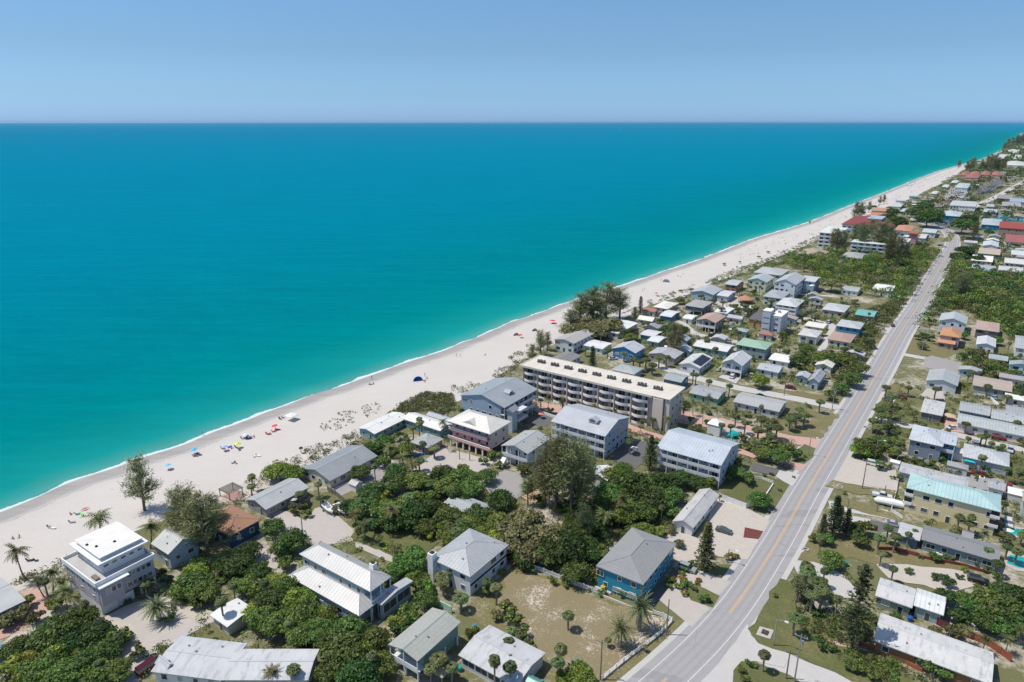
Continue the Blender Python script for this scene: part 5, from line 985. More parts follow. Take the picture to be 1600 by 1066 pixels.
TP = {
'S': '393,745,15,5 392,760,16,4 497,757,15,4.5 500,778,17,3 468,772,19,4 345,940,22,7 458,1046,26,5 686,1030,34,5 705,1042,26,4 672,1045,24,4 773,1032,22,8 797,1042,26,6 876,1015,26,6 872,1035,26,5 795,1002,22,3.5 812,992,18,3 775,918,24,5 762,908,20,4 692,910,26,4 720,935,30,3.5 688,900,20,4 702,895,16,4 888,962,24,4 800,985,20,3 1195,1023,22,4.5 1262,893,28,6 1276,908,30,5.5 1248,912,26,5 1270,930,26,5 1285,922,26,6 1243,965,28,5 1262,885,24,6 1375,841,20,5 1400,838,20,5 1420,835,14,4 1388,825,18,5 1500,808,18,5 1515,818,18,4 1560,700,12,5 1535,715,15,6 1575,733,14,5 1593,735,14,5  1374,640,18,5 1245,650,20,5 1258,648,20,5 1235,655,20,5 1250,640,18,5 1200,665,20,5 1185,672,22,5 1190,655,18,5 1215,668,22,5 1205,680,20,5 1180,690,20,5 1150,650,16,5 1165,660,16,5 1282,628,16,5 1142,666,13,5 1128,664,13,5 1108,596,13,5 1140,603,13,5 1083,585,12,5 1088,586,12,5 1010,562,18,5 1000,565,17,5 1020,570,18,5 990,562,16,5 1030,560,16,5 1042,558,16,5 1105,532,12,5 1118,545,12,5 1133,518,12,5 1154,519,12,5 1128,482,13,5 1130,472,13,5 1097,462,9,5 1205,470,16,5 1198,462,14,5 1222,462,14,5 1180,480,16,5 1165,478,14,5 1170,484,14,5 1240,480,16,5 1255,490,16,5 1270,485,16,5 1275,492,16,5 1345,505,16,5 1355,520,16,5 1360,530,16,5 1340,545,16,5 1335,540,16,5 1320,545,16,5 1408,648,14,4 1430,645,12,4 1463,608,15,5 1544,604,15,5 1395,620,18,5 1385,605,16,5 1420,606,14,4 1510,662,16,4 1535,682,18,4 1590,660,14,4 1575,620,16,4 1590,615,16,4 1400,675,18,5 1388,662,18,5 1365,657,20,5 1378,650,20,5 1372,668,20,5 1392,640,18,5 1405,700,18,4 1375,722,16,3 660,692,13,4 700,640,12,4 690,638,12,4 720,640,12,4 655,662,14,5 645,668,14,5 655,655,12,5 712,830,24,4 722,815,22,4 703,822,20,4 672,755,20,4 678,700,20,4 655,720,20,4 640,775,24,4 592,840,16,2.5 620,798,22,4 1545,860,20,4 1575,855,20,4 1590,862,22,4 1560,880,22,4 1570,835,18,3 1598,838,18,3 1430,830,12,3 950,1000,14,2 1008,1010,10,1.5 820,645,10,4 845,625,10,4 905,505,10,4 470,700,8,2 915,545,12,4 950,545,14,5 975,553,14,4 1490,830,14,3 1465,833,12,3 1125,775,8,2 985,690,16,5 1035,640,14,4 1020,655,14,4',
'K': '147,812,48,8 27,858,38,9 228,822,42,7 262,808,30,6 75,893,36,6 92,905,36,5 98,925,36,5 112,935,34,4 62,905,30,5 420,1052,34,4 613,792,34,7 565,822,36,5 605,700,30,7 630,715,26,6 945,800,38,7 968,780,30,9 555,805,28,5 648,725,26,5 1043,655,18,7 1085,628,16,6 1070,640,16,6 1100,640,14,6 855,622,16,7 880,628,15,7 838,615,15,7 905,630,14,6 1240,655,16,5 1262,632,12,5 1510,985,26,4 1540,995,26,4 1575,1000,26,4 1535,832,22,4 1600,985,30,4 1055,670,14,5 1000,660,16,5 700,685,14,5 1170,445,12,5 1110,620,14,5 930,635,14,5 960,640,14,5 690,660,16,6 1480,355,10,6',
'D': '245,948,50,4 970,982,46,5 1001,948,48,6.5 232,912,30,3 800,980,12,2 1150,640,14,4'}
TB = {'C': '226,798,18 300,850,17,12 325,868,18,13 285,835,15 338,838,13 868,800,25,15 893,812,26,15 850,790,19 905,790,20 912,770,15 845,556,13 855,548,10 832,566,9 906,513,20,17 925,509,22,17 947,499,22,19 890,522,13,13 968,498,18,15 938,512,14,14 992,503,9 1052,556,17 1060,547,13 1345,400,28 1358,396,30 1370,402,29 1334,396,25 1384,404,27 1394,408,24 1306,398,22 1300,392,20 1404,414,22 1386,418,24 1316,396,20 1378,392,27 1412,410,17 1500,470,16 1505,462,16 1495,462,14 1337,346,22 1345,344,20 1357,332,14 1374,320,12 1380,318,12 1520,376,16 1515,268,30 1510,270,26 1520,267,30 1532,266,26 1540,266,34 1546,267,38 1552,268,36 1558,268,32 1497,264,22 1566,266,30 1574,234,44 1580,233,48 1588,230,52 1596,229,56 1602,227,58 1568,238,34 1265,350,4 910,850,12 825,790,10',
'N': '1100,892,14.5 1015,735,13 1300,838,13 1320,838,9 925,582,13 1000,493,12 1310,828,8 1283,842,8 918,602,6', 'Ni': '1330,1012,22'}
SH = {'sh': '38,938,30 340,880,16 200,940,14 236,912,20 250,925,16 265,965,22 200,990,34 215,1015,30 190,1000,24 250,895,24 262,905,20 790,950,34 800,968,34 812,985,34 822,1000,30 832,1015,24 765,920,26 750,880,20 1085,920,12 1100,932,22 1070,912,20 1160,1045,16 1172,1035,16 1165,1060,18 1182,1040,12 1280,1005,24 1330,1040,26 1350,1048,26 1365,1055,22 1400,1060,22 1385,1045,18 1300,1012,18 1240,705,30 1220,700,26 1200,695,26 1258,712,8 1140,745,22 1375,730,14 1388,728,14 1395,745,10 1405,745,14 1450,755,14 1400,775,10 1470,715,18 1455,722,18 1440,728,16 1430,718,16 1540,730,16 1530,745,16 1438,870,8 1478,870,12 1490,872,10 1525,878,14 1600,690,20 455,795,22 480,800,20 475,790,16 600,718,30 640,690,22 625,680,22 760,700,24 770,710,22 780,725,16 755,720,18 820,735,16 835,745,18 850,755,20 825,755,16 1092,870,12 1052,905,16 1066,895,12 1045,915,14 350,835,14 330,820,20 1265,635,8 735,670,10 860,640,14 890,640,14 1020,690,20 1050,700,18 1110,660,22 1090,668,22 1075,672,18 1080,655,16 1130,705,14 1150,700,14 1170,697,20 1130,715,10 1312,880,8 1402,860,8 1545,890,16 1560,900,20 1500,900,14 960,905,24 975,925,20 940,925,16 1010,940,10 805,870,22 820,885,20 945,905,16 865,905,20 885,912,16 830,890,16 1480,1000,14 1170,660,12 860,565,10 850,572,12 835,585,12 790,640,10 842,533,10 1205,740,8 1195,742,8 1218,765,8 1240,745,6 1110,940,8 920,920,10 530,790,12 545,795,12',
'Y': '785,892,14 880,905,12 900,900,14 925,850,14 935,862,12 948,738,16 975,742,16 880,640,8 1070,925,14 1060,915,16 1045,905,16 560,832,10 1090,910,10 1495,985,20 1420,728,10 1500,975,16 1140,868,18 1150,868,12 925,895,16 938,890,14 930,905,12 912,912,10 905,900,10 1505,600,10 1490,640,8 950,690,14 960,698,10 700,1000,18 1320,770,8 740,980,14', 'R': '1068,902,16 1050,905,12 1092,905,10 660,985,14 600,990,18 1340,1005,10 620,1000,12 1110,560,8 1065,455,6 950,910,10'}
def floats(s): return [[float(q) for q in w_.split(',')] for w_ in s.split()]
for k, s_ in CR.items():
    for a in floats(s_): at_crown(k, *a)
for k, s_ in TP.items():
    for a in floats(s_): at_crown(k, *a)
for k, s_ in TB.items():
    for a in floats(s_): at_base(k, *a)
for k, s_ in SH.items():
    for a in floats(s_): at_crown(k, *a)
# scattered planting between the buildings, kept off roofs and roads
RD = [(np.array([G(*p) for p in pts]), hw) for pts, hw in STREETS]+[(RCL[::6], 7.2)]
def blocked(x, y, m=0.0):
    for cx, cy, th, a, b in BLOCK:
        dx, dy = x-cx, y-cy
        if abs(dx) < 60 and abs(dy) < 60:
            u_ = dx*math.cos(th)+dy*math.sin(th); v_ = -dx*math.sin(th)+dy*math.cos(th)
            if abs(u_) < a+m and abs(v_) < b+m: return True
    p = np.array([x, y])
    for ar in AREAS:
        if inside(ar, x, y): return True
    for w_, hw in RD:
        for i in range(len(w_)-1):
            a, b = w_[i], w_[i+1]; d_ = b-a; t_ = np.clip(np.dot(p-a, d_)/(d_@d_+1e-9), 0, 1)
            if np.linalg.norm(a+d_*t_-p) < hw+m: return True
    return False
def inside(pts, u, v):
    c = False; j = len(pts)-1
    for i in range(len(pts)):
        if (pts[i][1] > v) != (pts[j][1] > v) and u < (pts[j][0]-pts[i][0])*(v-pts[i][1])/(pts[j][1]-pts[i][1])+pts[i][0]: c = not c
        j = i
    return c
def scatter(poly, n, kinds, lo, hi, m=1.2, gap=2.0):
    w_ = np.array([G(*p) for p in poly]); x0, y0 = w_.min(0); x1, y1 = w_.max(0); got = []; tries = 0
    while len(got) < n and tries < n*40:
        tries += 1; x, y = random.uniform(x0, x1), random.uniform(y0, y1); u, v = P(x, y)
        if not inside(poly, u, v) or blocked(x, y, m) or any((x-a)**2+(y-b)**2 < gap*gap for a, b in got): continue
        k = random.choice(kinds); got.append((x, y))
        if k == 'S': plant('S', x, y, random.uniform(2.4, 3.4), random.uniform(3.5, 6)/5)
        elif k in ('sh', 'Y', 'R'): plant(k, x, y, random.uniform(1.6, 3.2))
        elif k == 'C': hh = random.uniform(9, 15); plant('C', x, y, 8*hh/14, hh/14)
        else: s = random.uniform(lo, hi); plant(k, x, y, s, min(1.0, random.uniform(.75, 1.1))*s/(4.5 if s < 6.3 else 9.5))
TOWN_ = [(1000,520),(1040,480),(1140,450),(1240,470),(1330,470),(1370,500),(1345,560),(1318,612),(1215,600),(1150,595),(1000,560)]
MIX = ['Bd', 'Bl', 'Bm', 'Bm', 'O', 'S', 'S', 'sh']
for poly, n, kinds, lo, hi in (
    ([(1040,420+60),(1200,445),(1330,470),(1360,500),(1340,560),(1300,610),(1180,600),(1000,560),(960,525)], 46, MIX, 3, 6.5),
    ([(1410,470),(1440,500),(1600,520),(1600,600),(1500,590),(1440,560),(1410,540)], 34, ['Bd','Bm','O','Bm','S'], 4, 8),
    ([(1500,590),(1600,600),(1600,625),(1510,600)], 10, ['S','S','Bd','O'], 4, 6), ([(1500,375),(1600,375),(1600,450),(1510,440)], 26, ['Bd','O','Bd','sh','Bm'], 4, 7),
    ([(1430,325),(1600,315),(1600,380),(1500,375)], 20, ['Bd','O','S','Bd'], 4, 8), ([(1470,285),(1600,262),(1600,300),(1500,325),(1440,330)], 26, ['Bd','O','sh'], 4, 9),
    ([(1340,330),(1440,312),(1460,325),(1430,350),(1400,345),(1350,345)], 20, ['Bd','O','Bd','S'], 5, 9), ([(1520,255),(1600,235),(1600,262),(1530,268)], 12, ['Bd','C','Bd'], 8, 13),
    ([(1060,625),(1220,655),(1255,690),(1200,715),(1060,690)], 20, ['S','sh','Bm','O','sh','S'], 2.5, 5), ([(1330,640),(1400,650),(1400,700),(1345,720)], 8, ['S','Bm','sh','O'], 3, 5),
    ([(1420,690),(1600,700),(1600,790),(1440,760)], 12, ['sh','S','Bm','sh'], 2.5, 4.5), ([(500,760),(680,740),(700,830),(560,850)], 14, ['Bd','Bm','sh','O'], 4, 7),
    ([(900,760),(1040,790),(1000,850),(900,880),(800,880),(780,840)], 12, ['Bd','Bm','Bd','sh'], 4, 7), ([(240,880),(330,880),(450,860),(520,960),(300,950)], 10, ['Bm','Bd','sh','Bl'], 3.5, 6),
    ([(1240,880),(1310,890),(1320,990),(1250,960)], 8, ['sh','S','Bd','sh'], 2, 4), ([(1340,960),(1420,1000),(1480,1060),(1330,1030)], 9, ['sh','Bm','S','O'], 2.5, 4),
    ([(1040,860),(1110,890),(1100,920),(1040,920)], 5, ['sh','R','Y'], 2, 4), ([(1110,420),(1200,395),(1260,380),(1270,410),(1160,425)], 14, ['sh','O','sh'], 3, 5)):
    scatter(poly, n, kinds, lo, hi)
PAL = ['S', 'S', 'S', 'Bm', 'Bl', 'K']
for poly, n, kinds, lo, hi in (([(540,700),(700,690),(960,760),(1100,760),(1060,860),(900,900),(700,860),(560,830)], 30, ['S', 'S', 'Bl', 'Bm'], 3, 6), ([(0,960),(200,880),(450,850),(640,960),(600,1066),(40,1066)], 22, ['S', 'Bl', 'Bm', 'S'], 3, 6),
    (TOWN_, 60, ['S', 'S', 'Bd', 'Bm', 'O', 'S'], 2.5, 5), ([(1340,640),(1640,640),(1640,860),(1440,830),(1400,770),(1350,730)], 26, ['S', 'sh', 'Bm', 'S'], 2.5, 4.5), ([(1250,840),(1340,850),(1560,890),(1560,1066),(1300,1040)], 16, ['S', 'sh', 'Bm', 'Y'], 2, 4)):
    scatter(poly, n, kinds, lo, hi, .8, 2.2)
# woods that read as one mass, and dune scrub
def woodland(name, label, poly, n, r0, r1, h0, h1, mats, per=70, size=.75, kind='stuff', cat=None, m=1.0):
    w_ = np.array([G(*p) for p in poly]); x0, y0 = w_.min(0); x1, y1 = w_.max(0); M = [MB() for _ in mats]; c = 0; tr = 0
    while c < n and tr < n*30:
        tr += 1; x, y = random.uniform(x0, x1), random.uniform(y0, y1)
        if not inside(poly, *P(x, y)) or blocked(x, y, m): continue
        R, hh = random.uniform(r0, r1), random.uniform(h0, h1); v = rng.normal(size=(per, 3)); v /= np.linalg.norm(v, axis=1)[:, None]; v[:, 2] = abs(v[:, 2])*1.0-.12
        p_ = np.array([x, y, max(0.1, hh-R*.8)])+v*R*(1+rng.normal(0, .12, (per, 1)))*[1, 1, .8]
        M[c % len(M)].leaves(p_, v+rng.normal(0, .5, v.shape), size*rng.uniform(.6, 1.3, per), asp=.8); c += 1
    for i, (mb, mt) in enumerate(zip(M, mats)): mb.obj(name, FOL[mt], kind='stuff', label=label)
woodland('woodland', 'dense dark green wood between the beach houses and the road', [(1222,412),(1262,398),(1330,402),(1400,408),(1420,385),(1466,395),(1458,420),(1425,462),(1400,480),(1380,465),(1350,462),(1290,447),(1268,428),(1245,425)], 560, 2.2, 5.2, 3.5, 10, ['Bm','Bl','Bm','Bd','O'], 120, .9)
woodland('woodland', 'dense wood inland of the road', [(1452,450),(1500,405),(1520,430),(1600,440),(1600,560),(1575,530),(1520,498),(1500,480),(1462,490),(1420,545),(1415,520)], 560, 2.0, 5.0, 3.5, 9, ['Bm','Bd','O','Bl','Bm'], 120, .9)
woodland('undergrowth', 'leafy undergrowth behind the tan ranch house', [(1495,560),(1600,560),(1600,600),(1520,592),(1505,585)], 90, 1.5, 3, 2, 4, ['Bd','O'], 70, .7)
woodland('woodland', 'treetops of the far village', [(1430,322),(1470,300),(1520,268),(1600,240),(1640,240),(1640,310),(1560,360),(1500,345)], 900, 3, 6.5, 4, 9, ['Bd','O','Bd'], 45, 1.8, m=2.5)
woodland('woodland', 'hazy trees on the far point', [(1560,246),(1575,234),(1590,222),(1600,212),(1640,212),(1660,250),(1590,262)], 420, 8, 16, 12, 24, ['Bd','O'], 45, 5, m=4)
TOWN = [(1000,520),(1040,480),(1140,450),(1240,470),(1330,470),(1370,500),(1345,560),(1318,612),(1215,600),(1150,595),(1000,560)]
woodland('undergrowth', 'low garden shrubs and hedges between the beach cottages', TOWN, 900, .8, 2.0, .6, 2.6, ['Bm','Bl','Bd','O'], 46, .5, m=.4)
woodland('undergrowth', 'low green growth round the houses inland of the road', [(1400,600),(1600,600),(1600,860),(1440,820),(1400,760),(1345,720),(1370,640)], 330, .6, 1.6, .4, 1.8, ['Bm','O','Bd'], 50, .42, m=.4)
woodland('undergrowth', 'low garden growth by the condominiums and motels', [(830,600),(1000,600),(1255,650),(1230,740),(1000,720),(960,760),(560,760),(540,720),(640,690),(760,690)], 420, .6, 1.7, .5, 2.2, ['Bm','O','Bd'], 50, .42, m=.4)
woodland('undergrowth', 'leafy growth below the trees nearest the villa and silver roofs', [(0,940),(160,990),(260,870),(330,850),(520,830),(700,870),(640,960),(620,1066),(0,1066)], 300, .6, 1.7, .5, 2.0, ['Bm','Bd','Bl'], 70, .36, m=.4)
woodland('undergrowth', 'shaded growth under the big olive tree and coconut palms', [(540,780),(700,760),(1050,740),(1060,860),(960,870),(930,910),(790,890),(700,850)], 250, .7, 1.9, .6, 2.4, ['Bd','Bm','O'], 70, .38, m=.4)
woodland('undergrowth', 'garden growth round the corner pine and rusty walled house', [(1235,880),(1310,880),(1380,990),(1560,1066),(1370,1066),(1250,990)], 170, .5, 1.4, .4, 1.6, ['Bm','O','Bd'], 60, .36, m=.3)
woodland('undergrowth', 'garden growth south of the frame and further inland', [(1615,380),(1900,420),(2300,1400),(-300,1400),(-200,1085),(1000,1085),(1620,1085)], 1100, .8, 2.4, .8, 3.2, ['Bm','O','Bd'], 36, .6, m=.5)
woodland('undergrowth', 'scattered garden growth beyond the road bend', [(1500,372),(1600,372),(1600,450),(1520,440)], 160, 1.5, 3.5, 1, 4, ['Bm','O','Bd'], 50, .9, m=.4)
woodland('undergrowth', 'roadside trees and hedges between cottages and coast road', [(1330,500),(1400,470),(1425,462),(1405,500),(1380,540),(1350,590),(1325,625),(1300,622),(1320,580)], 150, 1.5, 3.6, 2, 5, ['Bm','O','Bd'], 80, .7, m=1.0)
for poly, n, lb in (([(500,700),(520,672),(545,672),(560,690),(520,715)], 0, ''), ([(452,722),(480,700),(525,690),(560,672),(600,668),(560,700),(510,722),(470,740)], 70, 'low sandy scrub beside the long grey motel'), ([(605,652),(625,632),(665,614),(705,617),(715,640),(690,648),(655,644),(632,646)], 420, 'brown green dune scrub patch behind the low white roofs'),
    ([(705,605),(730,600),(760,600),(750,612),(715,615)], 22, 'small dune scrub patch at the blue grey condominium'), ([(765,582),(800,572),(815,560),(800,590),(780,598)], 30, 'dune scrub at the seaward end of the long condominium'), ([(795,560),(830,535),(860,545),(850,560),(812,572)], 60, 'green dune scrub near the charcoal roof'),
    ([(1010,468),(1040,460),(1075,452),(1085,445),(1080,462),(1040,472),(1015,478)], 50, 'dune scrub by the brilliant white roof'), ([(1100,443),(1125,430),(1150,420),(1180,412),(1215,398),(1245,392),(1240,405),(1200,425),(1160,432),(1120,446)], 420, 'long strip of green dune scrub behind the open beach'),
    ([(1215,396),(1245,383),(1262,375),(1285,366),(1285,378),(1245,398)], 150, 'green dune scrub by the tan hip roof'), ([(1400,325),(1440,305),(1480,280),(1515,262),(1540,254),(1545,262),(1500,285),(1470,300),(1440,325),(1415,330)], 260, 'long green dune strip beside the crowded beach'),
    ([(100,875),(140,850),(160,845),(130,880),(60,905),(30,912),(10,915),(20,905)], 40, 'dune scrub beside the white beach villa'), ([(380,752),(420,742),(430,748),(400,762)], 12, 'scrub beside the sandy yard'), ([(350,790),(380,770),(420,765),(410,785),(370,800)], 12, 'scrub beside the timber pergola'),
    ([(548,700),(580,690),(600,700),(575,712)], 26, 'scrub in front of the white roofed cottage')):
    if n: woodland('dune_scrub', lb, poly, n, .8 if poly[0][1] > 350 else 3, 1.7 if poly[0][1] > 350 else 5, .5, 1.4, ['scrub', 'scrub', 'Bm'][:2] if 'green' not in lb else ['Bm', 'scrub'], 26, .5 if poly[0][1] > 350 else 1.4, m=.3)
# ------------------------------------------------------------------ vehicles
RUB = plain('rubber', (.02,.02,.02), .9, .1)
def paint(c): return plain('paint_%d_%d_%d' % tuple(int(x*99) for x in c), c, .25, .03, 1, .3, .6)
def hull(m, prof, hw, taper=0.0):
    """closed side profile (x, z) swept to half width hw, top narrower by taper"""
    zt = max(z for _, z in prof); zb_ = min(z for _, z in prof); n = len(prof)
    f = lambda z: hw*(1-taper*(z-zb_)/(zt-zb_+1e-9))
    return m.add([(x, -f(z), z) for x, z in prof]+[(x, f(z), z) for x, z in prof], [tuple(range(n)), tuple(range(n, 2*n))[::-1]]+[(i, n+i, n+(i+1) % n, (i+1) % n) for i in range(n)])
CARP = {}
def carproto(kind):
    if kind in CARP: return CARP[kind]
    if kind == 'sedan':
        body = [(-2.2,.35),(2.2,.35),(2.3,.6),(2.2,.82),(1.2,.95),(-1.6,.98),(-2.2,.92),(-2.3,.6)]; cab = [(1.15,.93),(.35,1.4),(-1.0,1.42),(-1.75,.95)]; top = [(.3,1.395),(.25,1.46),(-.9,1.48),(-1.0,1.41)]
    elif kind == 'suv':
        body = [(-2.3,.4),(2.3,.4),(2.4,.7),(2.3,1.0),(1.3,1.12),(-2.25,1.15),(-2.4,.7)]; cab = [(1.25,1.1),(.5,1.68),(-2.0,1.7),(-2.3,1.12)]; top = [(.45,1.67),(.4,1.76),(-1.9,1.78),(-2.05,1.69)]
    elif kind == 'pickup':
        body = [(-2.7,.45),(2.7,.45),(2.8,.75),(2.7,1.05),(1.5,1.2),(-2.75,1.1)]; cab = [(1.4,1.18),(.8,1.8),(-.6,1.82),(-.8,1.15)]; top = [(.75,1.79),(.7,1.88),(-.55,1.9),(-.65,1.81)]
    else:
        body = [(-2.6,.4),(2.5,.4),(2.6,.9),(2.0,1.2),(-2.6,1.2)]; cab = [(2.0,1.18),(1.4,1.95),(-2.4,1.97),(-2.58,1.18)]; top = [(1.4,1.94),(1.3,2.05),(-2.4,2.07),(-2.5,1.95)]
    hw = .95 if kind in ('suv', 'van', 'pickup') else .9
    CARP[kind] = (hull(MB(), body, hw, .06).mesh('body'), hull(MB(), cab, hw*.93, .17).mesh('windows', GLASS), hull(MB(), top, hw*.76, .03).mesh('roof'),
        MB().tube([(0,-.11,0),(0,.11,0)], .34, 12).mesh('wheel', RUB), MB().tube([(0,-.125,0),(0,.125,0)], .19, 8).mesh('rim', METAL), MB().box(-.04,.04,-.16,.16,-.07,.07).mesh('headlight', plain('lamp_glass', (.7,.72,.75), .2)), hw, .95 if kind != 'pickup' else 1.1, max(x for x, _ in body))
    return CARP[kind]
def car(kind, u, v, ang, col, label, cat='car', parts=True, group=None, name=None):
    b, wn, rf, wh_, ri, hl, hw, _, xe = carproto(kind); x, y = G(u, v, .4)
    root = empty(name or {'sedan': 'car', 'suv': 'car', 'pickup': 'pickup_truck', 'van': 'van'}[kind], (x, y, .12), math.radians(ang), label, cat, group)
    for nm, me in (('body', b), ('roof', rf)):
        o = put(nm, me, root, (0,0,0))
        if not me.materials: me.materials.append(paint((.5,.5,.5)))
        o.material_slots[0].link = 'OBJECT'; o.material_slots[0].material = paint(col)
    put('windows', wn, root, (0,0,0))
    if parts:
        for sx in (-1.4, 1.4):
            for sy in (-1, 1): w__ = put('wheel', wh_, root, (sx, sy*hw*.95, .34)); put('rim', ri, w__, (0,0,0))
        for sy in (-1, 1): put('headlight', hl, root, (xe-.06, sy*hw*.66, .72))
    return root
blk, whc, red, slv = (.02,.02,.022), (.75,.75,.75), (.22,.01,.015), (.40,.42,.44)
car('sedan', 1131, 830, -32, (.10,.12,.12), 'dark grey car parked on the white sand lot'); car('suv', 1074, 889, -35, slv, 'silver car beside the turquoise house under the pine')
car('van', 233, 1044, 60, (.10,.006,.015), 'dark red van on the shaded sand drive', 'van'); car('suv', 1145, 589, 55, whc, 'white car on the drive of the carport house')
car('sedan', 1189, 620, -35, blk, 'black car driving on the side street by the corner lawn'); car('sedan', 1235, 606, -28, red, 'dark red car on the dry lawn by the side street')
car('sedan', 1489, 669, 10, whc, 'white car on the brick forecourt of the motel row'); car('suv', 1516, 673, -20, (.10,.16,.22), 'dark blue car tucked beside a palm at the motel row')
car('suv', 1560, 685, -28, (.28,.01,.02), 'bright red car on the brick forecourt'); car('sedan', 1407, 621, -20, red, 'dark red car on the shaded lawn by the palms')
car('pickup', 1378, 776, -30, whc, 'white pickup truck beside the picket fence of the yellow building', 'truck'); car('sedan', 1396, 820, -28, (.5,.53,.55), 'silver car on the dark drive under the yellow building')
car('suv', 1365, 726, -35, whc, 'white car at the back of the sandy driveway'); car('sedan', 1395, 509, 60, (.28,.02,.02), 'red car parked beside the road under trees')
car('sedan', 1493, 390, 60, (.10,.10,.11), 'dark car driving up the coast road near the bend'); car('suv', 1295, 504, 50, (.5,.55,.6), 'pale blue car in the lane by the blue house')
car('pickup', 1112, 524, 50, blk, 'black pickup truck by the pinkish roofed stilt house', 'truck'); car('suv', 1528, 908, -30, (.03,.03,.035), 'dark car half under trees behind the white annexe')
car('sedan', 1470, 401, -20, whc, 'white car parked in the opening beside the road'); car('sedan', 1469, 384, -10, blk, 'black car parked above the white one by the road')
car('sedan', 1475, 386, -10, whc, 'white car parked at the hotel entrance'); car('suv', 1355, 503, 50, whc, 'white car beside the blue house near the road')
car('sedan', 958, 561, 10, whc, 'white car with red tail before the sky blue house'); car('sedan', 1358, 506, 52, whc, 'second white car beside the blue house, closer to the road')
LOTS = (((1440,349),(1468,345),(1500,350),7,3), ((1474,300),(1500,296),(1515,305),8,4), ((1528,300),(1550,288),(1562,290),9,4), ((1484,303),(1505,301),(1512,307),7,2), ((1500,357),(1515,357),(1520,360),4,2), ((1538,333),(1556,334),(1560,337),4,2))
cc_ = [whc, (.6,.62,.64), slv, (.05,.07,.10), blk, (.05,.10,.30), whc, (.25,.03,.03), (.3,.31,.33)]; kc = 0
LNM = ['the blue restaurant lot', 'the bath house lot', 'the far inland lot', 'the small lot below the bath house', 'the lot at the bend', 'the canal side lot']
COLN = ['white', 'pale silver', 'silver', 'dark navy', 'black', 'blue', 'white', 'red', 'mid grey']
for li, (a, b, c, nu, nv) in enumerate(LOTS):
    a, b, c = [np.array(G(*p)) for p in (a, b, c)]
    for j in range(nv):
        for i in range(nu):
            if random.random() < .12: continue
            p = a+(b-a)*(i+.5)/nu+(c-b)*(j+.3)/nv; u, v = P(*p); ci = random.randrange(len(cc_))
            r = car(random.choice(['sedan', 'suv']), u, v, 55, cc_[ci], None, parts=False, group='cars in the far parking lots'); r.location = (p[0], p[1], .12)
            AUTO.append((r, COLN[ci]+' car in '+LNM[li]+'|', u, v))
# boats on trailers
def boat(u, v, ang, label):
    x, y = G(u, v); root = empty('boat', (x, y, 0), math.radians(ang), label, 'boat', 'boats on trailers')
    L_, n = 6.6, 9; V = []; 
    for k in range(n):
        t_ = k/(n-1); xx = -L_/2+L_*t_; ww = 1.15*(1-max(0, t_-.55)**2*4.4); zz = .15*t_
        V += [(xx, -ww, 1.65+zz), (xx, -ww*.7, .95+zz*1.6), (xx, 0, .75+t_*t_*.5), (xx, ww*.7, .95+zz*1.6), (xx, ww, 1.65+zz)]
    fs = [(k*5+j, k*5+j+1, (k+1)*5+j+1, (k+1)*5+j) for k in range(n-1) for j in range(4)]+[(4,3,2,1,0)]
    MB().add(V, fs).obj('hull', WHITE, root); MB().add([(p[0]*.98, p[1]*.93, 1.6+.1*(p[0]+L_/2)/L_) for p in V[0::5]]+[(p[0]*.98, p[1]*.93, 1.6+.1*(p[0]+L_/2)/L_) for p in V[4::5]], [tuple(range(n))+tuple(range(2*n-1, n-1, -1))]).obj('deck', plain('boat_deck', (.62,.62,.60)), root)
    MB().box(-.6, .5, -.5, .5, 1.6, 2.2).obj('console', TRIM, root); MB().box(-.1, .2, -.55, .55, 2.2, 2.5).obj('windscreen', GLASS, root)
    MB().box(-1.9, -1.3, -.7, .7, 1.6, 2.0).obj('seat', plain('boat_seat', (.10,.12,.16)), root); MB().box(-3.7, -3.3, -.25, .25, 1.0, 2.2).obj('outboard_motor', DARKW, root)
    tr = MB().box(-3.0, 4.2, -.08, .08, .5, .62).box(-2.4, 1.8, -1.0, -.9, .5, .62).box(-2.4, 1.8, .9, 1.0, .5, .62).obj('trailer', METAL, root)
    for s_ in (-1, 1): MB().tube([(-1, s_*1.05, .35), (-1, s_*1.25, .35)], .35, 10).obj('wheel', RUB, tr)
boat(513, 800, -52, 'white motor boat with dark seats on a trailer, farther from the shrubs'); boat(532, 801, -52, 'white motor boat on a trailer beside the shrubs and palm')
x, y = G(1392, 791); r = empty('covered_boat', (x, y, 0), math.radians(-27), 'long white covered trailer boat on the shell drive', 'boat')
MB().tube([(-4.6,0,1.1), (-3.8,0,1.2), (0,0,1.3), (3.6,0,1.2), (5,0,1.0)], [.3, 1.0, 1.15, .95, .15], 10).obj('cover', WHITE, r)
for sx in (-1.5, 0):
    for sy in (-1, 1): MB().tube([(sx, sy*.8, .35), (sx, sy*1.0, .35)], .35, 10).obj('wheel', RUB, r)
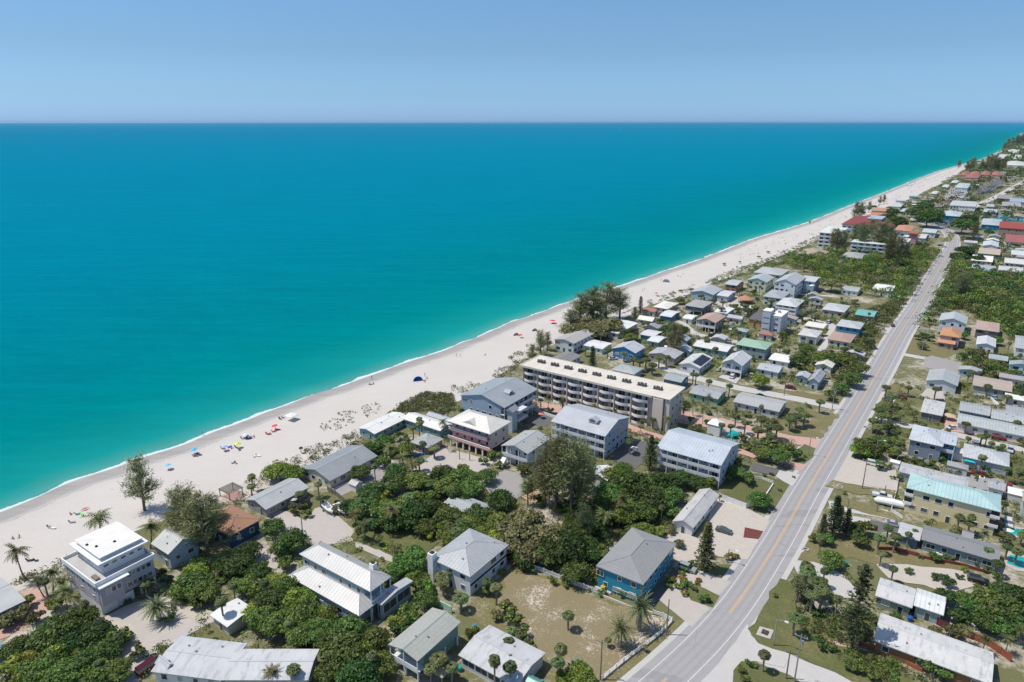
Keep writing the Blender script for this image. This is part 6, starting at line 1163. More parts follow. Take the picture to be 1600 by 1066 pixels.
# ------------------------------------------------------------------ poles, lamps, fences
def pole(u, v, hh, label, arm=0, lamp=0, drop=0, mat=WOOD, rz=-35):
    x, y = G(u, v); r = empty('street_lamp' if lamp else 'utility_pole', (x, y, 0), math.radians(rz), label, 'street lamp' if lamp else 'utility pole')
    MB().tube([(0,0,-.3), (0,0,hh)], [.17, .11], 8).obj('post', mat, r)
    if arm:
        c_ = MB().box(-1.3, 1.3, -.07, .07, hh-.7, hh-.55).obj('crossarm', mat, r)
        for q in (-1.1, 0, 1.1): MB().tube([(q,0,hh-.55), (q,0,hh-.25)], .06, 6).obj('insulator', TRIM, c_)
    if drop: MB().tube([(.35,0,hh-2.4), (.35,0,hh-1.3)], .28, 10).obj('transformer', METAL, r)
    if lamp: MB().tube([(0,0,hh-.2), (1.2,0,hh+.3), (1.9,0,hh+.3)], .05, 5).obj('lamp_arm', METAL, r); MB().box(1.6, 2.4, -.18, .18, hh+.18, hh+.36).obj('lamp_head', TRIM, r)
LAND += [('the bent picket fence', *G(1050, 971), '')]
pole(1041, 992, 9.5, 'plain wooden pole at the corner of the white fence'); pole(938, 1062, 10, 'wooden utility pole on the dry lot by the fence', 1)
pole(1241, 1066, 12, 'grey utility pole with transformers beside the side street', 1, 0, 1, METAL); pole(1228, 1061, 7.5, 'short dark pole beside the transformer pole')
pole(1347, 764, 10.5, 'thick dark utility pole on the sandy driveway', 1); pole(1366, 721, 8, 'grey street lamp beside the bright green shrubs', 0, 1, 0, METAL)
pole(1208, 1009, 7, 'thin lamp post by the square concrete pad', 0, 1, 0, METAL); pole(1263, 712, 7, 'slim lamp on the clipped green verge', 0, 1, 0, METAL)
pole(1300, 640, 9, 'pale utility pole at the corner of the side street', 1, 0, 1, METAL); pole(1439, 556, 9, 'utility pole with transformer beside the paved corner', 1, 0, 1, METAL)
pole(1137, 879, 4, 'low dark lamp beside the sandy car park entry', 0, 1); pole(1225, 618, 8, 'utility pole by the dark red car on the lawn', 1); pole(1135, 486, 9, 'slender pole beside the low white store', 1)
pole(475, 852, 9, 'thin wooden pole at the end of the concrete drive'); pole(1382, 772, 3, 'short white gatepost beside the pickup truck'); pole(1425, 372, 9, 'dark pole by the pink hotel tower', 1)
pole(1453, 500, 8, 'utility pole at the edge of the inland wood', 1); pole(990, 545, 8, 'utility pole in front of the sky blue house', 1); pole(938, 545, 8, 'utility pole beside the low white outbuilding', 1)
pole(1402, 628, 8, 'slim pole beside the paved drive', 1); pole(1370, 800, 3, 'small sign post near the fenced drive'); pole(1324, 795, 3.5, 'mailbox post on the dry grass strip')
for i, (u, v) in enumerate(((718, 718), (734, 720))): pole(u, v, 4, ('dark bollard post', 'second dark bollard post')[i]+' in the paved yard of the pink banded villa')
def fence(pts, hh, label, mat=WHITE, kind='picket', name='fence', step=2.4, world=False):
    w_ = [np.array(p if world else G(*p)) for p in pts]; c = w_[0]; r = empty(name, (c[0], c[1], 0), 0, label, name.replace('_', ' ')); pb = MB(); n = 0
    for a, b in zip(w_[:-1], w_[1:]):
        d = b-a; L_ = np.linalg.norm(d); d /= L_; nn = np.array([-d[1], d[0]])
        def bar(p, q, t_, z0, z1):
            p, q = p-c, q-c
            pb.prism([tuple(p-nn*t_), tuple(q-nn*t_), tuple(q+nn*t_), tuple(p+nn*t_)], z0, z1)
        if kind == 'wall': bar(a, b, .12, 0, hh)
        else:
            for f in ((.25, .55, .85) if kind == 'rail' else (.3, .8)): bar(a, b, .05, hh*f, hh*f+.1)
            if kind in ('picket', 'board'):
                st_ = .28 if kind == 'picket' else .2
                for k in range(int(L_/st_)): p = a+d*k*st_; bar(p, p+d*(.13 if kind == 'picket' else .185), .03, .05, hh)
        if kind != 'wall':
            for k in range(int(L_/step)+1):
                if n > 95: break
                p = a+d*k*step-c; MB().box(p[0]-.08, p[0]+.08, p[1]-.08, p[1]+.08, 0, hh+.12).obj('post', mat, r); n += 1
    pb.obj('panel', mat, r)
fence([(940,1064),(975,1035),(1014,1006),(1034,990),(1050,972),(1036,965),(1020,960)], 1.3, 'white picket fence bending round the date palms', WHITE, 'rail', 'picket_fence')
fence([(811,882),(850,896),(898,915),(940,931)], 1.5, 'white fence along the top of the sandy lot', WHITE, 'picket', 'picket_fence'); fence([(940,932),(985,950),(1020,960)], .6, 'low cream garden wall before the turquoise house', plain('cream_wall', (.6,.52,.42)), 'wall', 'garden_wall')
fence([(1123,779),(1165,795),(1172,793)], 1.8, 'white board fence between lawn and sandy car park', TRIM, 'board', 'board_fence'); fence([(1176,748),(1190,750),(1208,757)], 1.2, 'white rail fence beside the dark asphalt bay', WHITE, 'rail', 'rail_fence')
fence([(1208,758),(1196,776),(1192,790)], .7, 'curved white hedge wall on the lawn', WHITE, 'wall', 'garden_wall'); fence([(1404,745),(1400,770),(1392,800),(1410,812)], 1.2, 'white picket fence at the front of the yellow building', WHITE, 'picket', 'picket_fence')
fence([(449,792),(467,797),(485,785)], 2.0, 'grey board fence round the plunge deck', plain('grey_board', (.22,.19,.18)), 'board', 'board_fence'); fence([(512,768),(525,775),(540,788)], 1.8, 'brown board fence beyond the parked boats', WOOD, 'board', 'board_fence')
fence([(1370,860),(1400,861),(1437,871)], 1.2, 'red brown slatted carport fence', plain('red_fence', (.28,.06,.05)), 'board', 'board_fence'); fence([(1437,872),(1500,884),(1545,897)], .9, 'low dark red wall before the dark grey house', plain('red_wall', (.18,.05,.04)), 'wall', 'garden_wall')
fence([(1378,925),(1430,958),(1480,985),(1520,1000)], 1.8, 'maroon board fence between the two long roofs', plain('maroon', (.16,.035,.035)), 'board', 'board_fence'); fence([(1510,995),(1545,1010),(1580,1035)], 1.8, 'reddish fence behind the yellow palms', plain('red_fence2', (.30,.09,.05)), 'board', 'board_fence')
fence([(1340,1005),(1400,1030),(1440,1050)], .9, 'low red edging wall by the shaded corner garden', plain('red_edge', (.34,.10,.06)), 'wall', 'garden_wall'); fence([(686,948),(706,958)], 1.8, 'pale green garden screen behind the stilt house', plain('mint', (.35,.55,.42)), 'wall', 'garden_screen')
fence([(1520,618),(1545,622),(1560,635)], 1.1, 'white patio wall before the tan roofed ranch house', WHITE, 'wall', 'garden_wall'); fence([(1243,600),(1262,605)], .9, 'white picket rail before the dark porch cottage', WHITE, 'picket', 'picket_fence')
fence([(830,640),(850,648),(870,655)], 1.2, 'white wall beside the blue grey condominium', WHITE, 'wall', 'garden_wall')
fence([(512,769),(560,748),(592,731)], .3, 'long low white wall in front of the grey motel', WHITE, 'wall', 'garden_wall')
# pergola on the beach yard
x, y = G(362, 775); r = empty('pergola', (x, y, 0), GRID, 'dark timber pergola over a brick terrace by the beach', 'pergola'); LAND.append(('the timber pergola', x, y, ''))
for sx in (-2.5, 2.5):
    for sy in (-2.2, 2.2): MB().box(sx-.1, sx+.1, sy-.1, sy+.1, 0, 2.6).obj('post', WOOD, r)
b_ = MB()
for k in np.linspace(-2.6, 2.6, 11): b_.box(k-.06, k+.06, -2.6, 2.6, 2.62, 2.78)
b_.box(-2.8, 2.8, -2.3, -2.15, 2.45, 2.61).box(-2.8, 2.8, 2.15, 2.3, 2.45, 2.61).obj('rafters', WOOD, r); MB().box(-2.8, 3.4, -2.6, 2.6, .02, .14).obj('terrace', GM['paver'], r)
# white cabana, utility boxes, bins, canopies
def hut(name, u, v, w_, d_, hh, roof, wall, label, cat, rt=1.0, open_=False):
    x, y = G(u, v); r = empty(name, (x, y, 0), GRID, label, cat)
    if open_:
        for sx in (-1, 1):
            for sy in (-1, 1): MB().box(sx*w_/2-.08-.1*sx, sx*w_/2+.08-.1*sx, sy*d_/2-.08, sy*d_/2+.08, 0, hh).obj('post', wall, r)
    else: MB().box(-w_/2+.2, w_/2-.2, -d_/2+.2, d_/2-.2, 0, hh).obj('wall', wall, r)
    X, Y = w_/2, d_/2; MB().add([(-X,-Y,hh),(X,-Y,hh),(X,Y,hh),(-X,Y,hh),(0,-.01,hh+rt),(0,.01,hh+rt),(-X,-Y,hh-.12),(X,-Y,hh-.12),(X,Y,hh-.12),(-X,Y,hh-.12)], [(0,1,4),(1,2,5,4),(2,3,5),(3,0,4,5),(0,6,7,1),(1,7,8,2),(2,8,9,3),(3,9,6,0),(9,8,7,6)]).obj('roof', roof, r)
hut('cabana', 1117, 678, 5, 5, 4.5, WHITE, WHITE, 'white pool cabana with pyramid roof behind the blue roofed apartments', 'cabana', 1.6)
hut('canopy', 1513, 729, 3.4, 3, 2.4, plain('aqua_cloth', (.02,.45,.50), .7), METAL, 'bright turquoise canopy by the silvery hip roofed house', 'canopy', .7, True)
hut('canopy', 1435, 712, 2, 2, 2.2, plain('teal_cloth', (.05,.40,.38), .7), METAL, 'small teal canopy against the folded roof house', 'canopy', .6, True)
hut('shed', 1397, 731, 3, 2.4, 2.4, WHITE, WHITE, 'small white shed at the corner of the sandy driveway', 'shed', .4)
hut('shed', 1494, 738, 6, 4, 2.6, roofmat('shingle', (.34,.35,.37)), wallmat((.5,.5,.48)), 'small grey roofed shed beside the turquoise canopy', 'shed', .9)
hut('awning', 1125, 466, 4, 4, 2.6, plain('yellow_cloth', (.62,.45,.03), .7), METAL, 'yellow awning beside the broad pale beach house', 'awning', .5, True)
hut('shed', 1590, 782, 6, 5, 2.8, WHITE, wallmat((.6,.6,.58)), 'white roofed shed at the right edge by a dark tree', 'shed', .5)
hut('garden_canopy', 690, 1058, 4, 4, 2.4, plain('tan_cloth', (.45,.36,.24), .8), WOOD, 'tan pyramid canopy in the yard below the green stilt house', 'canopy', 1.4, True)
hut('canopy', 905, 1040+12, 3.0, 2.4, 2.2, plain('green_cloth', (.02,.25,.20), .7), METAL, 'green canopy beside the stained bungalow', 'canopy', .6, True)
hut('canopy', 990, 1000-300+8, 2, 2, 2, WHITE, METAL, 'small white canopy by the asphalt car park', 'canopy', .3, True)
x, y = G(1195, 990); r = empty('manhole_box', (x, y, .25), GRID, 'dark utility hatch on the square concrete pad', 'utility hatch'); MB().box(-.7, .7, -.7, .7, 0, .25).box(-.5, .5, -.5, .5, .25, .35).obj('lid', plain('hatch', (.07,.05,.05)), r)
for u, v, lb in ((1258, 859, 'drain inlet in the grass by the sandy lane'), (1352, 668, 'drain inlet beside the bright green shrubs'), (1312, 761, 'drain inlet on the dry grass strip by the driveway'), (1205, 799, 'drain inlet at the lawn edge by the road')):
    x, y = G(u, v); r = empty('storm_drain', (x, y, .2), GRID, lb, 'storm drain', 'storm drains along the road'); MB().box(-.9, .9, -.6, .6, 0, .12).obj('collar', CONC, r); MB().box(-.5, .5, -.3, .3, .12, .16).obj('grate', DARKW, r)
for u, v, c, lb in ((1313, 884, (.55,.25,.04), 'orange bin at the end of the sandy lane'), (1321, 884, (.02,.28,.18), 'green bin beside the orange one'), (1354, 996, (.6,.28,.03), 'orange bin beside the long rusty walled house'), (1376, 1000, (.01,.14,.5), 'blue barrel beside the long rusty walled house'),
    (1386, 1010, (.6,.45,.03), 'yellow toy cart beside the long rusty walled house'), (1421, 970, (.02,.12,.5), 'small blue barrel along the maroon fence'), (742, 983, (.02,.30,.40), 'turquoise chair between the two bottom yard houses'), (718, 1048, (.02,.40,.35), 'teal tub behind the fan palms in the bottom yard'), (942, 922, (.65,.5,.02), 'yellow kayak rack by the turquoise house')):
    x, y = G(u, v); r = empty('bin', (x, y, 0), .3, lb, 'bin'); MB().tube([(0,0,0), (0,0,.15), (0,0,1.05)], [.42, .5, .58], 10).obj('body', plain('bin%d' % u, c, .5), r); MB().tube([(0,0,1.05), (0,0,1.16)], [.62, .5], 10).obj('lid', plain('binlid%d' % u, [q*.8 for q in c], .5), r)
# kayaks and small craft on the ground near the turquoise house
for u, v, a, c, lb in ((842, 877, 40, (.5,.52,.45), 'pale kayak lying in the shaded yard by the picket fence'), (846, 882, 50, (.02,.30,.28), 'green kayak lying in the shaded yard by the picket fence'), (852, 879, 45, (.6,.6,.58), 'white dinghy lying in the shaded yard by the picket fence'),
    (660, 721, -20, (.02,.42,.30), 'bright green kayak beside the small grey garage'), (655, 712, 30, (.02,.15,.6), 'blue kayak beside the small grey garage'), (874, 884, 60, (.7,.42,.02), 'orange kayak pile among the shrubs'), (881, 876, 20, (.72,.45,.03), 'second orange kayak nearer the leafy trees'), (919, 848, 10, (.7,.45,.04), 'orange tarp covered dinghy below the coconut palms'),
    (926, 852, 50, (.7,.5,.05), 'yellow orange dinghy below the coconut palms'), (1470, 868, -20, (.7,.7,.7), 'white dinghy before the long dark grey house'), (1525, 836, -30, (.05,.3,.5), 'blue covered dinghy behind the dark grey house')):
    x, y = G(u, v); r = empty('small_boat', (x, y, .25), math.radians(a), lb, 'small boat'); MB().tube([(-2.1,0,.25), (-1.5,0,.12), (0,0,.05), (1.5,0,.12), (2.1,0,.28)], [.05, .38, .5, .38, .05], 8).obj('hull', plain('kayak%d' % u, c, .4), r); MB().box(-.6, .6, -.22, .22, .42, .60).obj('seat', DARKW, r)
# courtyard parasols
def parasol(u, v, c, label, hh=2.4, R=1.5, z0=0.0, cat='parasol', tilt=.12):
    x, y = G(u, v, z0+hh*.8); r = empty('parasol', (x, y, z0), random.uniform(0, 6), label, cat); r.rotation_euler[0] = tilt
    MB().tube([(0,0,0), (0,0,hh)], .035, 5).obj('pole', METAL, r); MB().cone((0,0,hh-.45), R, .5, 8).obj('canopy', plain('cloth_%d_%d_%d' % tuple(int(q*99) for q in c), c, .8, .05), r); return r
for u, v, lb in ((1484, 649, 'sand coloured parasol on the shaded patio behind the white car'), (1536, 669, 'sand coloured parasol in the middle bay of the motel row'), (1582, 678, 'sand coloured parasol in the outer bay of the motel row')): parasol(u, v, (.50,.38,.26), lb, 2.6, 2.2, tilt=0)
parasol(1576, 829, (.7,.68,.6), 'white parasol by the shaded pool', 2.4, 1.4); parasol(845, 577+70, (.6,.2,.15), 'reddish parasol by the blue grey condominium', 2.4, 1.3)
parasol(458, 781, (.5,.48,.46), 'grey parasol inside the fenced plunge deck', 2.4, 1.2); parasol(1269, 446, (.7,.75,.78), 'white parasol on the deck of the blue wing', 2.4, 1.8, 4)
# ------------------------------------------------------------------ the beach: parasols, chairs, tents, people
BZ = -.1
def bz(u, v):
    x, y = G(u, v); s, q = SQ((x, y)); d = q-float(qc(np.array([s]))[0])
    return float(np.interp(d, [0, 6, 8, 13, 17, 40], [-.9, -.55, -.3, -.12, -.06, 0]))
BL = []            # beach landmarks
BP = [(262,727,(.15,.50,.70),'sky blue parasol beyond the tall casuarinas'), (430,665,(.75,.04,.06),'red parasol next to red beach chairs'), (371,693,(.55,.68,.08),'lime yellow parasol on the open beach'), (863,501,(.72,.03,.05),'big red parasol below the dark casuarinas'),
      (349,698,(.35,.5,.75),'pale blue parasol beside the lime one'), (384,679,(.5,.7,.85),'light blue parasol in the group by the wet sand'), (303,702,(.1,.45,.65),'small cyan parasol at the high tide line'), (1025,458,(.6,.05,.05),'dark red parasol near the brilliant white roof'), (813,523,(.7,.08,.05),'small red parasol beside a white tent')]
for u, v, c, lb in BP: r = parasol(u, v, c, lb, 2.2, 1.15 if 'big' not in lb else 1.9, bz(u, v)); x, y = G(u, v); BL.append(('the '+' '.join(lb.split()[:2 if lb.split()[1] == 'parasol' else 3]), x, y))
def tent(u, v, c, label, s=1.0, a=.4):
    x, y = G(u, v); r = empty('beach_tent', (x, y, bz(u, v)), a, label, 'beach tent'); V = []; n = 7; m_ = 6
    for i in range(n):
        th = math.pi*i/(n-1)
        for j in range(m_): ph = (math.pi*.5)*j/(m_-1); V.append((1.5*s*math.cos(th), 1.3*s*math.sin(th)*math.cos(ph)-.3, 1.45*s*math.sin(th)*math.sin(ph)))
    MB().add(V, [(i*m_+j, i*m_+j+1, (i+1)*m_+j+1, (i+1)*m_+j) for i in range(n-1) for j in range(m_-1)]).obj('shell', plain('tent%d' % u, c, .7), r)
    MB().box(-1.3*s, 1.3*s, -.6, .6, 0, .04).obj('ground_mat', plain('tent_mat', (.3,.3,.35)), r); BL.append(('the '+' '.join(label.split()[:3]), x, y))
tent(653, 595, (.01,.16,.62), 'bright blue tent on the empty middle beach', 1.5); tent(806, 524, (.6,.72,.66), 'pale green tent with dark opening', 1.1); tent(835, 517, (.7,.72,.74), 'small white tent near the foliage of a slim casuarina', 1.1)
tent(1041, 441, (.75,.75,.75), 'wide white tent on the upper beach', 1.7, -.5)
x, y = G(456, 656); r = empty('beach_canopy', (x, y, bz(456, 656)), -.5, 'white square canopy casting a dark shadow by the wet sand', 'canopy'); BL.append(('the white square canopy', x, y))
for sx in (-1.6, 1.6):
    for sy in (-1.6, 1.6): MB().tube([(sx,sy,0), (sx,sy,2.1)], .03, 5).obj('pole', METAL, r)
MB().add([(-1.8,-1.8,2.1),(1.8,-1.8,2.1),(1.8,1.8,2.1),(-1.8,1.8,2.1),(0,0,2.9),(-1.8,-1.8,1.9),(1.8,-1.8,1.9),(1.8,1.8,1.9),(-1.8,1.8,1.9)], [(0,1,4),(1,2,4),(2,3,4),(3,0,4),(0,5,6,1),(1,6,7,2),(2,7,8,3),(3,8,5,0)]).obj('canopy_cloth', plain('canopy_white', (.78,.8,.84)), r)
ch_me = MB().box(-.3, .3, -.3, .35, .28, .34).mesh('seat'); cb_me = MB().add([(-.3,.32,.3),(.3,.32,.3),(.3,.75,1.0),(-.3,.75,1.0),(-.3,.38,.3),(.3,.38,.3),(.3,.81,1.0),(-.3,.81,1.0)], [(0,1,2,3),(7,6,5,4),(0,3,7,4),(1,5,6,2),(3,2,6,7),(0,4,5,1)]).mesh('backrest'); cl_me = MB().box(-.33,-.28,-.3,-.25,0,.3).box(.28,.33,-.3,-.25,0,.3).box(-.33,-.28,.3,.35,0,.3).box(.28,.33,.3,.35,0,.3).mesh('legs', METAL)
lo_me = MB().box(-.32, .32, -1.0, .5, .28, .36).mesh('seat')
def chair(u, v, c, cn_, lounge=False):
    x, y = G(u, v); r = empty('beach_lounger' if lounge else 'beach_chair', (x, y, bz(u, v)), random.uniform(1.0, 2.6), None, 'beach chair', 'beach chairs'); mt = plain('cloth_%d_%d_%d' % tuple(int(q*99) for q in c), c, .8, .05)
    for nm, me in (('seat', lo_me if lounge else ch_me), ('backrest', cb_me)):
        if not me.materials: me.materials.append(mt)
        o = put(nm, me, r, (0,0,0)); o.material_slots[0].link = 'OBJECT'; o.material_slots[0].material = mt
    put('legs', cl_me, r, (0,0,0)); AUTO.append((r, cn_+(' beach lounger' if lounge else ' beach chair')+'@', u, v))
# one continuous body grown from joints, standing / walking / sitting
def body(pose):
    if pose == 'stand': J = dict(p=(0,0,.93), c=(0,.02,1.3), n=(0,.02,1.48), h=(0,0,1.6), t=(0,-.01,1.72), sl=(-.19,.02,1.4), el=(-.25,.05,1.12), wl=(-.24,-.05,.86), fl=(-.24,-.07,.77), sr=(.19,.02,1.4), er=(.25,.05,1.12), wr=(.24,-.05,.86), fr=(.24,-.07,.77), kl=(-.11,-.02,.5), al=(-.12,.02,.08), tl=(-.13,-.14,.03), kr=(.11,-.02,.5), ar=(.12,.02,.08), tr=(.13,-.14,.03))
    elif pose == 'walk': J = dict(p=(0,0,.92), c=(0,-.02,1.29), n=(0,-.03,1.47), h=(0,-.06,1.59), t=(0,-.08,1.71), sl=(-.19,0,1.39), el=(-.24,.14,1.13), wl=(-.22,.16,.88), fl=(-.21,.15,.79), sr=(.19,0,1.39), er=(.24,-.12,1.13), wr=(.22,-.26,.92), fr=(.21,-.31,.84), kl=(-.1,-.2,.52), al=(-.1,-.28,.1), tl=(-.1,-.42,.06), kr=(.1,.1,.5), ar=(.1,.36,.14), tr=(.1,.28,.03))
    else: J = dict(p=(0,.1,.22), c=(0,.22,.55), n=(0,.26,.74), h=(0,.24,.86), t=(0,.22,.98), sl=(-.19,.24,.66), el=(-.27,.36,.42), wl=(-.26,.5,.2), fl=(-.27,.56,.1), sr=(.19,.24,.66), er=(.27,.1,.46), wr=(.18,-.1,.42), fr=(.15,-.18,.42), kl=(-.14,-.32,.42), al=(-.14,-.62,.1), tl=(-.14,-.75,.06), kr=(.14,-.36,.34), ar=(.14,-.72,.09), tr=(.14,-.85,.08))
    R = dict(p=.135, c=.14, n=.06, h=.095, t=.085, sl=.062, el=.045, wl=.03, fl=.035, kl=.06, al=.04, tl=.035); ks = list(J); ed = [('p','c'),('c','n'),('n','h'),('h','t'),('c','sl'),('sl','el'),('el','wl'),('wl','fl'),('c','sr'),('sr','er'),('er','wr'),('wr','fr'),('p','kl'),('kl','al'),('al','tl'),('p','kr'),('kr','ar'),('ar','tr')]
    me = bpy.data.meshes.new('skeleton'); me.from_pydata([J[k] for k in ks], [(ks.index(a), ks.index(b)) for a, b in ed], []); o = bpy.data.objects.new('skeleton', me); link(o); o.modifiers.new('s', 'SKIN')
    for k, sv in zip(ks, me.skin_vertices[0].data): r_ = R.get(k, R.get(k[0]+'l', .05)); sv.radius = (r_, r_); sv.use_root = (k == 'p')
    o.modifiers.new('d', 'SUBSURF').levels = 1; bpy.context.view_layer.update(); dg = bpy.context.evaluated_depsgraph_get(); out = bpy.data.meshes.new_from_object(o.evaluated_get(dg)); out.name = 'body'
    bpy.data.objects.remove(o); bpy.data.meshes.remove(me); hx, hy, hz = J['t']; px, py, pz = J['p']
    hair = MB().tube([(hx, hy+.02, hz-.1), (hx, hy+.02, hz-.02), (hx, hy+.01, hz+.09)], [.10, .115, .05], 8).mesh('hair'); cx_, cy_, cz_ = J['c']
    sh_ = MB().tube([(px, py, pz-.16), (px, py, pz), (px+(cx_-px)*.3, py+(cy_-py)*.3, pz+(cz_-pz)*.3)], [.185, .18, .165], 10).mesh('swimwear'); st_ = MB().tube([(px+(cx_-px)*.3, py+(cy_-py)*.3, pz+(cz_-pz)*.3), (cx_, cy_, cz_), (cx_, cy_, cz_+.14)], [.165, .19, .15], 10).mesh('shirt')
    return out, hair, sh_, st_
BODY = {k: body(k) for k in ('stand', 'walk', 'sit')}
SKIN = [plain('skin_%d' % i, c, .6, .05) for i, c in enumerate(((.50,.30,.20), (.38,.21,.13), (.58,.38,.28)))]; HAIRM = [plain('hair_dark', (.03,.02,.015)), plain('hair_brown', (.10,.05,.02)), plain('hair_fair', (.35,.25,.12))]
SW = [((.02,.03,.06),'dark'), ((.6,.04,.04),'red'), ((.03,.15,.5),'blue'), ((.75,.75,.72),'white'), ((.02,.35,.33),'teal'), ((.6,.2,.35),'pink'), ((.3,.3,.32),'grey'), ((.65,.5,.05),'yellow')]
def person(u, v, pose=None):
    pose = pose or random.choice(['stand', 'walk', 'sit']); ms = BODY[pose]; x, y = G(u, v); c, cn_ = random.choice(SW); shirt = random.random() < .45
    r = empty('person', (x, y, bz(u, v)), random.uniform(0, 6.28), None, 'person', 'people on the beach'); mats = [random.choice(SKIN), random.choice(HAIRM), plain('cloth_%d_%d_%d' % tuple(int(q*99) for q in c), c, .8, .05)]
    for nm, me, mt in zip(('body', 'hair', 'swimwear')+(('shirt',) if shirt else ()), ms, mats+[mats[2]]):
        if not me.materials: me.materials.append(mt)
        o = put(nm, me, r, (0,0,0)); o.material_slots[0].link = 'OBJECT'; o.material_slots[0].material = mt
    AUTO.append((r, {'stand': 'standing', 'walk': 'walking', 'sit': 'sitting'}[pose]+' person in '+cn_+(' shirt' if shirt else ' swimwear')+'@', u, v))
for u, v in ((316,677),(199,740),(581,591),(713,557),(719,558),(834,491),(1007,432),(1004,455),(1033,439),(1067,430),(1077,413),(1167,378),(1180,376.5),(1134,394),(1007,453),(664,588)): person(u, v, random.choice(['stand', 'walk']))
for u, v in ((583,600),(577,601),(667,592),(664,597),(758,555),(423,679),(386,682),(393,685),(362,701),(349,702),(308,713),(20,842),(30,840),(111,804),(397,683),(439,655)): person(u, v, 'sit')
for u, v, ci in ((421,678,1),(418,679,1),(427,675,1),(434,672,1),(383,685,0),(388,686,0),(391,683,2),(379,686,6),(370,700,0),(375,704,0),(398,714,3),(403,713,3),(304,713,0),(311,711,0),(348,701,2),(358,699,2),(121,804,4),(112,817,6),(82,826,3),(78,825,6),(46,877,0),(58,877,0),(438,655,0),(443,653,0),(580,601,0),(662,595,5),(839,518,0),(811,525,0),(1045,441,6),(1060,432,0),(1064,433,0),(364,724,6),(369,725,6)): chair(u, v, *SW[ci], lounge=random.random() < .4)
# the busier upper beach
def along(n, a, b, f0=.25, f1=.8):
    out = []
    for k in range(n):
        t_ = random.random(); i = t_*(len(a)-1); i0 = int(i); fr_ = i-i0; f = random.uniform(f0, f1)
        A_ = [a[i0][q]*(1-fr_)+a[i0+1][q]*fr_ for q in (0, 1)]; B_ = [b[i0][q]*(1-fr_)+b[i0+1][q]*fr_ for q in (0, 1)]; out.append((A_[0]*(1-f)+B_[0]*f, A_[1]*(1-f)+B_[1]*f))
    return out
for u, v in along(34, [(1133,396),(1187,376),(1263,354),(1312,333)], [(1160,410),(1215,392),(1275,372),(1325,342)]):
    random.choice([lambda: person(u, v), lambda: chair(u, v, *random.choice(SW), lounge=True), lambda: chair(u, v, *random.choice(SW))])()
for u, v in along(110, [(1312,332),(1350,317),(1407,295),(1465,272),(1500,260)], [(1325,342),(1370,326),(1425,303),(1478,279),(1510,260)]):
    k = random.random()
    if k < .4: c, cn_ = random.choice(SW); r = parasol(u, v, c, None, 2.3, 1.35, bz(u, v)); r['group'] = 'parasols on the far beach'; AUTO.append((r, cn_+' parasol@', u, v))
    elif k < .75: person(u, v)
    else: chair(u, v, *random.choice(SW), lounge=True)
for i, (u, v) in enumerate([(1418+k*4.2+random.uniform(-1,1), 291-k*1.5+random.uniform(-1.2,1.2)) for k in range(13)]): r = parasol(u, v, (.01,.12,.45), None, 2.3, 2.2, bz(u, v)); r['group'] = 'rows of royal blue rental parasols'; AUTO.append((r, 'royal blue parasol@', u, v))
# driftwood-like seaweed rings and low sea grape tufts on the middle beach
for lb, poly, n in (('scattered dune plants on the sand before the white roofed cottages', [(498,665),(520,650),(545,640),(585,628),(600,640),(560,660),(530,672),(505,678)], 90), ('sparse beach plants beside the long grey motel', [(420,722),(445,712),(450,720),(430,728)], 14), ('scattered beach plants near the upper beach', [(1160,385),(1245,362),(1250,372),(1190,392)], 20)):
    woodland('beach_plants', lb, poly, n, .25, .75, .15, .7, ['scrub', 'O'], 12, .35, m=.1)
for i, (c, dx, lb) in enumerate((((.7,.06,.05), 0, 'red and yellow beach kite lying on the sand'), ((.25,.62,.10), -1, 'lime green beach kite lying on the sand'))):
    x, y = G(133-5*i, 797+8*i); r = empty('beach_kite', (x, y, .3), .8-1.6*i, lb, 'kite'); MB().add([(-1.3,0,0),(0,-.4,.3),(1.3,0,.05),(0,.4,.35),(-1.3,0,-.05),(0,-.4,.25),(1.3,0,0),(0,.4,.3)], [(0,1,2,3),(7,6,5,4),(0,4,5,1),(1,5,6,2),(2,6,7,3),(3,7,4,0)]).obj('sail', plain('kite%d' % i, c), r)
x, y = G(968, 203, 0); r = empty('sail_boat', (x, y, WL), .5, 'tiny white sail boat near the horizon', 'boat'); MB().tube([(-6,0,.3), (0,0,.2), (7,0,.8)], [1.2, 1.8, .2], 8).obj('hull', WHITE, r); MB().add([(0,0,1.5),(6,.2,1.5),(0,.1,16),(0,.1,1.5),(-5,.2,1.5),(0,.2,15)], [(0,1,2),(3,5,4)]).obj('sail', WHITE, r)
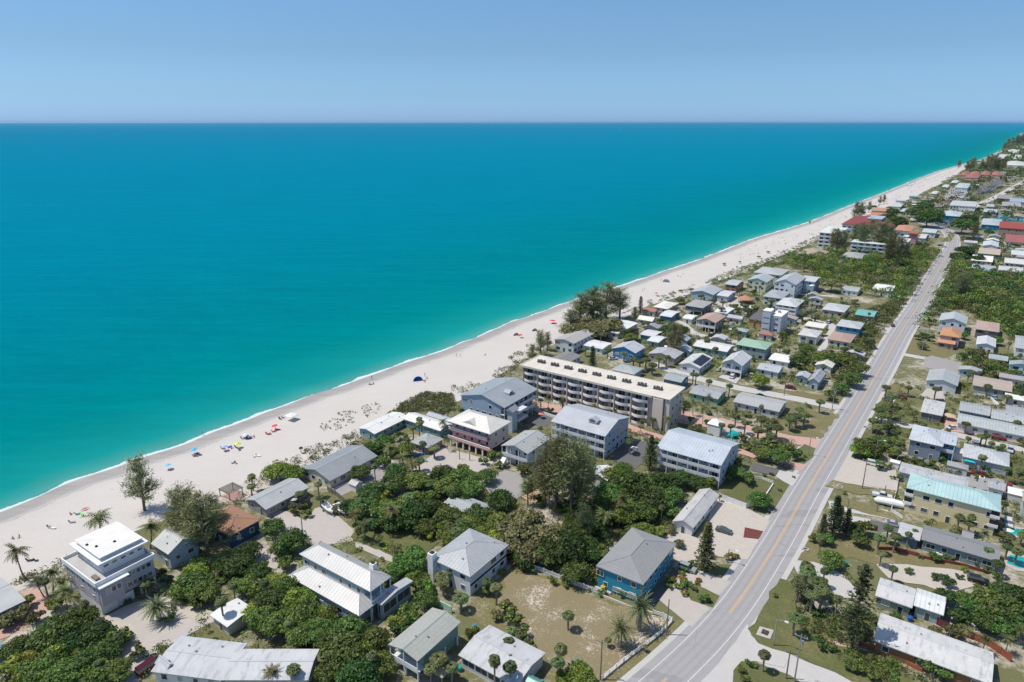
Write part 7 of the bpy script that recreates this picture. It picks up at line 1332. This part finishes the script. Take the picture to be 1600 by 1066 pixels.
# ------------------------------------------------------------------ the smaller cottages filling the blocks, and cars standing in the yards
CTS = [('white', (.74,.74,.72), 'flat'), ('pale grey', (.50,.53,.55), 'metal'), ('grey', (.36,.37,.385), 'shingle'), ('tan', (.44,.37,.31), 'shingle'), ('blue grey', (.40,.46,.52), 'metal'), ('silver', (.62,.64,.65), 'metal'), ('reddish', (.40,.20,.15), 'tile')]
WC = [(.6,.6,.56), (.5,.55,.58), (.62,.56,.44), (.35,.48,.5), (.55,.5,.48)]
def cottages(poly, n, lo=8, hi=13, gap=15):
    w_ = np.array([G(*p) for p in poly]); x0, y0 = w_.min(0); x1, y1 = w_.max(0); c = 0; tr = 0
    while c < n and tr < n*60:
        tr += 1; x, y = random.uniform(x0, x1), random.uniform(y0, y1); u, v = P(x, y)
        L_, D_ = random.uniform(lo, hi), random.uniform(lo*.75, hi*.7)
        if not inside(poly, u, v) or blocked(x, y, L_*.55) or any((x-b[0])**2+(y-b[1])**2 < gap*gap for b in BLOCK): continue
        ux = np.array([math.cos(GRID), math.sin(GRID)]); uy = np.array([-ux[1], ux[0]]); p = np.array([x, y]); z = random.choice([3, 3.2, 3.4, 5.6])
        A_, B_, C_ = [P(*(p+ux*a*L_/2+uy*b*D_/2), z) for a, b in ((-1, -1), (1, -1), (1, 1))]
        nm, col_, kd = random.choice(CTS); r, _, _ = h(None, None, A_, B_, C_, z, random.uniform(.7, 1.7), random.choice(['GA', 'GB', 'H']), (kd, tuple(q*random.uniform(.9, 1.05) for q in col_)), (random.choice(WC), 'stucco'))
        AUTO.append((r, nm+' roofed cottage', u, v)); c += 1
cottages([(1500,292),(1600,272),(1640,285),(1640,345),(1560,345),(1500,325)], 16, 10, 18, 24); cottages([(1500,372),(1640,372),(1640,440),(1520,438)], 12, 9, 14, 17)
cottages([(1395,318),(1470,300),(1500,330),(1440,328)], 8, 9, 15, 24); cottages([(1010,490),(1060,470),(1200,450),(1340,480),(1350,560),(1310,610),(1180,600),(1010,560)], 14, 7, 10, 12.5)
cottages([(1520,560),(1640,560),(1640,700),(1500,690),(1500,620)], 8, 7, 11, 14); cottages([(1590,700),(1640,700),(1640,860),(1580,830)], 3, 7, 10, 13); cottages([(1570,255),(1640,245),(1640,275),(1540,290)], 8, 14, 26, 34)
def yardcars(poly, n):
    w_ = np.array([G(*p) for p in poly]); x0, y0 = w_.min(0); x1, y1 = w_.max(0); c = 0; tr = 0
    while c < n and tr < n*60:
        tr += 1; x, y = random.uniform(x0, x1), random.uniform(y0, y1); u, v = P(x, y)
        dd = min(((x-b[0])**2+(y-b[1])**2)**.5-max(b[3], b[4]) for b in BLOCK)
        if not inside(poly, u, v) or dd > 4 or any(abs((x-b[0])*math.cos(b[2])+(y-b[1])*math.sin(b[2])) < b[3]+2 and abs(-(x-b[0])*math.sin(b[2])+(y-b[1])*math.cos(b[2])) < b[4]+2 for b in BLOCK): continue
        if any(np.min(np.linalg.norm(RCL-[x, y], axis=1)) < 9 for _ in (0,)): continue
        ci = random.randrange(len(cc_)); r = car(random.choice(['sedan', 'suv', 'suv', 'pickup']), u, v, random.choice([55, -35, 235, 145])+random.uniform(-6, 6), cc_[ci], None, parts=v > 480, group='cars standing in the cottage yards'); r.location = (x, y, .1)
        r['category'] = 'car'; AUTO.append((r, COLN[ci]+(' car' if r.name[:3] == 'car' else ' pickup truck'), u, v)); c += 1
yardcars([(1010,480),(1100,455),(1340,480),(1350,560),(1310,600),(1100,590),(1010,560)], 22); yardcars([(1500,370),(1640,370),(1640,440),(1520,440)], 14); yardcars([(1490,290),(1640,262),(1640,345),(1500,330)], 26)
yardcars([(1440,570),(1640,570),(1640,720),(1480,690)], 10); yardcars([(1400,700),(1640,700),(1640,860),(1500,830)], 5)
# ------------------------------------------------------------------ labels that single each thing out
ORD = ['', 'second', 'third', 'fourth', 'fifth', 'sixth', 'seventh', 'eighth', 'ninth', 'tenth', 'eleventh', 'twelfth', 'thirteenth', 'fourteenth', 'fifteenth', 'sixteenth', 'seventeenth', 'eighteenth', 'nineteenth', 'twentieth']
lms = [(s, x, y, *P(x, y)) for s, x, y, _ in LAND]; bls = [(s, x, y, *P(x, y)) for s, x, y in BL]+[l for l in lms if l[0] in ('the white beach villa', 'the pale roofed bungalow', 'the long grey motel', 'the blue grey condominium', 'the brilliant white roof', 'the broad pale beach house', 'the wide grey dune house', 'the tan hip roofed beach house', 'the long condominium', 'the stepped roof beach house', 'the beachside hotel block')]
groups = {}
for o, d, u, v in AUTO:
    if '|' in d: groups.setdefault((d[:-1], '', ''), []).append((u, v, o)); continue
    pool_ = bls if '@' in d else lms; d = d.replace('@', ''); x, y = o.location.x, o.location.y
    L_ = min(pool_, key=lambda l: (l[1]-x)**2+(l[2]-y)**2); du, dv = u-L_[3], v-L_[4]
    rel = ('left of' if du < 0 else 'right of') if abs(du) > abs(dv)*1.5 else ('in front of' if dv > 0 else 'behind')
    groups.setdefault((d, rel, L_[0]), []).append((u, v, o))
for (d, rel, lm), it in groups.items():
    it.sort(key=lambda t_: t_[0]); n = len(it)
    for i, (u, v, o) in enumerate(it):
        tail = (' '+rel+' '+lm) if rel else ''
        if n == 1: s = d+tail
        elif i == 0: s = 'leftmost '+d+tail
        elif i == n-1 and n > 2: s = 'rightmost '+d+tail
        elif n == 2: s = 'rightmost '+d+tail
        else: s = (ORD[i] if i < len(ORD) else 'far')+' '+d+' from left'+((', '+rel+' '+lm) if rel else '')
        o['label'] = s
seen = {}
for o in COL.objects:
    if o.parent is None and o.get('label'): seen.setdefault(o['label'], []).append(o)
print('DUP', sum(len(v) for v in seen.values() if len(v) > 1), [(k, len(v)) for k, v in seen.items() if len(v) > 1][:8])
print('LONG', [k for k in seen if len(k.split()) > 16][:5], 'THINGS', len(seen), 'TREES', sum(1 for o in COL.objects if o.get('category') in ('tree', 'palm')))
# ------------------------------------------------------------------ haze: the sea air between here and the horizon
HAZE = 0.0000135
hz = MB().box(-70000, 70000, -3000, 70000, -3, 130).obj('haze', None, kind='stuff')
m = bpy.data.materials.new('haze'); m.use_nodes = True; t = m.node_tree; t.nodes.clear(); out = t.nodes.new('ShaderNodeOutputMaterial'); pv = t.nodes.new('ShaderNodeVolumePrincipled')
pv.inputs['Color'].default_value = (.42, .78, 1, 1); pv.inputs['Density'].default_value = HAZE; pv.inputs['Anisotropy'].default_value = .2
t.links.new(pv.outputs[0], out.inputs['Volume']); hz.data.materials.append(m)
